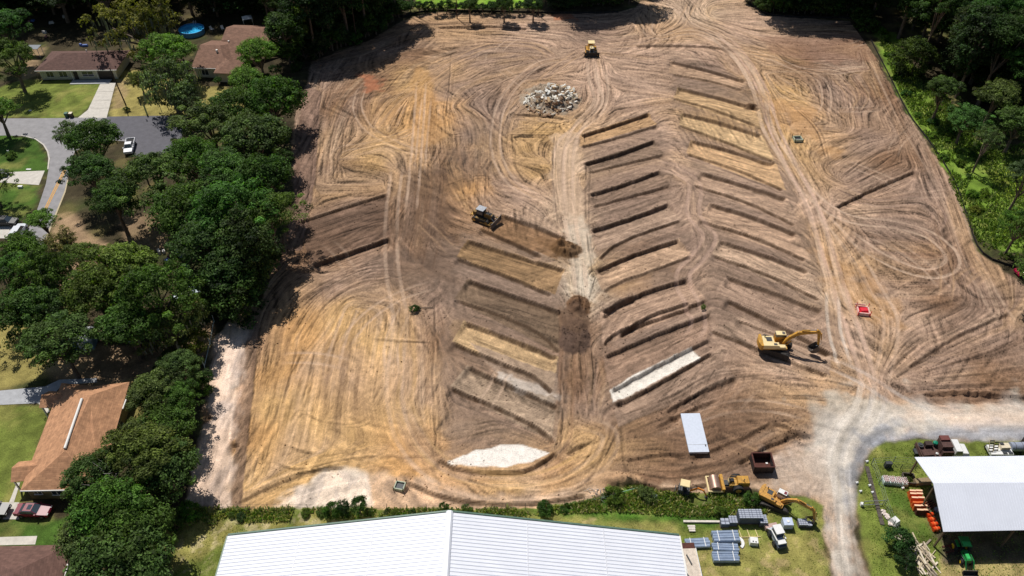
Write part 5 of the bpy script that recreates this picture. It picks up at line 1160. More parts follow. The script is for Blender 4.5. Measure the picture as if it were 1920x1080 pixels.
# ramp and pallet frame on its right wall
# open shed at the right
def solve_y(pa, z0, pb):  # height at which pb sits so that it has same y/x relation
    return None
EA = 4.2
p_f = V3(1769,997,EA)       # front left eave corner
p_r = V3(1750,906,6.0)      # ridge left end
p_b = V3(1715,857,EA-.3)
print('shed corners', p_f, p_r, p_b)
xs_ = (p_f.x+p_r.x+p_b.x)/3
XE = p_f.x+34
o = empty('open_shed', (p_f.x, p_f.y, 0), 0, 'open sided shed with pale white metal roof at the lower right', 'shed')
Bx = lambda v: (v.x-p_f.x, v.y-p_f.y, v.z)
f0 = (0,0,EA); r0_ = Bx(p_r); b0 = Bx(p_b)
sk = .25/34
f1 = (34, 34*sk*3, EA); r1_ = (34+r0_[0], r0_[1]+34*sk*1, 6.0); b1 = (34+b0[0], b0[1]+34*sk*2, EA-.3)
roof_planes([[f0,f1,r1_,r0_]], .1).build('roof_slope', mat('pale_metal_roof', lin(222,226,236), .45, var=.02, scale=.3), o); roof_planes([[r0_,r1_,b1,b0]], .1).build('roof_slope', MATS['pale_metal_roof'], o)
mb = MB()
for (a, b, c, d) in ((f0,f1,r1_,r0_),(b0,b1,r1_,r0_)):
    a, b, c, d = map(Vector, (a,b,c,d)); n_ = 100
    for k in range(n_):
        t = (k+.5)/n_; p = a.lerp(b,t); q = d.lerp(c,t); mb.add([p+Vector((-.03,0,.005)),p+Vector((.03,0,.005)),q+Vector((.03,0,.005)),q+Vector((-.03,0,.005)),p+Vector((0,0,.05)),q+Vector((0,0,.05))],[(0,4,5,3),(4,1,2,5)])
rb = mb.build('roof_ribs', MATS['pale_metal_roof'], o); rb['kind'] = 'stuff'
M_STEEL = mat('grey_steel', lin(110,112,112), .5, .6); M_WOODP = mat('treated_post', lin(110,92,70), .85)
for t in (0, .27, .54, .81):
    for q, h in ((f0,EA-.1),(r0_,5.9),(b0,EA-.4)):
        MB().box((q[0]+34*t+(.4 if t==0 else 0), q[1]+(.3 if q is f0 else (-.3 if q is b0 else 0)), h/2),(.2,.2,h-.02)).build('post', M_WOODP, o)
MB().tube([(.4,.4,EA-.35),(33,.7,EA-.35)], .12, 4).build('beam', M_WOODP, o); MB().tube([(b0[0]+.4,b0[1]-.3,EA-.65),(b0[0]+33,b0[1]-.2,EA-.65)], .12, 4).build('beam', M_WOODP, o)
print('buildings', time.time()-T0)
# ================================================================== MACHINES
M_CAT = mat('machine_yellow', lin(206,152,52), .5, var=.14, scale=2.2, col2=lin(150,112,50)); M_DIRTY = mat('muddy_yellow', lin(150,116,54), .75, var=.3, scale=4, col2=lin(60,48,38)); M_CATD = mat('worn_yellow', lin(196,152,72), .65, var=.2, scale=2); M_BLK = mat('black_rubber', (.018,.018,.02), .8, var=.2)
M_TRK = mat('track_steel', (.05,.045,.042), .7, .3, var=.3, scale=5); M_CREAM = mat('faded_cream', lin(236,214,160), .6, var=.06); M_WHT = mat('white_paint', lin(232,232,230), .5, var=.05)
M_BUCK = mat('bucket_steel', lin(120,112,106), .5, .5, var=.3, scale=3); M_CHR = mat('cylinder_chrome', (.7,.7,.7), .25, .9, var=.05); M_DGR = mat('dark_grey_metal', (.06,.065,.07), .6, .2)
M_GLS = mat('cab_glass', (.05,.07,.09), .08, spec=.9, var=.05)
def track_mb(L, W, H, lug=True):
    """rounded track loop along x, centre at origin height H/2"""
    mb = MB(); prof = []; r = H/2
    for k in range(9): a = -math.pi/2+math.pi*k/8; prof.append((L/2-r+r*math.cos(a), r+r*math.sin(a)))
    for k in range(9): a = math.pi/2+math.pi*k/8; prof.append((-L/2+r+r*math.cos(a), r+r*math.sin(a)))
    mb.prism(prof, -W/2, W/2)
    n = int((L-H)/.22)
    if lug:
        for k in range(n+1):
            x = -L/2+r+(L-H)*k/n
            mb.box((x,0,H+.02),(.07,W+.02,.05)); mb.box((x,0,.03),(.07,W+.02,.05))
        for s in (1,-1):
            for k in range(1,6):
                a = -math.pi/2+math.pi*k/6; mb.box((s*(L/2-r+(r+.02)*math.cos(a)),0,r+(r+.02)*math.sin(a)),(.07,W+.02,.05),ry=-s*(a-math.pi/2))
    return mb
def wheel(parent, c, r, w, name='wheel', rim=None, axis='y'):
    t = MB(); d = Vector((0,w/2,0)) if axis == 'y' else Vector((w/2,0,0))
    o = t.cyl(Vector((0,0,0))-d, d, r, n=16).build(name, M_BLK, parent, loc=c)
    MB().cyl(-d*1.06, d*1.06, r*.52, n=10).build('rim', rim or M_DGR, o); return o
def pang(ax, ay, bx, by):
    a = G(ax, ay); b = G(bx, by); return math.degrees(math.atan2(b.y-a.y, b.x-a.x))
def place(o, px, py, ang, z=0, s=1):
    p = G(px, py); o.location = (p.x, p.y, ground_h(p.x, p.y)+z); o.rotation_euler = (0,0,math.radians(ang)); o.scale = (s,)*3
def seg_beam(mb, a, b, wa, wb, ty):
    """tapered box beam from a to b in the x,z plane"""
    a = Vector(a); b = Vector(b); d = (b-a).normalized(); n = Vector((-d.z,0,d.x))
    P = []
    for y in (-ty/2, ty/2): P += [a-n*wa/2+Vector((0,y,0)), b-n*wb/2+Vector((0,y,0)), b+n*wb/2+Vector((0,y,0)), a+n*wa/2+Vector((0,y,0))]
    return mb.add(P, [(0,1,2,3),(7,6,5,4),(0,4,5,1),(1,5,6,2),(2,6,7,3),(3,7,4,0)])
def excavator(px, py, ang, tang, label, pts, s=1, cab='yellow', bucket_dx=-.3, yel=M_CAT):
    o = empty('excavator', (0,0,0), 0, label, 'excavator'); place(o, px, py, ang, 0, s)
    ta = math.radians(tang-ang)
    for sd in (-1, 1):
        t = track_mb(4.9, .72, 1.1).build('track', M_TRK, o, rot=(0,0,ta), loc=(-math.sin(ta)*sd*1.32, math.cos(ta)*sd*1.32, 0))
        MB().cyl((1.75,sd*.31,.47),(1.75,sd*.33,.47),.33,n=12).cyl((-1.75,sd*.31,.47),(-1.75,sd*.33,.47),.33,n=12).build('sprocket', M_DGR, t)
    MB().box((0,0,.72),(2.2,2.0,.5)).cyl((0,0,.9),(0,0,1.15),.75).build('undercarriage', M_DGR, o, rot=(0,0,ta))
    MB().box((-.45,-.02,1.38),(3.9,2.5,.3)).build('upper_frame', yel, o)
    MB().box((-1.15,-.95,1.86),(2.5,.78,.78)).box((-1.45,.2,1.84),(1.9,1.5,.74),taper=(.94,.94)).build('engine_hood', M_CREAM if cab == 'yellow' else yel, o)
    MB().box((-1.3,.15,2.235),(.9,.9,.05)).box((-.5,-1.0,2.27),(.5,.4,.05)).build('hood_grille', M_DGR, o)
    MB().cyl((-1.9,.62,2.2),(-1.9,.62,2.75),.09,n=8).build('exhaust_pipe', M_DGR, o)
    prof = [(-2.75,-1.3),(-2.4,-1.36),(-2.4,1.36),(-2.75,1.3),(-3.0,.7),(-3.05,0),(-3.0,-.7)]
    mb = MB(); n = len(prof); mb.add([(x,y,1.15) for x,y in prof]+[(x,y,2.2) for x,y in prof], [tuple(range(n)),tuple(range(2*n-1,n-1,-1))]+[(i,(i+1)%n,n+(i+1)%n,n+i) for i in range(n)])
    mb.build('counterweight', yel, o)
    MB().box((.55,-1.0,1.68),(1.3,.66,.42)).box((1.15,-1.0,1.55),(.35,.6,.2)).build('tool_box', M_CREAM if cab == 'yellow' else yel, o)
    cb = MB().box((.65,.88,1.95),(1.75,.92,.95)).build('cab', yel if cab == 'yellow' else M_WHT, o)
    MB().box((.62,.88,2.66),(1.62,.90,.48),taper=(.92,.94)).build('window', M_GLS, cb)
    MB().box((1.52,.88,2.05),(.06,.8,.8)).build('windscreen', M_GLS, cb)
    MB().box((.58,.88,2.94),(1.55,.90,.09)).build('cab_roof', M_CREAM if cab == 'yellow' else M_WHT, cb)
    MB().box((1.02,.88,2.995),(.45,.6,.03)).build('roof_hatch', M_BUCK if cab == 'yellow' else mat('maroon', lin(120,40,50),.5), cb)
    for x in (-.35,1.45): MB().tube([(x,.46,2.4),(x,.46,2.9)],.035,4).build('cab_pillar', M_DGR, cb)
    # boom
    b0, b1, b2, b3, b4 = [Vector(p) for p in pts]   # foot, bend, boom tip, stick tip, stick rear
    mb = MB(); bm_ = b0.lerp(b1,.5)+Vector((-.12,0,.18))
    seg_beam(mb, b0, bm_, .42, .62, .36); seg_beam(mb, bm_, b1, .62, .66, .36); seg_beam(mb, b1, b1.lerp(b2,.35), .66, .52, .36); seg_beam(mb, b1.lerp(b2,.35), b2, .52, .32, .34)
    mb.cyl(b1-Vector((0,.2,0)), b1+Vector((0,.2,0)), .36, n=12).cyl(b2-Vector((0,.24,0)), b2+Vector((0,.24,0)), .2, n=10)
    bo = mb.build('boom', yel, o)
    mb = MB(); seg_beam(mb, b4, b2, .3, .5, .3); seg_beam(mb, b2, b3, .5, .26, .3); mb.build('stick', yel, o)
    for sd in (-.3,.3):
        c = b0.lerp(b1,.82)+Vector((.1,sd,-.05)); a = Vector((1.35,sd,1.15)); MB().cyl(a, a.lerp(c,.55), .11, n=8).build('boom_cylinder', yel, o); MB().cyl(a.lerp(c,.5), c, .06, n=8).build('cylinder_rod', M_CHR, o)
    a = b1.lerp(b2,.12)+Vector((0,0,.5)); MB().cyl(a, a.lerp(b4,.55), .12, n=8).build('stick_cylinder', yel, o); MB().cyl(a.lerp(b4,.5), b4, .07, n=8).build('cylinder_rod', M_CHR, o)
    d = (b3-b2).normalized(); nn = Vector((d.z,0,-d.x)); nn = nn if nn.x > 0 else -nn
    a = b2+nn*.38+d*.3; c = b3+nn*.45-d*.2; MB().cyl(a, a.lerp(c,.6), .09, n=8).build('bucket_cylinder', yel, o); MB().cyl(a.lerp(c,.55), c, .05, n=8).tube([c, b3+Vector((bucket_dx,0,-.2))], .06, 5).build('bucket_link', M_CHR, o)
    # bucket
    mb = MB(); R = .8; P = []; wv = .65
    arc = [(bucket_dx*.2+R*math.cos(t)-.55, -.5+R*math.sin(t)*1.05) for t in [math.radians(k) for k in (60,30,0,-30,-60,-90,-120,-150)]]
    for sd in (-wv, wv): P += [b3+Vector((x,sd,z)) for x,z in arc]
    n = len(arc); mb.add(P, [tuple(range(n)), tuple(range(2*n-1,n-1,-1))]+[(i,i+1,n+i+1,n+i) for i in range(n-1)])
    bk = mb.build('bucket', M_BUCK, o)
    mb = MB()
    for k in range(5): y = -.48+k*.24; p = b3+Vector((arc[-1][0],y,arc[-1][1])); mb.box(p+Vector((-.1,0,.05)),(.26,.09,.07),ry=.4)
    tb = mb.build('bucket_teeth', M_BUCK, bk); tb['kind'] = 'stuff'
    mb = MB()
    for y in (-1.28,): mb.tube([(-.3,y,2.3),(-.3,y,2.65),(1.0,y,2.5),(1.0,y,1.9)], .025, 4)
    mb.build('handrail', M_DGR, o)
    return o
excavator(1452,655,-2,-24,'large yellow excavator working on the dirt between the dug strips and the gravel road',
          [(.95,-.05,1.55),(3.0,-.05,4.0),(6.15,-.05,4.3),(6.75,-.05,1.35),(5.7,-.05,4.75)], 1.0)
excavator(1452,944,-34,-22,'yellow excavator with white cab parked in the tall grass',
          [(.95,-.05,1.55),(3.1,-.05,3.7),(6.2,-.05,3.4),(6.9,-.05,1.1),(5.7,-.05,3.95)], .78, cab='white', yel=mat('bright_yellow', lin(212,156,66), .55, var=.14, col2=lin(150,112,58)))
def dozer(px, py, ang, label, s=1, cab=True):
    o = empty('bulldozer', (0,0,0), 0, label, 'bulldozer'); place(o, px, py, ang, 0, s)
    for sd in (-1,1):
        t = track_mb(3.9,.62,1.05).build('track', M_TRK, o, loc=(-.2,sd*1.1,0))
        MB().cyl((1.45,sd*.32,.5),(1.45,sd*.35,.5),.36,n=12).cyl((-1.45,sd*.32,.5),(-1.45,sd*.35,.5),.36,n=12).build('sprocket', M_CATD, t)
        MB().box((-.2,sd*1.1,1.13),(2.4,.5,.06)).build('fender', M_DIRTY if cab else M_CAT, o)
    MB().box((-.3,0,.85),(3.4,1.5,.7)).build('chassis', M_DGR if cab else M_CAT, o)
    MB().box((1.15,0,1.65),(1.9,1.0,.9),taper=(.96,.88)).build('engine_hood', M_DIRTY if cab else M_CREAM, o)
    MB().box((1.15,0,2.12),(1.3,.8,.04)).build('hood_panel', M_BLK if cab else M_CREAM, o)
    MB().box((2.12,0,1.5),(.08,.9,1.1)).build('radiator_grille', M_DGR, o)
    MB().cyl((1.0,.2,2.1),(1.0,.2,2.75),.07,n=8).build('exhaust_pipe', M_DGR, o); MB().cyl((1.4,-.2,2.1),(1.4,-.2,2.4),.11,n=8).build('air_cleaner', M_DGR, o)
    if cab:
        c = MB().box((-.65,0,2.0),(1.5,1.45,1.5),taper=(.9,.92)).build('cab', M_BLK, o)
        MB().box((-.65,-.02,2.15),(1.46,1.50,.8),taper=(.93,.94)).build('window', M_GLS, c)
        MB().box((-.65,0,2.80),(1.75,1.6,.1)).build('cab_roof', mat('pale_grey_roof', lin(168,172,178), .5), c)
    else:
        c = MB().box((-.5,0,1.5),(.7,.9,.5)).build('seat', M_BLK, o)
        for x in (-1.15,.15):
            for y in (-.7,.7): MB().tube([(x,y,1.1),(x,y,2.6)],.06,5).build('canopy_post', M_CATD, o)
        MB().box((-.5,0,2.66),(1.8,1.7,.12)).build('canopy', M_CREAM, o)
        for y in (-.45,.45): MB().box((2.05,y,2.15),(.22,.24,.2)).build('headlight', M_WHT, o)
    MB().box((-2.0,0,1.45),(.7,1.1,.8)).build('fuel_tank', M_DIRTY if cab else M_CAT, o)
    mb = MB(); W = 1.95; arc = [(2.75+.28*(1-math.cos(t)), .1+1.25*(t/1.2+.0)) for t in (0,.3,.6,.9,1.2)]
    arc = [(2.95,.05),(2.8,.35),(2.75,.7),(2.8,1.0),(2.95,1.3)]
    P = [(x,y,z) for y in (-W,W) for x,z in arc]+[(x-.09,y,z) for y in (-W,W) for x,z in arc]
    F_ = [(i,i+1,5+i+1,5+i) for i in range(4)]+[(10+i,15+i,15+i+1,10+i+1) for i in range(4)]+[(i,10+i,10+i+1,i+1) for i in range(4)]+[(5+i,5+i+1,15+i+1,15+i) for i in range(4)]+[(4,14,19,9),(0,5,15,10)]
    mb.add(P,F_); mb.box((2.83,W,.68),(.25,.05,1.2)); mb.box((2.83,-W,.68),(.25,.05,1.2))
    mb.build('blade', M_BUCK if cab else M_TRK, o)
    for sd in (-1,1):
        MB().box((1.3,sd*1.5,.45),(3.0,.16,.24)).build('push_arm', M_DIRTY if cab else M_CAT, o); MB().cyl((1.9,sd*.45,1.6),(2.72,sd*.6,.95),.07,n=8).build('lift_cylinder', M_CHR, o)
        MB().tube([(2.7,sd*.9,1.0),(2.2,sd*1.15,.9),(1.9,sd*1.5,.5)],.07,5).build('blade_brace', M_CATD, o)
    mb = MB().box((-2.55,0,.95),(.5,1.5,.22))
    for y in (-.6,0,.6): mb.box((-2.85,y,.75),(.14,.09,.8),ry=.2)
    mb.build('ripper', M_CATD, o)
    return o
dozer(908,413,-30,'yellow bulldozer with black cab and grey roof pushing soil along the upper dug strip',.95,True)
dozer(1108,98,-90,'yellow bulldozer with cream canopy facing the camera near the top of the dirt',.98,False)
# mini excavator
def mini(px, py):
    o = empty('mini_excavator', (0,0,0), 0, 'mini excavator with beige canopy at the foot of the tall grass', 'excavator'); place(o, px, py, -16, 0, 1)
    for sd in (-1,1): track_mb(1.9,.32,.5).build('track', M_TRK, o, loc=(0,sd*.62,0))
    MB().box((0,0,.65),(1.5,1.2,.3)).box((-.45,0,1.05),(.7,1.2,.6)).build('body', M_DGR, o); MB().box((.05,0,1.15),(.5,.5,.5)).build('seat', M_BLK, o)
    for x in (-.6,.5):
        for y in (-.5,.5): MB().tube([(x,y,.8),(x,y,2.35)],.035,4).build('canopy_post', M_DGR, o)
    MB().box((-.05,0,2.4),(1.35,1.2,.1),taper=(.9,.9)).build('canopy', M_CREAM, o)
    mo = mat('machine_orange', lin(226,140,56), .5)
    mb = MB(); seg_beam(mb,(.8,0,.9),(1.7,0,1.9),.2,.26,.16); seg_beam(mb,(1.7,0,1.9),(2.6,0,1.65),.26,.16,.16); mb.build('boom', mo, o)
    mb = MB(); seg_beam(mb,(2.45,0,1.8),(3.1,0,.55),.22,.12,.13); mb.build('stick', mo, o)
    MB().cyl((1.0,0,1.5),(1.6,0,2.1),.05,n=6).build('boom_cylinder', M_CHR, o)
    MB().box((3.05,0,.3),(.4,.45,.42),ry=.5,taper=(.7,1)).build('bucket', M_DGR, o)
    MB().box((-1.2,0,.3),(.1,1.4,.35)).build('dozer_blade', M_DGR, o)
mini(1282,922)
# roller
def roller(px, py):
    o = empty('roller', (0,0,0), 0, 'yellow soil compactor roller with brown steel drum at the gravel edge', 'roller'); place(o, px, py, 180, 0, .98)
    MB().cyl((1.95,-1.05,.8),(1.95,1.05,.8),.78,n=24).build('drum', mat('drum_steel', lin(168,138,122), .45, .5, var=.12), o)
    fr = MB().box((1.95,1.22,.72),(2.0,.16,.3)).box((1.95,-1.22,.72),(2.0,.16,.3)).box((2.98,0,.7),(.18,2.6,.32)).build('drum_frame', M_CREAM, o)
    MB().box((.95,0,1.0),(.4,2.55,.7)).build('cross_frame', M_CAT, o)
    MB().box((.35,0,.95),(.9,.8,.5)).build('articulation', M_DGR, o)
    MB().box((-.55,0,1.15),(1.2,1.3,.5)).build('operator_deck', M_CATD, o); MB().box((-.35,0,1.65),(.45,.5,.5)).build('seat', M_BLK, o); MB().box((.1,.0,1.65),(.2,.5,.5)).build('console', M_CREAM, o)
    MB().cyl((.12,-.0,1.95),(.05,0,2.0),.2,n=12).build('steering_wheel', M_DGR, o)
    MB().box((-1.9,0,1.5),(1.7,1.35,.8),taper=(.94,.9)).build('engine_hood', M_CAT, o); MB().box((-2.78,0,1.4),(.06,1.2,.7)).build('grille', M_DGR, o)
    MB().cyl((-1.9,.3,1.9),(-1.9,.3,2.4),.07,n=8).build('exhaust_pipe', M_DGR, o)
    for sd in (-1,1): wheel(o,(-1.2,sd*.95,.78),.78,.55,rim=M_CATD)
    for y in (-.6,.6): MB().tube([(-.95,y,1.4),(-.95,y,1.9),(-.2,y,1.9),(-.2,y,1.4)],.03,4).build('handrail', M_CAT, o)
roller(1364,913)
# dump box
p = G(1430,886); o = empty('dump_box', (p.x,p.y-.1,ground_h(p.x,p.y)), .0, 'open black and rust brown steel dump box standing on the gravel edge', 'dumpster')
W_, D_, H_ = 2.75, 2.4, 1.35; M_BXO = mat('black_box_paint', (.035,.025,.025), .6, var=.2); 
MB().box((0,D_/2,.14),(W_,D_,.12)).build('floor', M_RUST, o)
for nm, c, d in (('side_panel',(-W_/2,D_/2,H_/2+.1),(.1,D_,H_)),('side_panel',(W_/2,D_/2,H_/2+.1),(.1,D_,H_)),('tailgate',(0,.0,H_/2+.1),(W_-.1,.1,H_)),('front_panel',(0,D_,H_/2+.1),(W_-.1,.1,H_))): MB().box(c,d).build(nm, M_BXO if nm != 'front_panel' else M_RUST, o)
mb = MB()
for c, d in (((-W_/2,D_/2,H_+.14),(.2,D_+.1,.1)),((W_/2,D_/2,H_+.14),(.2,D_+.1,.1)),((0,0,H_+.14),(W_-.2,.18,.1)),((0,D_,H_+.14),(W_-.2,.18,.1))): mb.box(c,d)
mb.build('top_rim', M_RUST, o); MB().box((.85,1.5,.24),(.3,.25,.1)).build('scrap', M_WHT, o)
for x in (-1.2,-.4,.4,1.2): MB().box((x,-.08,H_/2),(.08,.06,H_-.2)).build('rib', M_BXO, o)
# white slab
p = [G(*q) for q in ((1288,847),(1325,846),(1314,783),(1279,784))]; cc = sum(p, Vector())/4; hz = ground_h(cc.x, cc.y)
o = empty('white_container', (cc.x,cc.y,hz), math.radians(1.2), 'flat white rectangular trailer roof alone on the dirt', 'container')
MB().box((0,0,.28),(2.75,6.9,.5)).build('body', mat('dull_white_side', lin(190,192,196), .6), o); MB().box((0,0,.56),(2.9,7.05,.06)).build('top_panel', mat('bluish_white', lin(206,214,228), .5, var=.05), o)
MB().box((1.15,-2.4,.605),(.18,.35,.03)).build('hatch', M_DGR, o); MB().box((0,-2.2,.60),(2.85,.05,.02)).build('seam', mat('dull_white_side', (.5,.5,.5)), o)

# ================================================================== CARS
def loft_body(L, W, prof, belt):
    """car body from side profile (x, z) with tumblehome"""
    mb = MB(); n = len(prof); P = []
    for y, k in ((-1, 0), (1, 0)):
        for x, z in prof:
            sh = max(0, (z-belt))*.28; P.append((x, y*(W/2-sh-(.10 if abs(x) > L/2*.93 else 0)), z))
    mb.add(P, [tuple(range(n-1,-1,-1)), tuple(range(n,2*n))]+[(i,(i+1)%n,n+(i+1)%n,n+i) for i in range(n)])
    return mb
def car(px, py, ang, label, paint_, kind='sedan', s=1.0, name='car'):
    o = empty(name, (0,0,0), 0, label, {'pickup':'pickup truck','suv':'car','sedan':'car','van':'car'}[kind]); place(o, px, py, ang, .03, s)
    if kind == 'sedan':
        L, W = 4.7, 1.82; prof = [(-2.3,.35),(2.25,.35),(2.35,.6),(2.2,.82),(1.15,.98),(.95,1.0),(-1.55,1.05),(-2.2,1.02),(-2.35,.7)]
        cabp = [(.95,.99),(.25,1.40),(-.95,1.42),(-1.6,1.04)]; wx = (1.42,-1.38)
    elif kind in ('suv','van'):
        L, W = 4.8, 1.9; prof = [(-2.35,.4),(2.3,.4),(2.38,.7),(2.25,.95),(1.25,1.1),(-2.3,1.12),(-2.4,.8)]
        cabp = [(1.2,1.1),(.55,1.68),(-2.0,1.72),(-2.32,1.12)]; wx = (1.45,-1.45)
    else:
        L, W = 5.6, 1.95; prof = [(-2.8,.5),(2.7,.5),(2.8,.8),(2.7,1.05),(1.5,1.18),(-.35,1.18),(-.36,1.02),(-2.75,1.02),(-2.8,.8)]
        cabp = [(1.45,1.18),(.85,1.78),(-.25,1.80),(-.42,1.18)]; wx = (1.8,-1.75)
    b = loft_body(L, W, prof, .9).build('body', paint_, o)
    cb = loft_body(L, W-.12, cabp, .9).build('cabin', M_GLS, b)
    roof_z = cabp[1][1]; xa, xb = cabp[1][0]-.02, cabp[2][0]+.02
    MB().box(((xa+xb)/2,0,roof_z+.02),(xa-xb,W-.62,.05)).build('roof', paint_, o)
    for sd in (-1,1):
        MB().tube([(cabp[0][0],sd*(W/2-.12),cabp[0][1]),(cabp[1][0],sd*(W/2-.33),roof_z)],.045,4).build('pillar', paint_, o)
        MB().tube([(cabp[3][0],sd*(W/2-.12),cabp[3][1]),(cabp[2][0],sd*(W/2-.33),roof_z)],.06,4).build('pillar', paint_, o)
        MB().box((cabp[0][0]-.15,sd*(W/2+.06),cabp[0][1]+.08),(.2,.18,.13)).build('mirror', paint_, o)
        MB().box((L/2-.12,sd*(W/2-.32),.72),(.16,.34,.14)).build('headlight', M_WHT, o); MB().box((-L/2+.05,sd*(W/2-.25),.85),(.1,.22,.16)).build('taillight', mat('red_lens',(.4,.02,.02),.3), o)
        for x in wx: wheel(o,(x,sd*(W/2-.12),.33),.33,.24,rim=M_BUCK)
    if kind == 'pickup':
        MB().box((-1.6,0,.98),(2.2,1.55,.12)).build('cargo_bed', M_BLK, o)
        for sd in (-1,1): MB().box((-1.6,sd*.9,1.12),(2.3,.1,.24)).build('bed_side', paint_, o)
        MB().box((-2.75,0,1.12),(.1,1.8,.24)).build('tailgate', paint_, o)
    if kind == 'sedan': MB().box((-.2,0,roof_z+.055),(.55,.75,.02)).build('sunroof', M_GLS, o)
    return o
def carpaint(name, c): return mat(name, c, .42, .0, var=.05, spec=.5)
car(66,962,-2,'dark red car with sunroof parked at the end of the lower left driveway', carpaint('crimson_paint', lin(128,24,52)), 'sedan', 1.0)
car(245,280,pang(250,262,243,292),'white pickup truck parked at the lower edge of the dark asphalt court', carpaint('white_car_paint', lin(235,236,240)), 'pickup', 1.0, 'pickup_truck')
car(12,421,0,'black estate car on the driveway at the left edge', carpaint('black_car_paint', (.02,.021,.024)), 'suv')
car(37,440,pang(27,452,48,420),'silver white car parked behind the black one at the left', carpaint('silver_paint', lin(210,214,220)), 'suv')
car(-6,330,12,'dark blue car half cut by the left picture edge', carpaint('navy_paint', (.02,.03,.06)), 'sedan')
car(-12,962,0,'dark car just showing at the left edge by the lower driveway', carpaint('black_car_paint', (.02,.02,.02)), 'suv')
car(352,556,30,'pale car half hidden under the oaks near the fence pipe', carpaint('pale_paint', lin(190,204,214)), 'sedan')
car(1925,513,10,'bright pink red car half cut by the right picture edge', carpaint('pink_red_paint', lin(200,24,84)), 'sedan')
# bins
for px, c, lb in ((125,'green','dark green wheeled bin at the street end of the lawn'),(133.5,'tan','tan lidded wheeled bin beside the green one')):
    p = G(px, 221); o = empty('wheeled_bin', (p.x,p.y+.4,0), 0, lb, 'bin')
    MB().box((0,0,.5),(.6,.7,1.0),taper=(1.15,1.15)).build('body', mat('bin_'+c, lin(40,84,70) if c == 'green' else lin(70,60,50), .6), o); MB().box((0,0,1.05),(.74,.85,.1)).build('lid', mat('binlid_'+c, lin(50,100,84) if c == 'green' else lin(226,214,190), .5), o)
    for s in (-.3,.3): wheel(o,(s,.38,.12),.12,.08,axis='x')
# small lawn things
for px, py, lb, sz in ((39,352,'white utility box lid on the lower left corner lawn',(.9,.5,.45)),(54,318,'small pale stone slab on the round corner lawn',(1.0,.4,.12)),(17,288,'small white sign board on the round lawn',(.5,.1,.8)),(57,208,'small white stone on the upper left lawn',(.6,.3,.2))):
    p = G(px, py); o = MB().box((0,0,sz[2]/2),sz).build('lawn_box', M_WHT, None, loc=(p.x,p.y,0)); tag(o, lb, 'box')
# utility pole and poles at the top
def pole(px, py, h, label, arm=True, lean=0):
    p = G(px, py); o = empty('utility_pole', (p.x,p.y,0), 0, label, 'pole')
    MB().tube([(0,0,0),(lean,0,h)],.16,8,.11).build('shaft', mat('pole_wood', lin(72,58,48), .9, var=.2), o)
    if arm: MB().box((lean*.95,0,h-.6),(2.2,.12,.14)).build('crossarm', MATS['pole_wood'], o)
pole(236,197,9.5,'dark leaning wooden utility pole beside the concrete driveway', False, -.6)
pole(669.5,82,13,'slender pole before the woods at the upper left corner of the dirt', False); pole(857,34,8,'dark pole in the hedge along the top edge', True); pole(1010,30,7,'thin pole in the top hedge left of the road exit', False)
# pool and its surroundings
p = G(361,62); o = empty('swimming_pool', (p.x,p.y,0), 0, 'round blue above ground swimming pool behind the upper right house', 'pool')
MB().cyl((0,0,0),(0,0,1.25),3.3,n=36,cap=False).build('pool_wall', mat('pool_wall_blue', lin(90,150,195), .5), o)
MB().cyl((0,0,1.0),(0,0,1.12),3.2,n=36).build('water', mat('pool_water', lin(70,190,235), .15, var=.2, scale=.7, spec=.5, col2=lin(20,140,215)), o)
mb = MB()
for k in range(36):
    a = 2*math.pi*k/36; b = 2*math.pi*(k+1)/36; mb.tube([(3.3*math.cos(a),3.3*math.sin(a),1.27),(3.3*math.cos(b),3.3*math.sin(b),1.27)],.1,5)
mb.build('rim', mat('rim_blue', lin(70,150,210), .5), o)
for x in (-.3,.3): MB().tube([(x,3.3,0),(x,3.6,1.9),(x,3.0,1.9),(x,2.9,1.2)],.04,5).build('ladder_rail', M_WHT, o)
p = G(466,46); o = empty('garden_canopy', (p.x,p.y,0), .4, 'small white canopy in the shaded garden behind the upper right house', 'canopy')
mb = MB(); mb.add([(-1.3,-1.3,2.0),(1.3,-1.3,2.0),(1.3,1.3,2.0),(-1.3,1.3,2.0),(0,0,2.6)],[(0,1,4),(1,2,4),(2,3,4),(3,0,4),(3,2,1,0)]); mb.build('canopy_roof', M_WHT, o)
for x in (-1.2,1.2):
    for y in (-1.2,1.2): MB().tube([(x,y,0),(x,y,2.0)],.04,4).build('post', M_WHT, o)
for px, py, lb in ((398,57,'left white garden chair by the pool'),(418,56,'right white garden chair by the pool'),(434,58,'grey garden chair right of the white ones')):
    p = G(px, py); o = empty('garden_chair', (p.x,p.y,0), random.uniform(-1,1), lb, 'chair'); mm = M_WHT if 'white' in lb[:12] else M_BUCK
    MB().box((0,0,.42),(.7,.9,.08)).build('seat', mm, o); MB().box((0,.5,.75),(.7,.1,.7),rx=-.3).build('backrest', mm, o)
    for x in (-.3,.3):
        for y in (-.35,.4): MB().box((x,y,.2),(.05,.05,.38)).build('leg', mm, o)
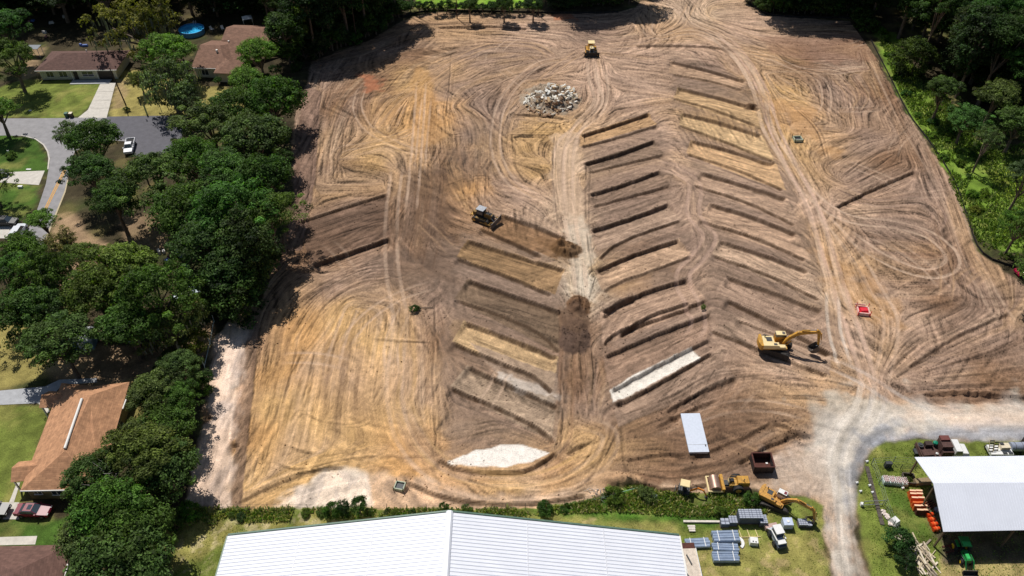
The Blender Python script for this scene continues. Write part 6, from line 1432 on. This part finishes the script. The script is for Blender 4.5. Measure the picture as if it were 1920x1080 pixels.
# pale clutter in the shaded yards
rc = random.Random(9); k = 0; CNT = {}
for (px, py) in [(55,42),(62,40),(84,62),(87,70),(97,44),(152,86),(160,87),(300,148),(455,77),(120,33),(402,20),(412,22),(299,474),(308,474),(316,490),(322,482),(330,470),(334,478),(342,483),(350,500),(246,640),(258,650),(232,600)]:
    p = G(px, py); ci = rc.randrange(4); c = [lin(210,206,200), lin(150,160,170), lin(80,110,180), lin(180,120,120)][ci]; nth = CNT.setdefault((py<160,px<200,py<560),[0]); nth[0] += 1
    where = 'behind the upper left house' if py < 160 and px < 200 else ('behind the upper right house' if py < 160 else ('in the shaded yard under the oaks' if py < 560 else 'beside the pale blue shed'))
    o = MB().box((0,0,.3),(rc.uniform(.5,1.6),rc.uniform(.4,1.1),rc.uniform(.3,.7)),rz=rc.uniform(0,3),taper=(.8,.8)).build('yard_item', mat('yard_%d' % ci, c, .6), None, loc=(p.x,p.y,.02))
    tag(o, '%s garden item lying %s, %s of its group' % (['white','grey','blue','pinkish'][ci], where, ORD[nth[0]-1]), 'clutter', 'odd items %s' % where); k += 1

# ================================================================== FENCES
def wire_fence(pts, label, h=1.4, step=3.0, postm=M_DGR, wires=4, name='wire_fence', r=.04, mesh_panel=None):
    P = catmull(gpoly(pts), 2.0) if len(pts) > 2 else gpoly(pts)
    o = empty(name, (P[0][0],P[0][1],0), 0, label, 'fence'); b = P[0]
    L = np.concatenate([[0], np.cumsum(np.hypot(*(P[1:]-P[:-1]).T))]); n = max(1,int(L[-1]/step)); q = []
    for k in range(n+1):
        s = L[-1]*k/n; q.append((np.interp(s,L,P[:,0]), np.interp(s,L,P[:,1])))
    me = None
    for x, y in q:
        if me is None: po = MB().tube([(0,0,-.2),(0,0,h)], r, 5).build('post', postm, o); me = po.data
        else: po = bpy.data.objects.new('post', me); COL.objects.link(po); po.parent = o
        po.location = (x-b[0], y-b[1], ground_h(x,y))
    for w in range(wires):
        z = h*(.25+.72*w/max(1,wires-1)); MB().tube([(x-b[0],y-b[1],ground_h(x,y)+z) for x, y in q], .016 if wires > 1 else r, 3).build('wire', postm, o)
    return o, q, b
wire_fence([(430,957),(560,957),(700,956),(850,956),(960,955),(1060,948),(1130,937)], 'thin post and wire fence along the sand above the white roof', 1.5, 2.6, mat('grey_post', lin(120,112,100), .8))
M_SILT = mat('silt_fabric', (.012,.012,.014), .8)
def silt(pts, label, h=.7):
    o, q, b = wire_fence(pts, label, h+.1, 2.2, mat('stake', lin(110,90,66), .9), 0, 'silt_fence', .03)
    mb = MB(); P = [(x-b[0],y-b[1],ground_h(x,y)) for x, y in q]; n = len(P)
    V = [(x,y,z-.1) for x,y,z in P]+[(x,y,z+h) for x,y,z in P]+[(x+.03,y+.03,z+h) for x,y,z in P]+[(x+.03,y+.03,z-.1) for x,y,z in P]
    mb.add(V, [(i,i+1,n+i+1,n+i) for i in range(n-1)]+[(n+i,n+i+1,2*n+i+1,2*n+i) for i in range(n-1)]+[(2*n+i,2*n+i+1,3*n+i+1,3*n+i) for i in range(n-1)]); mb.build('fabric', M_SILT, o)
silt([(1632,75),(1668,145),(1702,212),(1747,274),(1792,348),(1833,465),(1872,492),(1960,520)], 'black silt fence along the right edge of the cleared dirt', .45)
silt([(1402,5),(1440,28),(1520,34),(1600,36),(1630,60)], 'black silt fence at the top right below the dark woods', .5); silt([(757,32),(800,22),(900,22),(1040,25),(1160,24)], 'black silt fence below the top hedge', .5)
wire_fence([(402,604),(396,640),(388,668),(384,690)], 'short pale pipe fence between yellow tree and pale sand', 1.6, 4, mat('pale_pipe', lin(170,190,190), .5), 1, 'pipe_fence', .07)
wire_fence([(1633,871),(1645,900),(1656,940),(1668,975),(1690,1030)], 'chain link fence with pale top rail left of the orange barriers', 1.5, 3, mat('galv', lin(150,158,156), .5, .4), 3, 'chain_fence', .06)
wire_fence([(1633,871),(1660,868),(1690,869),(1716,870)], 'chain link fence with pale rails behind the pallets of white drums', 1.5, 3, MATS['galv'], 3, 'chain_fence', .05)
wire_fence([(1660,878),(1690,880),(1715,881)], 'low dark rail rack behind the white drums', 1.1, 1.4, M_DGR, 4, 'rail_rack', .05)
# dark ground boards along that fence
P = gpoly([(1630,875),(1660,985)]); d = P[1]-P[0]; o = empty('board_edge', (P[0][0],P[0][1],0), 0, 'row of dark weathered boards lying along the chain link fence', 'boards')
for k in range(9):
    t = (k+.5)/9; MB().box((d[0]*t-.4,d[1]*t,.08),(.55,math.hypot(*d)/9-.06,.14),rz=math.atan2(d[1],d[0])-math.pi/2).build('board', mat('grey_board', lin(92,84,76), .9, var=.25), o)
# gate frame
p = G(1633,950); o = empty('metal_gate', (p.x,p.y,0), -.05, 'open pale pipe gate standing across the grass beside the gravel road', 'gate')
for a, b in (((-1.2,0,1.2),(1.6,.3,1.2)),((-1.2,0,.3),(1.6,.3,.3)),((-1.2,0,0),(-1.2,0,1.3)),((1.6,.3,0),(1.6,.3,1.3)),((.2,.15,.3),(.2,.15,1.2))): MB().tube([a,b],.05,5).build('rail', MATS['galv'], o)
MB().box((-1.3,.1,.35),(.35,.4,.5)).build('gate_motor', M_WHT, o)

# ================================================================== YARD GOODS
M_PAL = mat('concrete_block_grey', lin(176,182,196), .8, var=.12); M_PALD = mat('wrap_dark', lin(84,92,110), .6); M_GALVB = mat('galvanised_bluish', lin(176,192,214), .35, .35, var=.10, scale=1.5)
def pallet_stack(px, py, w, d, h, rz, label, grid=(3,5), m=M_PAL, group=None):
    p = G(px, py); o = empty('block_pallet', (p.x,p.y,0), rz, label, 'pallet', group)
    MB().box((0,0,.07),(w,d,.12)).build('pallet_base', M_WOODP, o)
    MB().box((0,0,h/2+.1),(w-.1,d-.1,h-.12)).build('wrapped_load', M_PALD, o)
    nx, ny = grid; me = None
    for i in range(nx):
        for j in range(ny):
            if me is None: q = MB().box((0,0,0),(w/nx*.82,d/ny*.74,.16)).build('block', m, o); me = q.data
            else: q = bpy.data.objects.new('block', me); COL.objects.link(q); q.parent = o
            q.location = (-w/2+w*(i+.5)/nx, -d/2+d*(j+.5)/ny, h+.10)
for (px,py,w,d,h,g_,lb) in [(1357,984,1.15,1.0,.75,(2,2),'leftmost low wrapped pallet at the end of the pale beam'),(1372,981,1.1,1.1,.85,(3,4),'low block pallet second from the left in the grey row'),
   (1389,975,1.15,1.4,1.45,(3,5),'tall block pallet left of the three tall ones'),(1403,975,1.1,1.4,1.45,(3,5),'middle tall block pallet of the three'),(1417,975,1.15,1.4,1.45,(3,5),'right tall block pallet of the three'),(1428,981,1.05,1.3,.95,(3,5),'low block pallet at the right end of the grey row'),
   (1503,984,1.2,1.0,.6,(4,4),'small grey block pallet under the parked excavator bucket'),(1514,986,.9,.8,.5,(2,2),'smaller pale pallet touching the one under the bucket')]:
    pallet_stack(px,py,w,d,h,0,lb,g_)
p = G(1474,986); o = empty('water_tank', (p.x,p.y,0), 0, 'square pale blue wrapped tank right of the white loader', 'tank')
MB().box((0,0,.07),(1.3,1.2,.12)).build('pallet_base', M_WOODP, o); MB().box((0,0,.65),(1.25,1.15,1.0)).build('tank_body', mat('bluish_white_tank', lin(196,208,230), .4), o); MB().cyl((0,0,1.15),(0,0,1.22),.2).build('tank_cap', M_WHT, o)
p = G(1316,979); o = MB().box((0,0,.13),(5.0,.28,.24),rz=-.01).build('concrete_beam', mat('pale_beam', lin(222,214,202), .8), None, loc=(p.x,p.y,0)); tag(o,'long pale beam lying left of the grey block pallets','beam')
p = G(1296,987); o = empty('plank_stack',(p.x,p.y,0),0,'small stack of pale planks below the long beam','planks')
for k in range(3): MB().box((0,-.35*k,.08+.03*k),(1.0-.1*k,.26,.12)).build('plank', MATS['pale_beam'], o)
o = empty('fork_rack', (G(1404,1003).x,G(1404,1003).y,0), 0, 'white steel fork rods lying in front of the tall block pallets', 'rods')
for x in (-1.1,0,1.1): MB().tube([(x-.1,.9,.06),(x+.05,-.35,.06)],.05,5).build('rod', M_CREAM, o)
MB().tube([(-1.5,-.4,.08),(1.5,-.3,.08)],.05,5).build('rod', M_CREAM, o)
def bundle(px, py, L_, D_, h, rz, label, n=5):
    p = G(px, py); o = empty('guardrail_bundle', (p.x,p.y,0), rz, label, 'steel bundle')
    for x in (-L_*.3,L_*.3): MB().box((x,0,.06),(.15,D_,.1)).build('timber_bearer', M_WOODP, o)
    for k in range(n):
        y = -D_/2+D_*(k+.5)/n; mb = MB(); w = D_/n*.94; z0 = .12; z1 = h+(.05 if k % 2 else 0)
        mb.prism([(-w/2,z0),(w/2,z0),(w/2,z1-.1),(w*.2,z1),(-w*.1,z1-.07),(-w/2,z1-.02)], -L_/2+random.uniform(0,.12), L_/2-random.uniform(0,.12), Matrix.Translation((0,y,0)) @ Matrix.Rotation(-math.pi/2,4,'Z') @ Matrix.Rotation(0,4,'X'))
        mb.build('steel_rail', M_GALVB, o)
    for x in (-L_*.28,L_*.28): MB().box((x,0,h+.06),(.09,D_+.05,.05)).build('strap', M_WHT, o)
bundle(1307,1021,3.3,1.3,.55,.06,'grey steel rail bundle nearest the white building corner',3)
bundle(1359,1010,3.6,1.5,.8,.03,'upper grey steel rail bundle of the stacked three',4); bundle(1359,1029,3.5,1.0,.6,-.04,'middle grey steel rail bundle of the three',3); bundle(1359,1048,3.5,1.3,.75,0,'lowest and neatest grey steel rail bundle',4)
p = G(1391,1018); mb = MB(); P = [(1.0*math.cos(a)-.7,1.0*math.sin(a)) for a in np.linspace(-1.0,1.0,9)]+[(.62*math.cos(a)-.7,.62*math.sin(a)) for a in np.linspace(1.0,-1.0,9)]
o = mb.sheet(P,.16,.14).build('pipe_ring_segment', M_WHT, None, loc=(p.x,p.y,0)); tag(o,'white curved segment lying right of the steel bundles','pipe piece')
p = G(1412,1018); o = empty('concrete_box', (p.x,p.y,0), -.1, 'small white box with dark holes on the dry grass', 'box'); MB().box((0,0,.38),(1.1,.95,.72),taper=(.92,.9)).build('shell', M_WHT, o)
for x, y in ((-.15,-.2),(.2,-.25)): MB().cyl((x,y,.7),(x,y,.77),.1,n=8).build('opening', M_DGR, o)
# white skid loader
p = G(1455,1012); o = empty('skid_loader', (p.x,p.y,0), math.radians(-78), 'white compact loader with grey cab standing among the pallets', 'loader')
MB().box((0,0,.75),(2.5,1.15,.8)).build('body', mat('loader_grey', lin(196,206,220), .5), o); MB().box((-.3,.05,1.55),(1.3,1.05,.9),taper=(.92,.92)).build('cab', M_GLS, o); MB().box((-.35,.05,2.04),(1.35,1.15,.1)).build('cab_roof', M_WHT, o)
MB().box((1.0,0,1.22),(.7,1.1,.16)).build('hood', M_WHT, o); MB().box((1.1,0,.6),(.9,1.3,.5)).build('engine_cover', mat('loader_dark', lin(70,80,96), .5), o)
for s in (-1,1):
    for x in (-.7,.75): wheel(o,(x,s*.72,.42),.42,.3)
    MB().tube([(.9,s*.62,1.5),(-.7,s*.62,1.45),(-1.5,s*.62,.6)],.09,5).build('lift_arm', M_WHT, o)
MB().box((-1.75,0,.4),(.6,1.7,.6),taper=(1,1)).build('bucket', mat('dusty_pink_steel', lin(190,160,150), .7), o)
# ramp trailer at the barn wall
p = G(1297,1068); o = empty('flat_trailer', (p.x,p.y,0), math.radians(-88), 'pale flat trailer parked tight against the right wall of the white building', 'trailer')
MB().box((0,0,.75),(5.0,1.7,.14)).build('deck', mat('pale_deck', lin(214,200,184), .8, var=.15), o); MB().box((-2.9,0,.72),(.9,1.7,.08)).build('ramp', M_RUST, o)
for s in (-1,1):
    MB().box((0,s*.88,.85),(5.0,.08,.2)).build('side_rail', M_WHT, o)
    for x in (.5,1.3): wheel(o,(x,s*.95,.36),.36,.22)
MB().box((-.9,-.3,.92),(1.4,.14,.2),rz=.3).build('load_bar', M_DGR, o); MB().tube([(2.5,0,.6),(3.5,0,.5)],.07,5).build('drawbar', M_WHT, o)
# orange barriers
M_ORG = mat('barrier_orange', lin(220,104,46), .55, var=.1); M_ORGP = mat('barrier_end_pale', lin(250,206,170), .6, var=.05)
rows = [(1713,921,0,'topmost'),(1714,926.5,0,'second'),(1717,934,0,'third'),(1719,943,1,'fourth, plain orange,'),(1722,949,0,'fifth'),(1727,957,0,'lowest')]
for (px, py, plain, nm) in rows:
    for q in (0, 1):
        p = G(px-6+12*q, py+6); o = empty('road_barrier', (p.x,p.y,0), -.06, '%s barrier in the %s column of the orange stack left of the shed' % (nm, 'left' if q == 0 else 'right'), 'barrier')
        MB().prism([(-.3,0),(.3,0),(.3,.2),(.12,.5),(.1,.95),(-.1,.95),(-.12,.5),(-.3,.2)], -.42, .42, Matrix.Rotation(math.pi/2,4,'Z')).build('shell', M_ORG if nm != 'lowest' else M_RUST, o)
        MB().box((0,0,.985),(.84,.24,.06)).build('top_band', M_ORG if plain else M_ORGP, o)
for k in range(4):
    p = G(1742+4.0*k, 968+9*k); o = empty('traffic_drum', (p.x,p.y,0), 0, '%s lying orange traffic drum of the row below the barrier stack' % ('first','second','third','fourth')[k], 'traffic drum')
    MB().cyl((-.45,0,.32),(.45,.15,.32),.32,.26,n=12).build('shell', mat('drum_orange', lin(222,74,22), .5), o); MB().cyl((-.1,.05,.32),(.08,.08,.32),.335,n=12).build('band', mat('drum_band', lin(240,120,60), .5), o)
# pallets of white drums
names = 'first second third fourth'.split()
for k in range(4):
    p = G(1659+11.5*k, 903+1.2*k); o = empty('drum_pallet', (p.x,p.y,0), -.06, '%s crate of pink lidded white jugs from the left beside the chain link fence' % names[k], 'crate')
    MB().box((0,0,.32),(.82,1.1,.6)).build('crate_wall', mat('pale_crate', lin(190,206,202), .7), o); me = None
    for i in range(3):
        for j in range(4):
            z = .64
            if me is None:
                q = MB().cyl((0,0,0),(0,0,.28),.11,.06,n=7).build('jug', mat('pink_white_jug', lin(238,214,212), .5, var=.12), o); me = q.data
            else: q = bpy.data.objects.new('jug', me); COL.objects.link(q); q.parent = o
            q.location = (-.26+.26*i+random.uniform(-.03,.03), -.4+.27*j, z)
p = G(1663,866+9); o = MB().box((0,0,.5),(.9,.5,1.0)).build('dark_cabinet', M_DGR, None, loc=(p.x,p.y,0)); tag(o,'dark metal cabinet standing behind the jug crates','cabinet')
p = G(1703,900); o = empty('planter_frame',(p.x,p.y,0),-.1,'low grey timber frame with weeds beside the jug crates','frame')
for c, d in (((0,-.8,.3),(1.5,.12,.5)),((0,.8,.3),(1.5,.12,.5)),((-.75,0,.3),(.12,1.5,.5)),((.75,0,.3),(.12,1.5,.5))): MB().box(c,d).build('board', MATS['grey_board'], o)
tree(1703,899,.6,.9,'bush',MD,'weedy shrub growing inside the low timber frame',None,'shrub','bush')
p = G(1728,905); o = MB().box((0,0,.35),(2.4,1.0,.5),rz=.1,taper=(.9,.8)).build('timber_crate', mat('tan_crate', lin(150,130,100), .8), None, loc=(p.x,p.y,0)); tag(o,'tan timber crate under the left edge of the shed roof','crate')
p = G(1745,947); o = empty('pipe_pile',(p.x,p.y,0),.4,'short rusty pipes lying in the shade under the shed edge','pipes')
for k in range(4): MB().cyl((-.7,.3*k-.4,.12),(.7,.3*k-.4,.12),.1,n=7).build('pipe', M_RUST, o)
p = G(1754,958); o = MB().blob((0,0,.3),.4,1,.3).build('wrapped_bundle', mat('bluish_wrap', lin(130,140,160), .6), None, loc=(p.x,p.y,0)); tag(o,'bluish wrapped bundle in the shade under the shed edge','bundle')
# white rubbish along the fence
rr = random.Random(4); o = empty('white_debris_row', (G(1664,970).x,G(1664,970).y,0), 0, 'row of white and pink rubble heaped along the chain link fence', 'rubble')
for k in range(26):
    t = rr.random(); a = G(1656+16*t,958+30*t); b = G(1664,970); MB().blob((a.x-b.x+rr.uniform(-.3,.3),a.y-b.y,.12+rr.uniform(0,.1)),rr.uniform(.12,.28),0,.4,(1,1,.7),k).build('rubble_piece', mat('rubble_white', lin(228,214,206), .8), o)
p = G(1676,980); o = MB().box((0,0,.4),(1.1,1.2,.8),taper=(.7,.7),rz=.5).build('white_bag', M_WHT, None, loc=(p.x,p.y,0)); tag(o,'white bulk bag at the lower end of the rubble row','bag')
for px, py, lb in ((1606,907,'white scrap on the grass beside the gravel road'),(1630,912,'small white scrap below the fence corner'),(1613,923,'white bucket lying near the gate'),(1635,925,'white bucket standing near the gate'),(1625,867,'white drum leaning at the fence corner'),(1692,917,'white scrap above the orange barriers')):
    p = G(px, py); o = MB().cyl((-.15,0,.15),(.2,.1,.2),.2,.14,n=8).build('white_bucket', M_WHT, None, loc=(p.x,p.y,0)); tag(o, lb, 'bucket')
# timber pile
p = G(1722,1046); rr = random.Random(12); o = empty('timber_pile', (p.x,p.y,0), 0, 'tangled pile of pale boards and poles left of the green tractor', 'timber pile')
for k in range(62):
    a = rr.choice([1.9,1.75,2.1,.9,.7,1.85,2.0])+rr.uniform(-.3,.3); L_ = rr.uniform(1.0,3.4); x = rr.uniform(-1.6,1.7); y = rr.uniform(-2.2,2.4)-x*.35; z = .08+max(0,1-abs(x)/2-abs(y)/4)*.9*rr.random()
    MB().box((x,y,z),(L_,rr.uniform(.07,.24),rr.uniform(.04,.12)),rz=a,ry=rr.uniform(-.12,.12)).build('board', mat('board_%d' % (k % 4), [lin(206,190,160),lin(176,160,136),lin(150,138,122),lin(220,208,186)][k % 4], .85, var=.15), o)
# green tractor
p = G(1802,1040); o = empty('tractor', (p.x,p.y,0), math.radians(-92), 'green tractor with front loader bucket in the shed shadow', 'tractor', scale=.88); M_GRN = mat('tractor_green', lin(30,130,62), .45, var=.08)
MB().box((.9,0,1.15),(1.8,.75,.7),taper=(.95,.85)).build('hood', M_GRN, o); MB().box((1.1,0,1.53),(.8,.45,.06)).build('hood_vent', mat('bright_green', lin(60,190,100), .4), o); MB().box((.4,0,.7),(2.8,.5,.4)).build('chassis', M_DGR, o)
for x in (-1.3,-.1):
    for y in (-.62,.62): MB().tube([(x,y,1.0),(x,y,2.4)],.04,4).build('canopy_post', M_BLK, o)
MB().box((-.75,0,2.45),(1.7,1.5,.1),taper=(.92,.92)).build('canopy', M_GRN, o); MB().box((-.35,0,2.53),(.7,1.15,.05)).build('canopy_panel', MATS['bright_green'], o); MB().box((-.8,0,1.3),(.6,.6,.5)).build('seat', M_BLK, o)
M_YR = mat('tractor_yellow', lin(230,190,40), .5)
for s in (-1,1):
    wheel(o,(-.9,s*.95,.8),.8,.42,rim=M_YR); wheel(o,(1.4,s*.72,.48),.48,.3,rim=M_YR); MB().box((-.85,s*.85,1.7),(1.1,.4,.08)).build('fender', M_GRN, o)
    mb = MB(); seg_beam(mb,(.2,0,1.3),(1.9,0,1.5),.16,.16,.1); seg_beam(mb,(1.9,0,1.5),(2.9,0,.5),.16,.14,.1); q = mb.build('loader_arm', M_GRN, o, loc=(0,s*.58,0))
    MB().cyl((.6,s*.58,1.0),(1.8,s*.58,1.35),.05,n=6).build('loader_cylinder', M_CHR, o)
mb = MB(); arc = [(3.55,.12),(3.05,.08),(2.88,.35),(2.95,.75)]; P = [(x,y,z) for y in (-1.05,1.05) for x,z in arc]; mb.add(P,[(0,1,2,3),(7,6,5,4),(0,4,5,1),(1,5,6,2),(2,6,7,3)]); mb.build('bucket', M_TRK, o)
MB().box((2.95,0,.78),(.08,2.12,.07)).build('bucket_edge', M_BUCK, o)
p = G(1776,1027); o = empty('disc_harrow',(p.x,p.y,0),.2,'rusty implement with a yellow wheel in the shed shadow','implement'); MB().box((0,0,.5),(1.8,.2,.2)).box((0,-.8,.5),(1.8,.2,.2)).box((0,-.4,.55),(.2,1.0,.15)).build('frame', M_RUST, o)
wheel(o,(.9,-.2,.45),.45,.16,rim=M_YR,axis='x'); 
for k in range(5): MB().cyl((-.8+.35*k,-.8,.3),(-.77+.35*k,-.8,.3),.28,n=10).build('disc', M_BUCK, o)
# old truck with brown bed
M_DKB = mat('dark_brown_steel', lin(88,62,56), .8, var=.25, scale=3); p = G(1762,853); o = empty('flatbed_truck', (p.x,p.y,0), 0, 'old truck with white cab and rusty brown machinery bed beside the shed', 'truck')
MB().box((-.5,0,.8),(7.0,.9,.3)).build('chassis', M_DGR, o); MB().box((-1.4,0,1.05),(4.4,2.3,.16)).build('flat_bed', M_DKB, o)
MB().box((.1,.3,1.9),(1.5,1.7,1.5)).box((.2,-.7,1.6),(1.6,.7,.9)).build('equipment_box', M_DKB, o); MB().box((.05,.9,2.75),(1.3,.8,.35)).build('equipment_lid', mat('maroon_brown', lin(112,62,56), .7), o)
MB().box((-1.9,.75,1.5),(1.0,.7,.7)).build('toolbox', mat('dark_brown_box', lin(60,44,40), .7), o); MB().box((-2.4,-.5,1.25),(1.6,1.0,.25),rz=.1).build('steel_plate', M_DKB, o)
MB().cyl((-3.0,.7,1.3),(-3.0,.7,1.5),.42,n=14).cyl((-3.0,.7,1.45),(-3.0,.7,1.62),.2,n=10).build('cable_reel', M_DGR, o); MB().blob((-.95,.85,1.7),.38,1,.3).build('green_motor', mat('emerald', lin(20,140,110), .5), o)
MB().box((-3.5,0,1.35),(.12,2.2,.5)).build('tail_rack', M_DKB, o); MB().blob((-1.2,-.75,1.35),.22,1,.3).build('white_sack', M_WHT, o)
c = MB().prism([(1.15,.7),(2.35,.7),(2.35,1.5),(2.1,2.3),(1.2,2.35)],-1.05,1.05).build('cab', M_WHT, o); MB().prism([(1.35,1.55),(2.25,1.55),(2.05,2.15),(1.35,2.15)],-1.08,1.08).build('window', M_GLS, c); MB().box((2.27,0,1.9),(.06,1.7,.5),ry=-.3).build('windscreen', M_GLS, c)
MB().prism([(2.36,.7),(3.5,.7),(3.5,1.25),(3.3,1.5),(2.36,1.6)],-.85,.85).build('hood', M_WHT, o); MB().box((3.54,0,1.0),(.08,1.3,.45)).build('radiator_grille', M_DGR, o)
for s in (-1,1): 
    MB().box((3.0,s*.98,1.08),(1.1,.3,.1),taper=(.8,1)).build('fender', M_WHT, o); wheel(o,(2.95,s*.95,.5),.5,.3); wheel(o,(-1.9,s*.9,.5),.5,.45); wheel(o,(-2.95,s*.9,.5),.5,.45)
# utility trailer with racks and tank
p = G(1866,851); o = empty('equipment_trailer', (p.x,p.y,0), 0, 'white equipment trailer with two upright slotted ramps behind the shed', 'trailer')
MB().box((.3,0,.8),(3.2,1.7,.5)).build('deck', M_WHT, o); MB().box((.9,.3,1.35),(1.3,.9,.6)).build('engine_box', mat('cream_box', lin(226,214,186), .6), o); MB().box((.5,.55,1.72),(.5,.4,.1)).build('box_lid', M_DGR, o)
for j, (x, rz) in enumerate(((-1.3,.5),(-.5,.45))):
    r = MB(); 
    for s in (-.3,.3): r.box((x+s,0,1.9-.35*j),(.07,.07,1.9),rx=-.5)
    q = r.build('ramp_frame', M_CREAM, o)
    for k in range(5): t = -.8+.4*k; MB().box((x,t*.48,1.9-.35*j+t*.88),(.56,.1,.13),rx=-.5).build('ramp_slot', M_DGR, q)
for s in (-1,1):
    wheel(o,(.6,s*.95,.4),.4,.25); wheel(o,(-.9,s*.95,.4),.4,.25)
for x in (.7,1.5): MB().box((x,-.6,1.1),(.6,.35,.1)).build('side_hatch', M_DGR, o)
p = G(1901,846); o = empty('fuel_tank', (p.x,p.y,0), 0, 'horizontal grey cylindrical tank beside the white trailer', 'tank')
MB().cyl((-1.05,0,1.1),(1.05,0,1.1),.68,n=20).build('tank_shell', mat('tank_grey', lin(170,178,194), .45, .3), o); MB().cyl((1.05,0,1.1),(1.12,0,1.1),.3,n=12).build('end_plate', M_DGR, o)
for x in (-.7,.7): MB().box((x,0,.28),(.15,1.2,.55)).build('saddle', M_DGR, o)
for x in (-.5,.5): MB().cyl((x-.03,0,1.1),(x+.03,0,1.1),.695,n=20).build('band', M_BUCK, o)
p = G(1924,840); o = MB().box((0,0,.9),(1.3,1.6,1.8)).build('dark_trailer', M_BXO, None, loc=(p.x,p.y,0)); tag(o,'dark box at the right picture edge beside the grey tank','box')
# square inlet boxes on the dirt
def inlet(px, py, ang, label, board, s=1, red=False):
    o = empty('storm_inlet', (0,0,0), 0, label, 'inlet box'); place(o, px, py, ang, 0, s)
    for sd in (-1,1):
        MB().box((sd*.85,0,.32),(.18,1.6,.6)).build('side_board', board, o); MB().box((0,sd*.8,.32),(1.5,.18,.6)).build('end_board', board, o)
    MB().box((0,0,.2),(1.5,1.4,.2)).build('grate', M_DGR if not red else mat('red_plastic', lin(226,44,60), .5), o)
    for x in (-.95,.95):
        for y in (-.95,.95): MB().box((x,y,.6),(.1,.1,1.2)).build('stake', mat('green_stake', lin(60,70,40), .8) if not red else MATS['red_plastic'], o)
    return o
inlet(1495,263,4,'dark square inlet box with pale frame on the dirt right of the wheel tracks', mat('pale_frame_green', lin(176,184,160), .7))
inlet(750,913,-12,'dark green square inlet box with stakes on the pale sand at the bottom', MATS['pale_frame_green'], .75)
o = inlet(1617,586,-8,'red topped square box with pale boards beside the wheel tracks at the right', mat('pink_board', lin(236,190,180), .6), 1.05, True)
MB().box((.1,.1,.5),(1.4,1.1,.35),rz=.2,taper=(.8,.7)).build('red_cover', MATS['red_plastic'], o); MB().box((-.5,.85,.9),(1.7,.08,.25)).build('red_rail', MATS['pink_board'], o)
inlet(1074,172,20,'small wooden frame at the upper right of the rubble', MATS['grey_board'], .5) if False else None
# spoil of tools beside the lone bush
p = G(795,579); o = MB().tube([(-1.5,0,.08),(0,.1,.12),(1.6,.25,.08)],.07,5).build('fallen_branch', M_BARK, None, loc=(p.x,p.y,.05)); tag(o,'thin fallen branch lying beside the lone green bush','branch')
p = G(1093,925)
# rubble pile: 290 separate lumps over a core
p = G(1033,188); rr = random.Random(21); o = empty('rubble_pile', (p.x,p.y,0), 0, 'heap of broken white concrete, roots and stones on the upper dirt', 'rubble pile')
RM = [mat('rubble_%d' % i, c, .85, var=.15, scale=4) for i, c in enumerate([lin(240,236,226), lin(226,220,206), lin(214,182,140), lin(140,110,84), lin(244,240,232), lin(180,168,152)])]
shapes = []
for i in range(8):
    mb = MB()
    if i < 5: mb.blob((0,0,0),.55,1,.35,(1.3,.8,.6),i)
    else: mb.box((0,0,0),(1.5,.6,.25),rz=.2,taper=(.8,.7))
    for mi in range(6):
        q = mb.build('rubble_piece', RM[mi], None); me = q.data; bpy.data.objects.remove(q); shapes.append((mi, me))
for k in range(295):
    a = rr.uniform(0,6.28); r_ = math.sqrt(rr.random()); x = r_*math.cos(a)*6.2+.1*r_; y = r_*math.sin(a)*7.4+.2
    if x < -1.5 and y > 2.0: continue
    x += y*.18
    mi = rr.choice([0,0,1,1,4,2,2,3,5]) if y > -2.0 else rr.choice([3,5,3,1,2])
    me = rr.choice([m_ for i_, m_ in shapes if i_ == mi]); q = bpy.data.objects.new('rubble_piece', me); COL.objects.link(q); q.parent = o
    s = rr.uniform(.35,1.15); q.scale = (s,s,s); q.rotation_euler = (rr.uniform(-.6,.6),rr.uniform(-.6,.6),rr.uniform(0,6.28)); q.location = (x,y,ground_h(p.x+x,p.y+y)+.12)
# root tangle by the grass edge
p = G(1118,925); rr = random.Random(3); o = empty('root_tangle', (p.x,p.y,ground_h(p.x,p.y)), 0, 'tangle of pale roots and twigs at the left end of the tall grass', 'roots')
for k in range(16):
    x, y = rr.uniform(-1.5,1.5), rr.uniform(-.8,.8); a = rr.uniform(0,6.28); l = rr.uniform(.5,1.3); MB().tube([(x,y,.1),(x+l*.5*math.cos(a),y+l*.5*math.sin(a),.3),(x+l*math.cos(a+.5),y+l*math.sin(a+.5),.12)],.06,4,.02).build('root', M_DEAD, o)
p = G(1220,925); o = MB().tube([(-3.0,-.9,.2),(0,0,.35),(2.2,.7,.3)],.06,5).build('green_pipe', mat('pale_green_pipe', lin(140,180,150), .5), None, loc=(p.x-4.0,p.y,0)); tag(o,'thin pale green pipe lying across the tall grass','pipe')
p = G(1224,932); o = MB().blob((0,0,.3),.5,1,.3,(1.2,.8,.6),2).build('grey_tarp', mat('tarp_grey', lin(120,130,150), .5), None, loc=(p.x,p.y,0)); tag(o,'crumpled grey tarp in the tall grass','tarp')
print('objects', time.time()-T0)
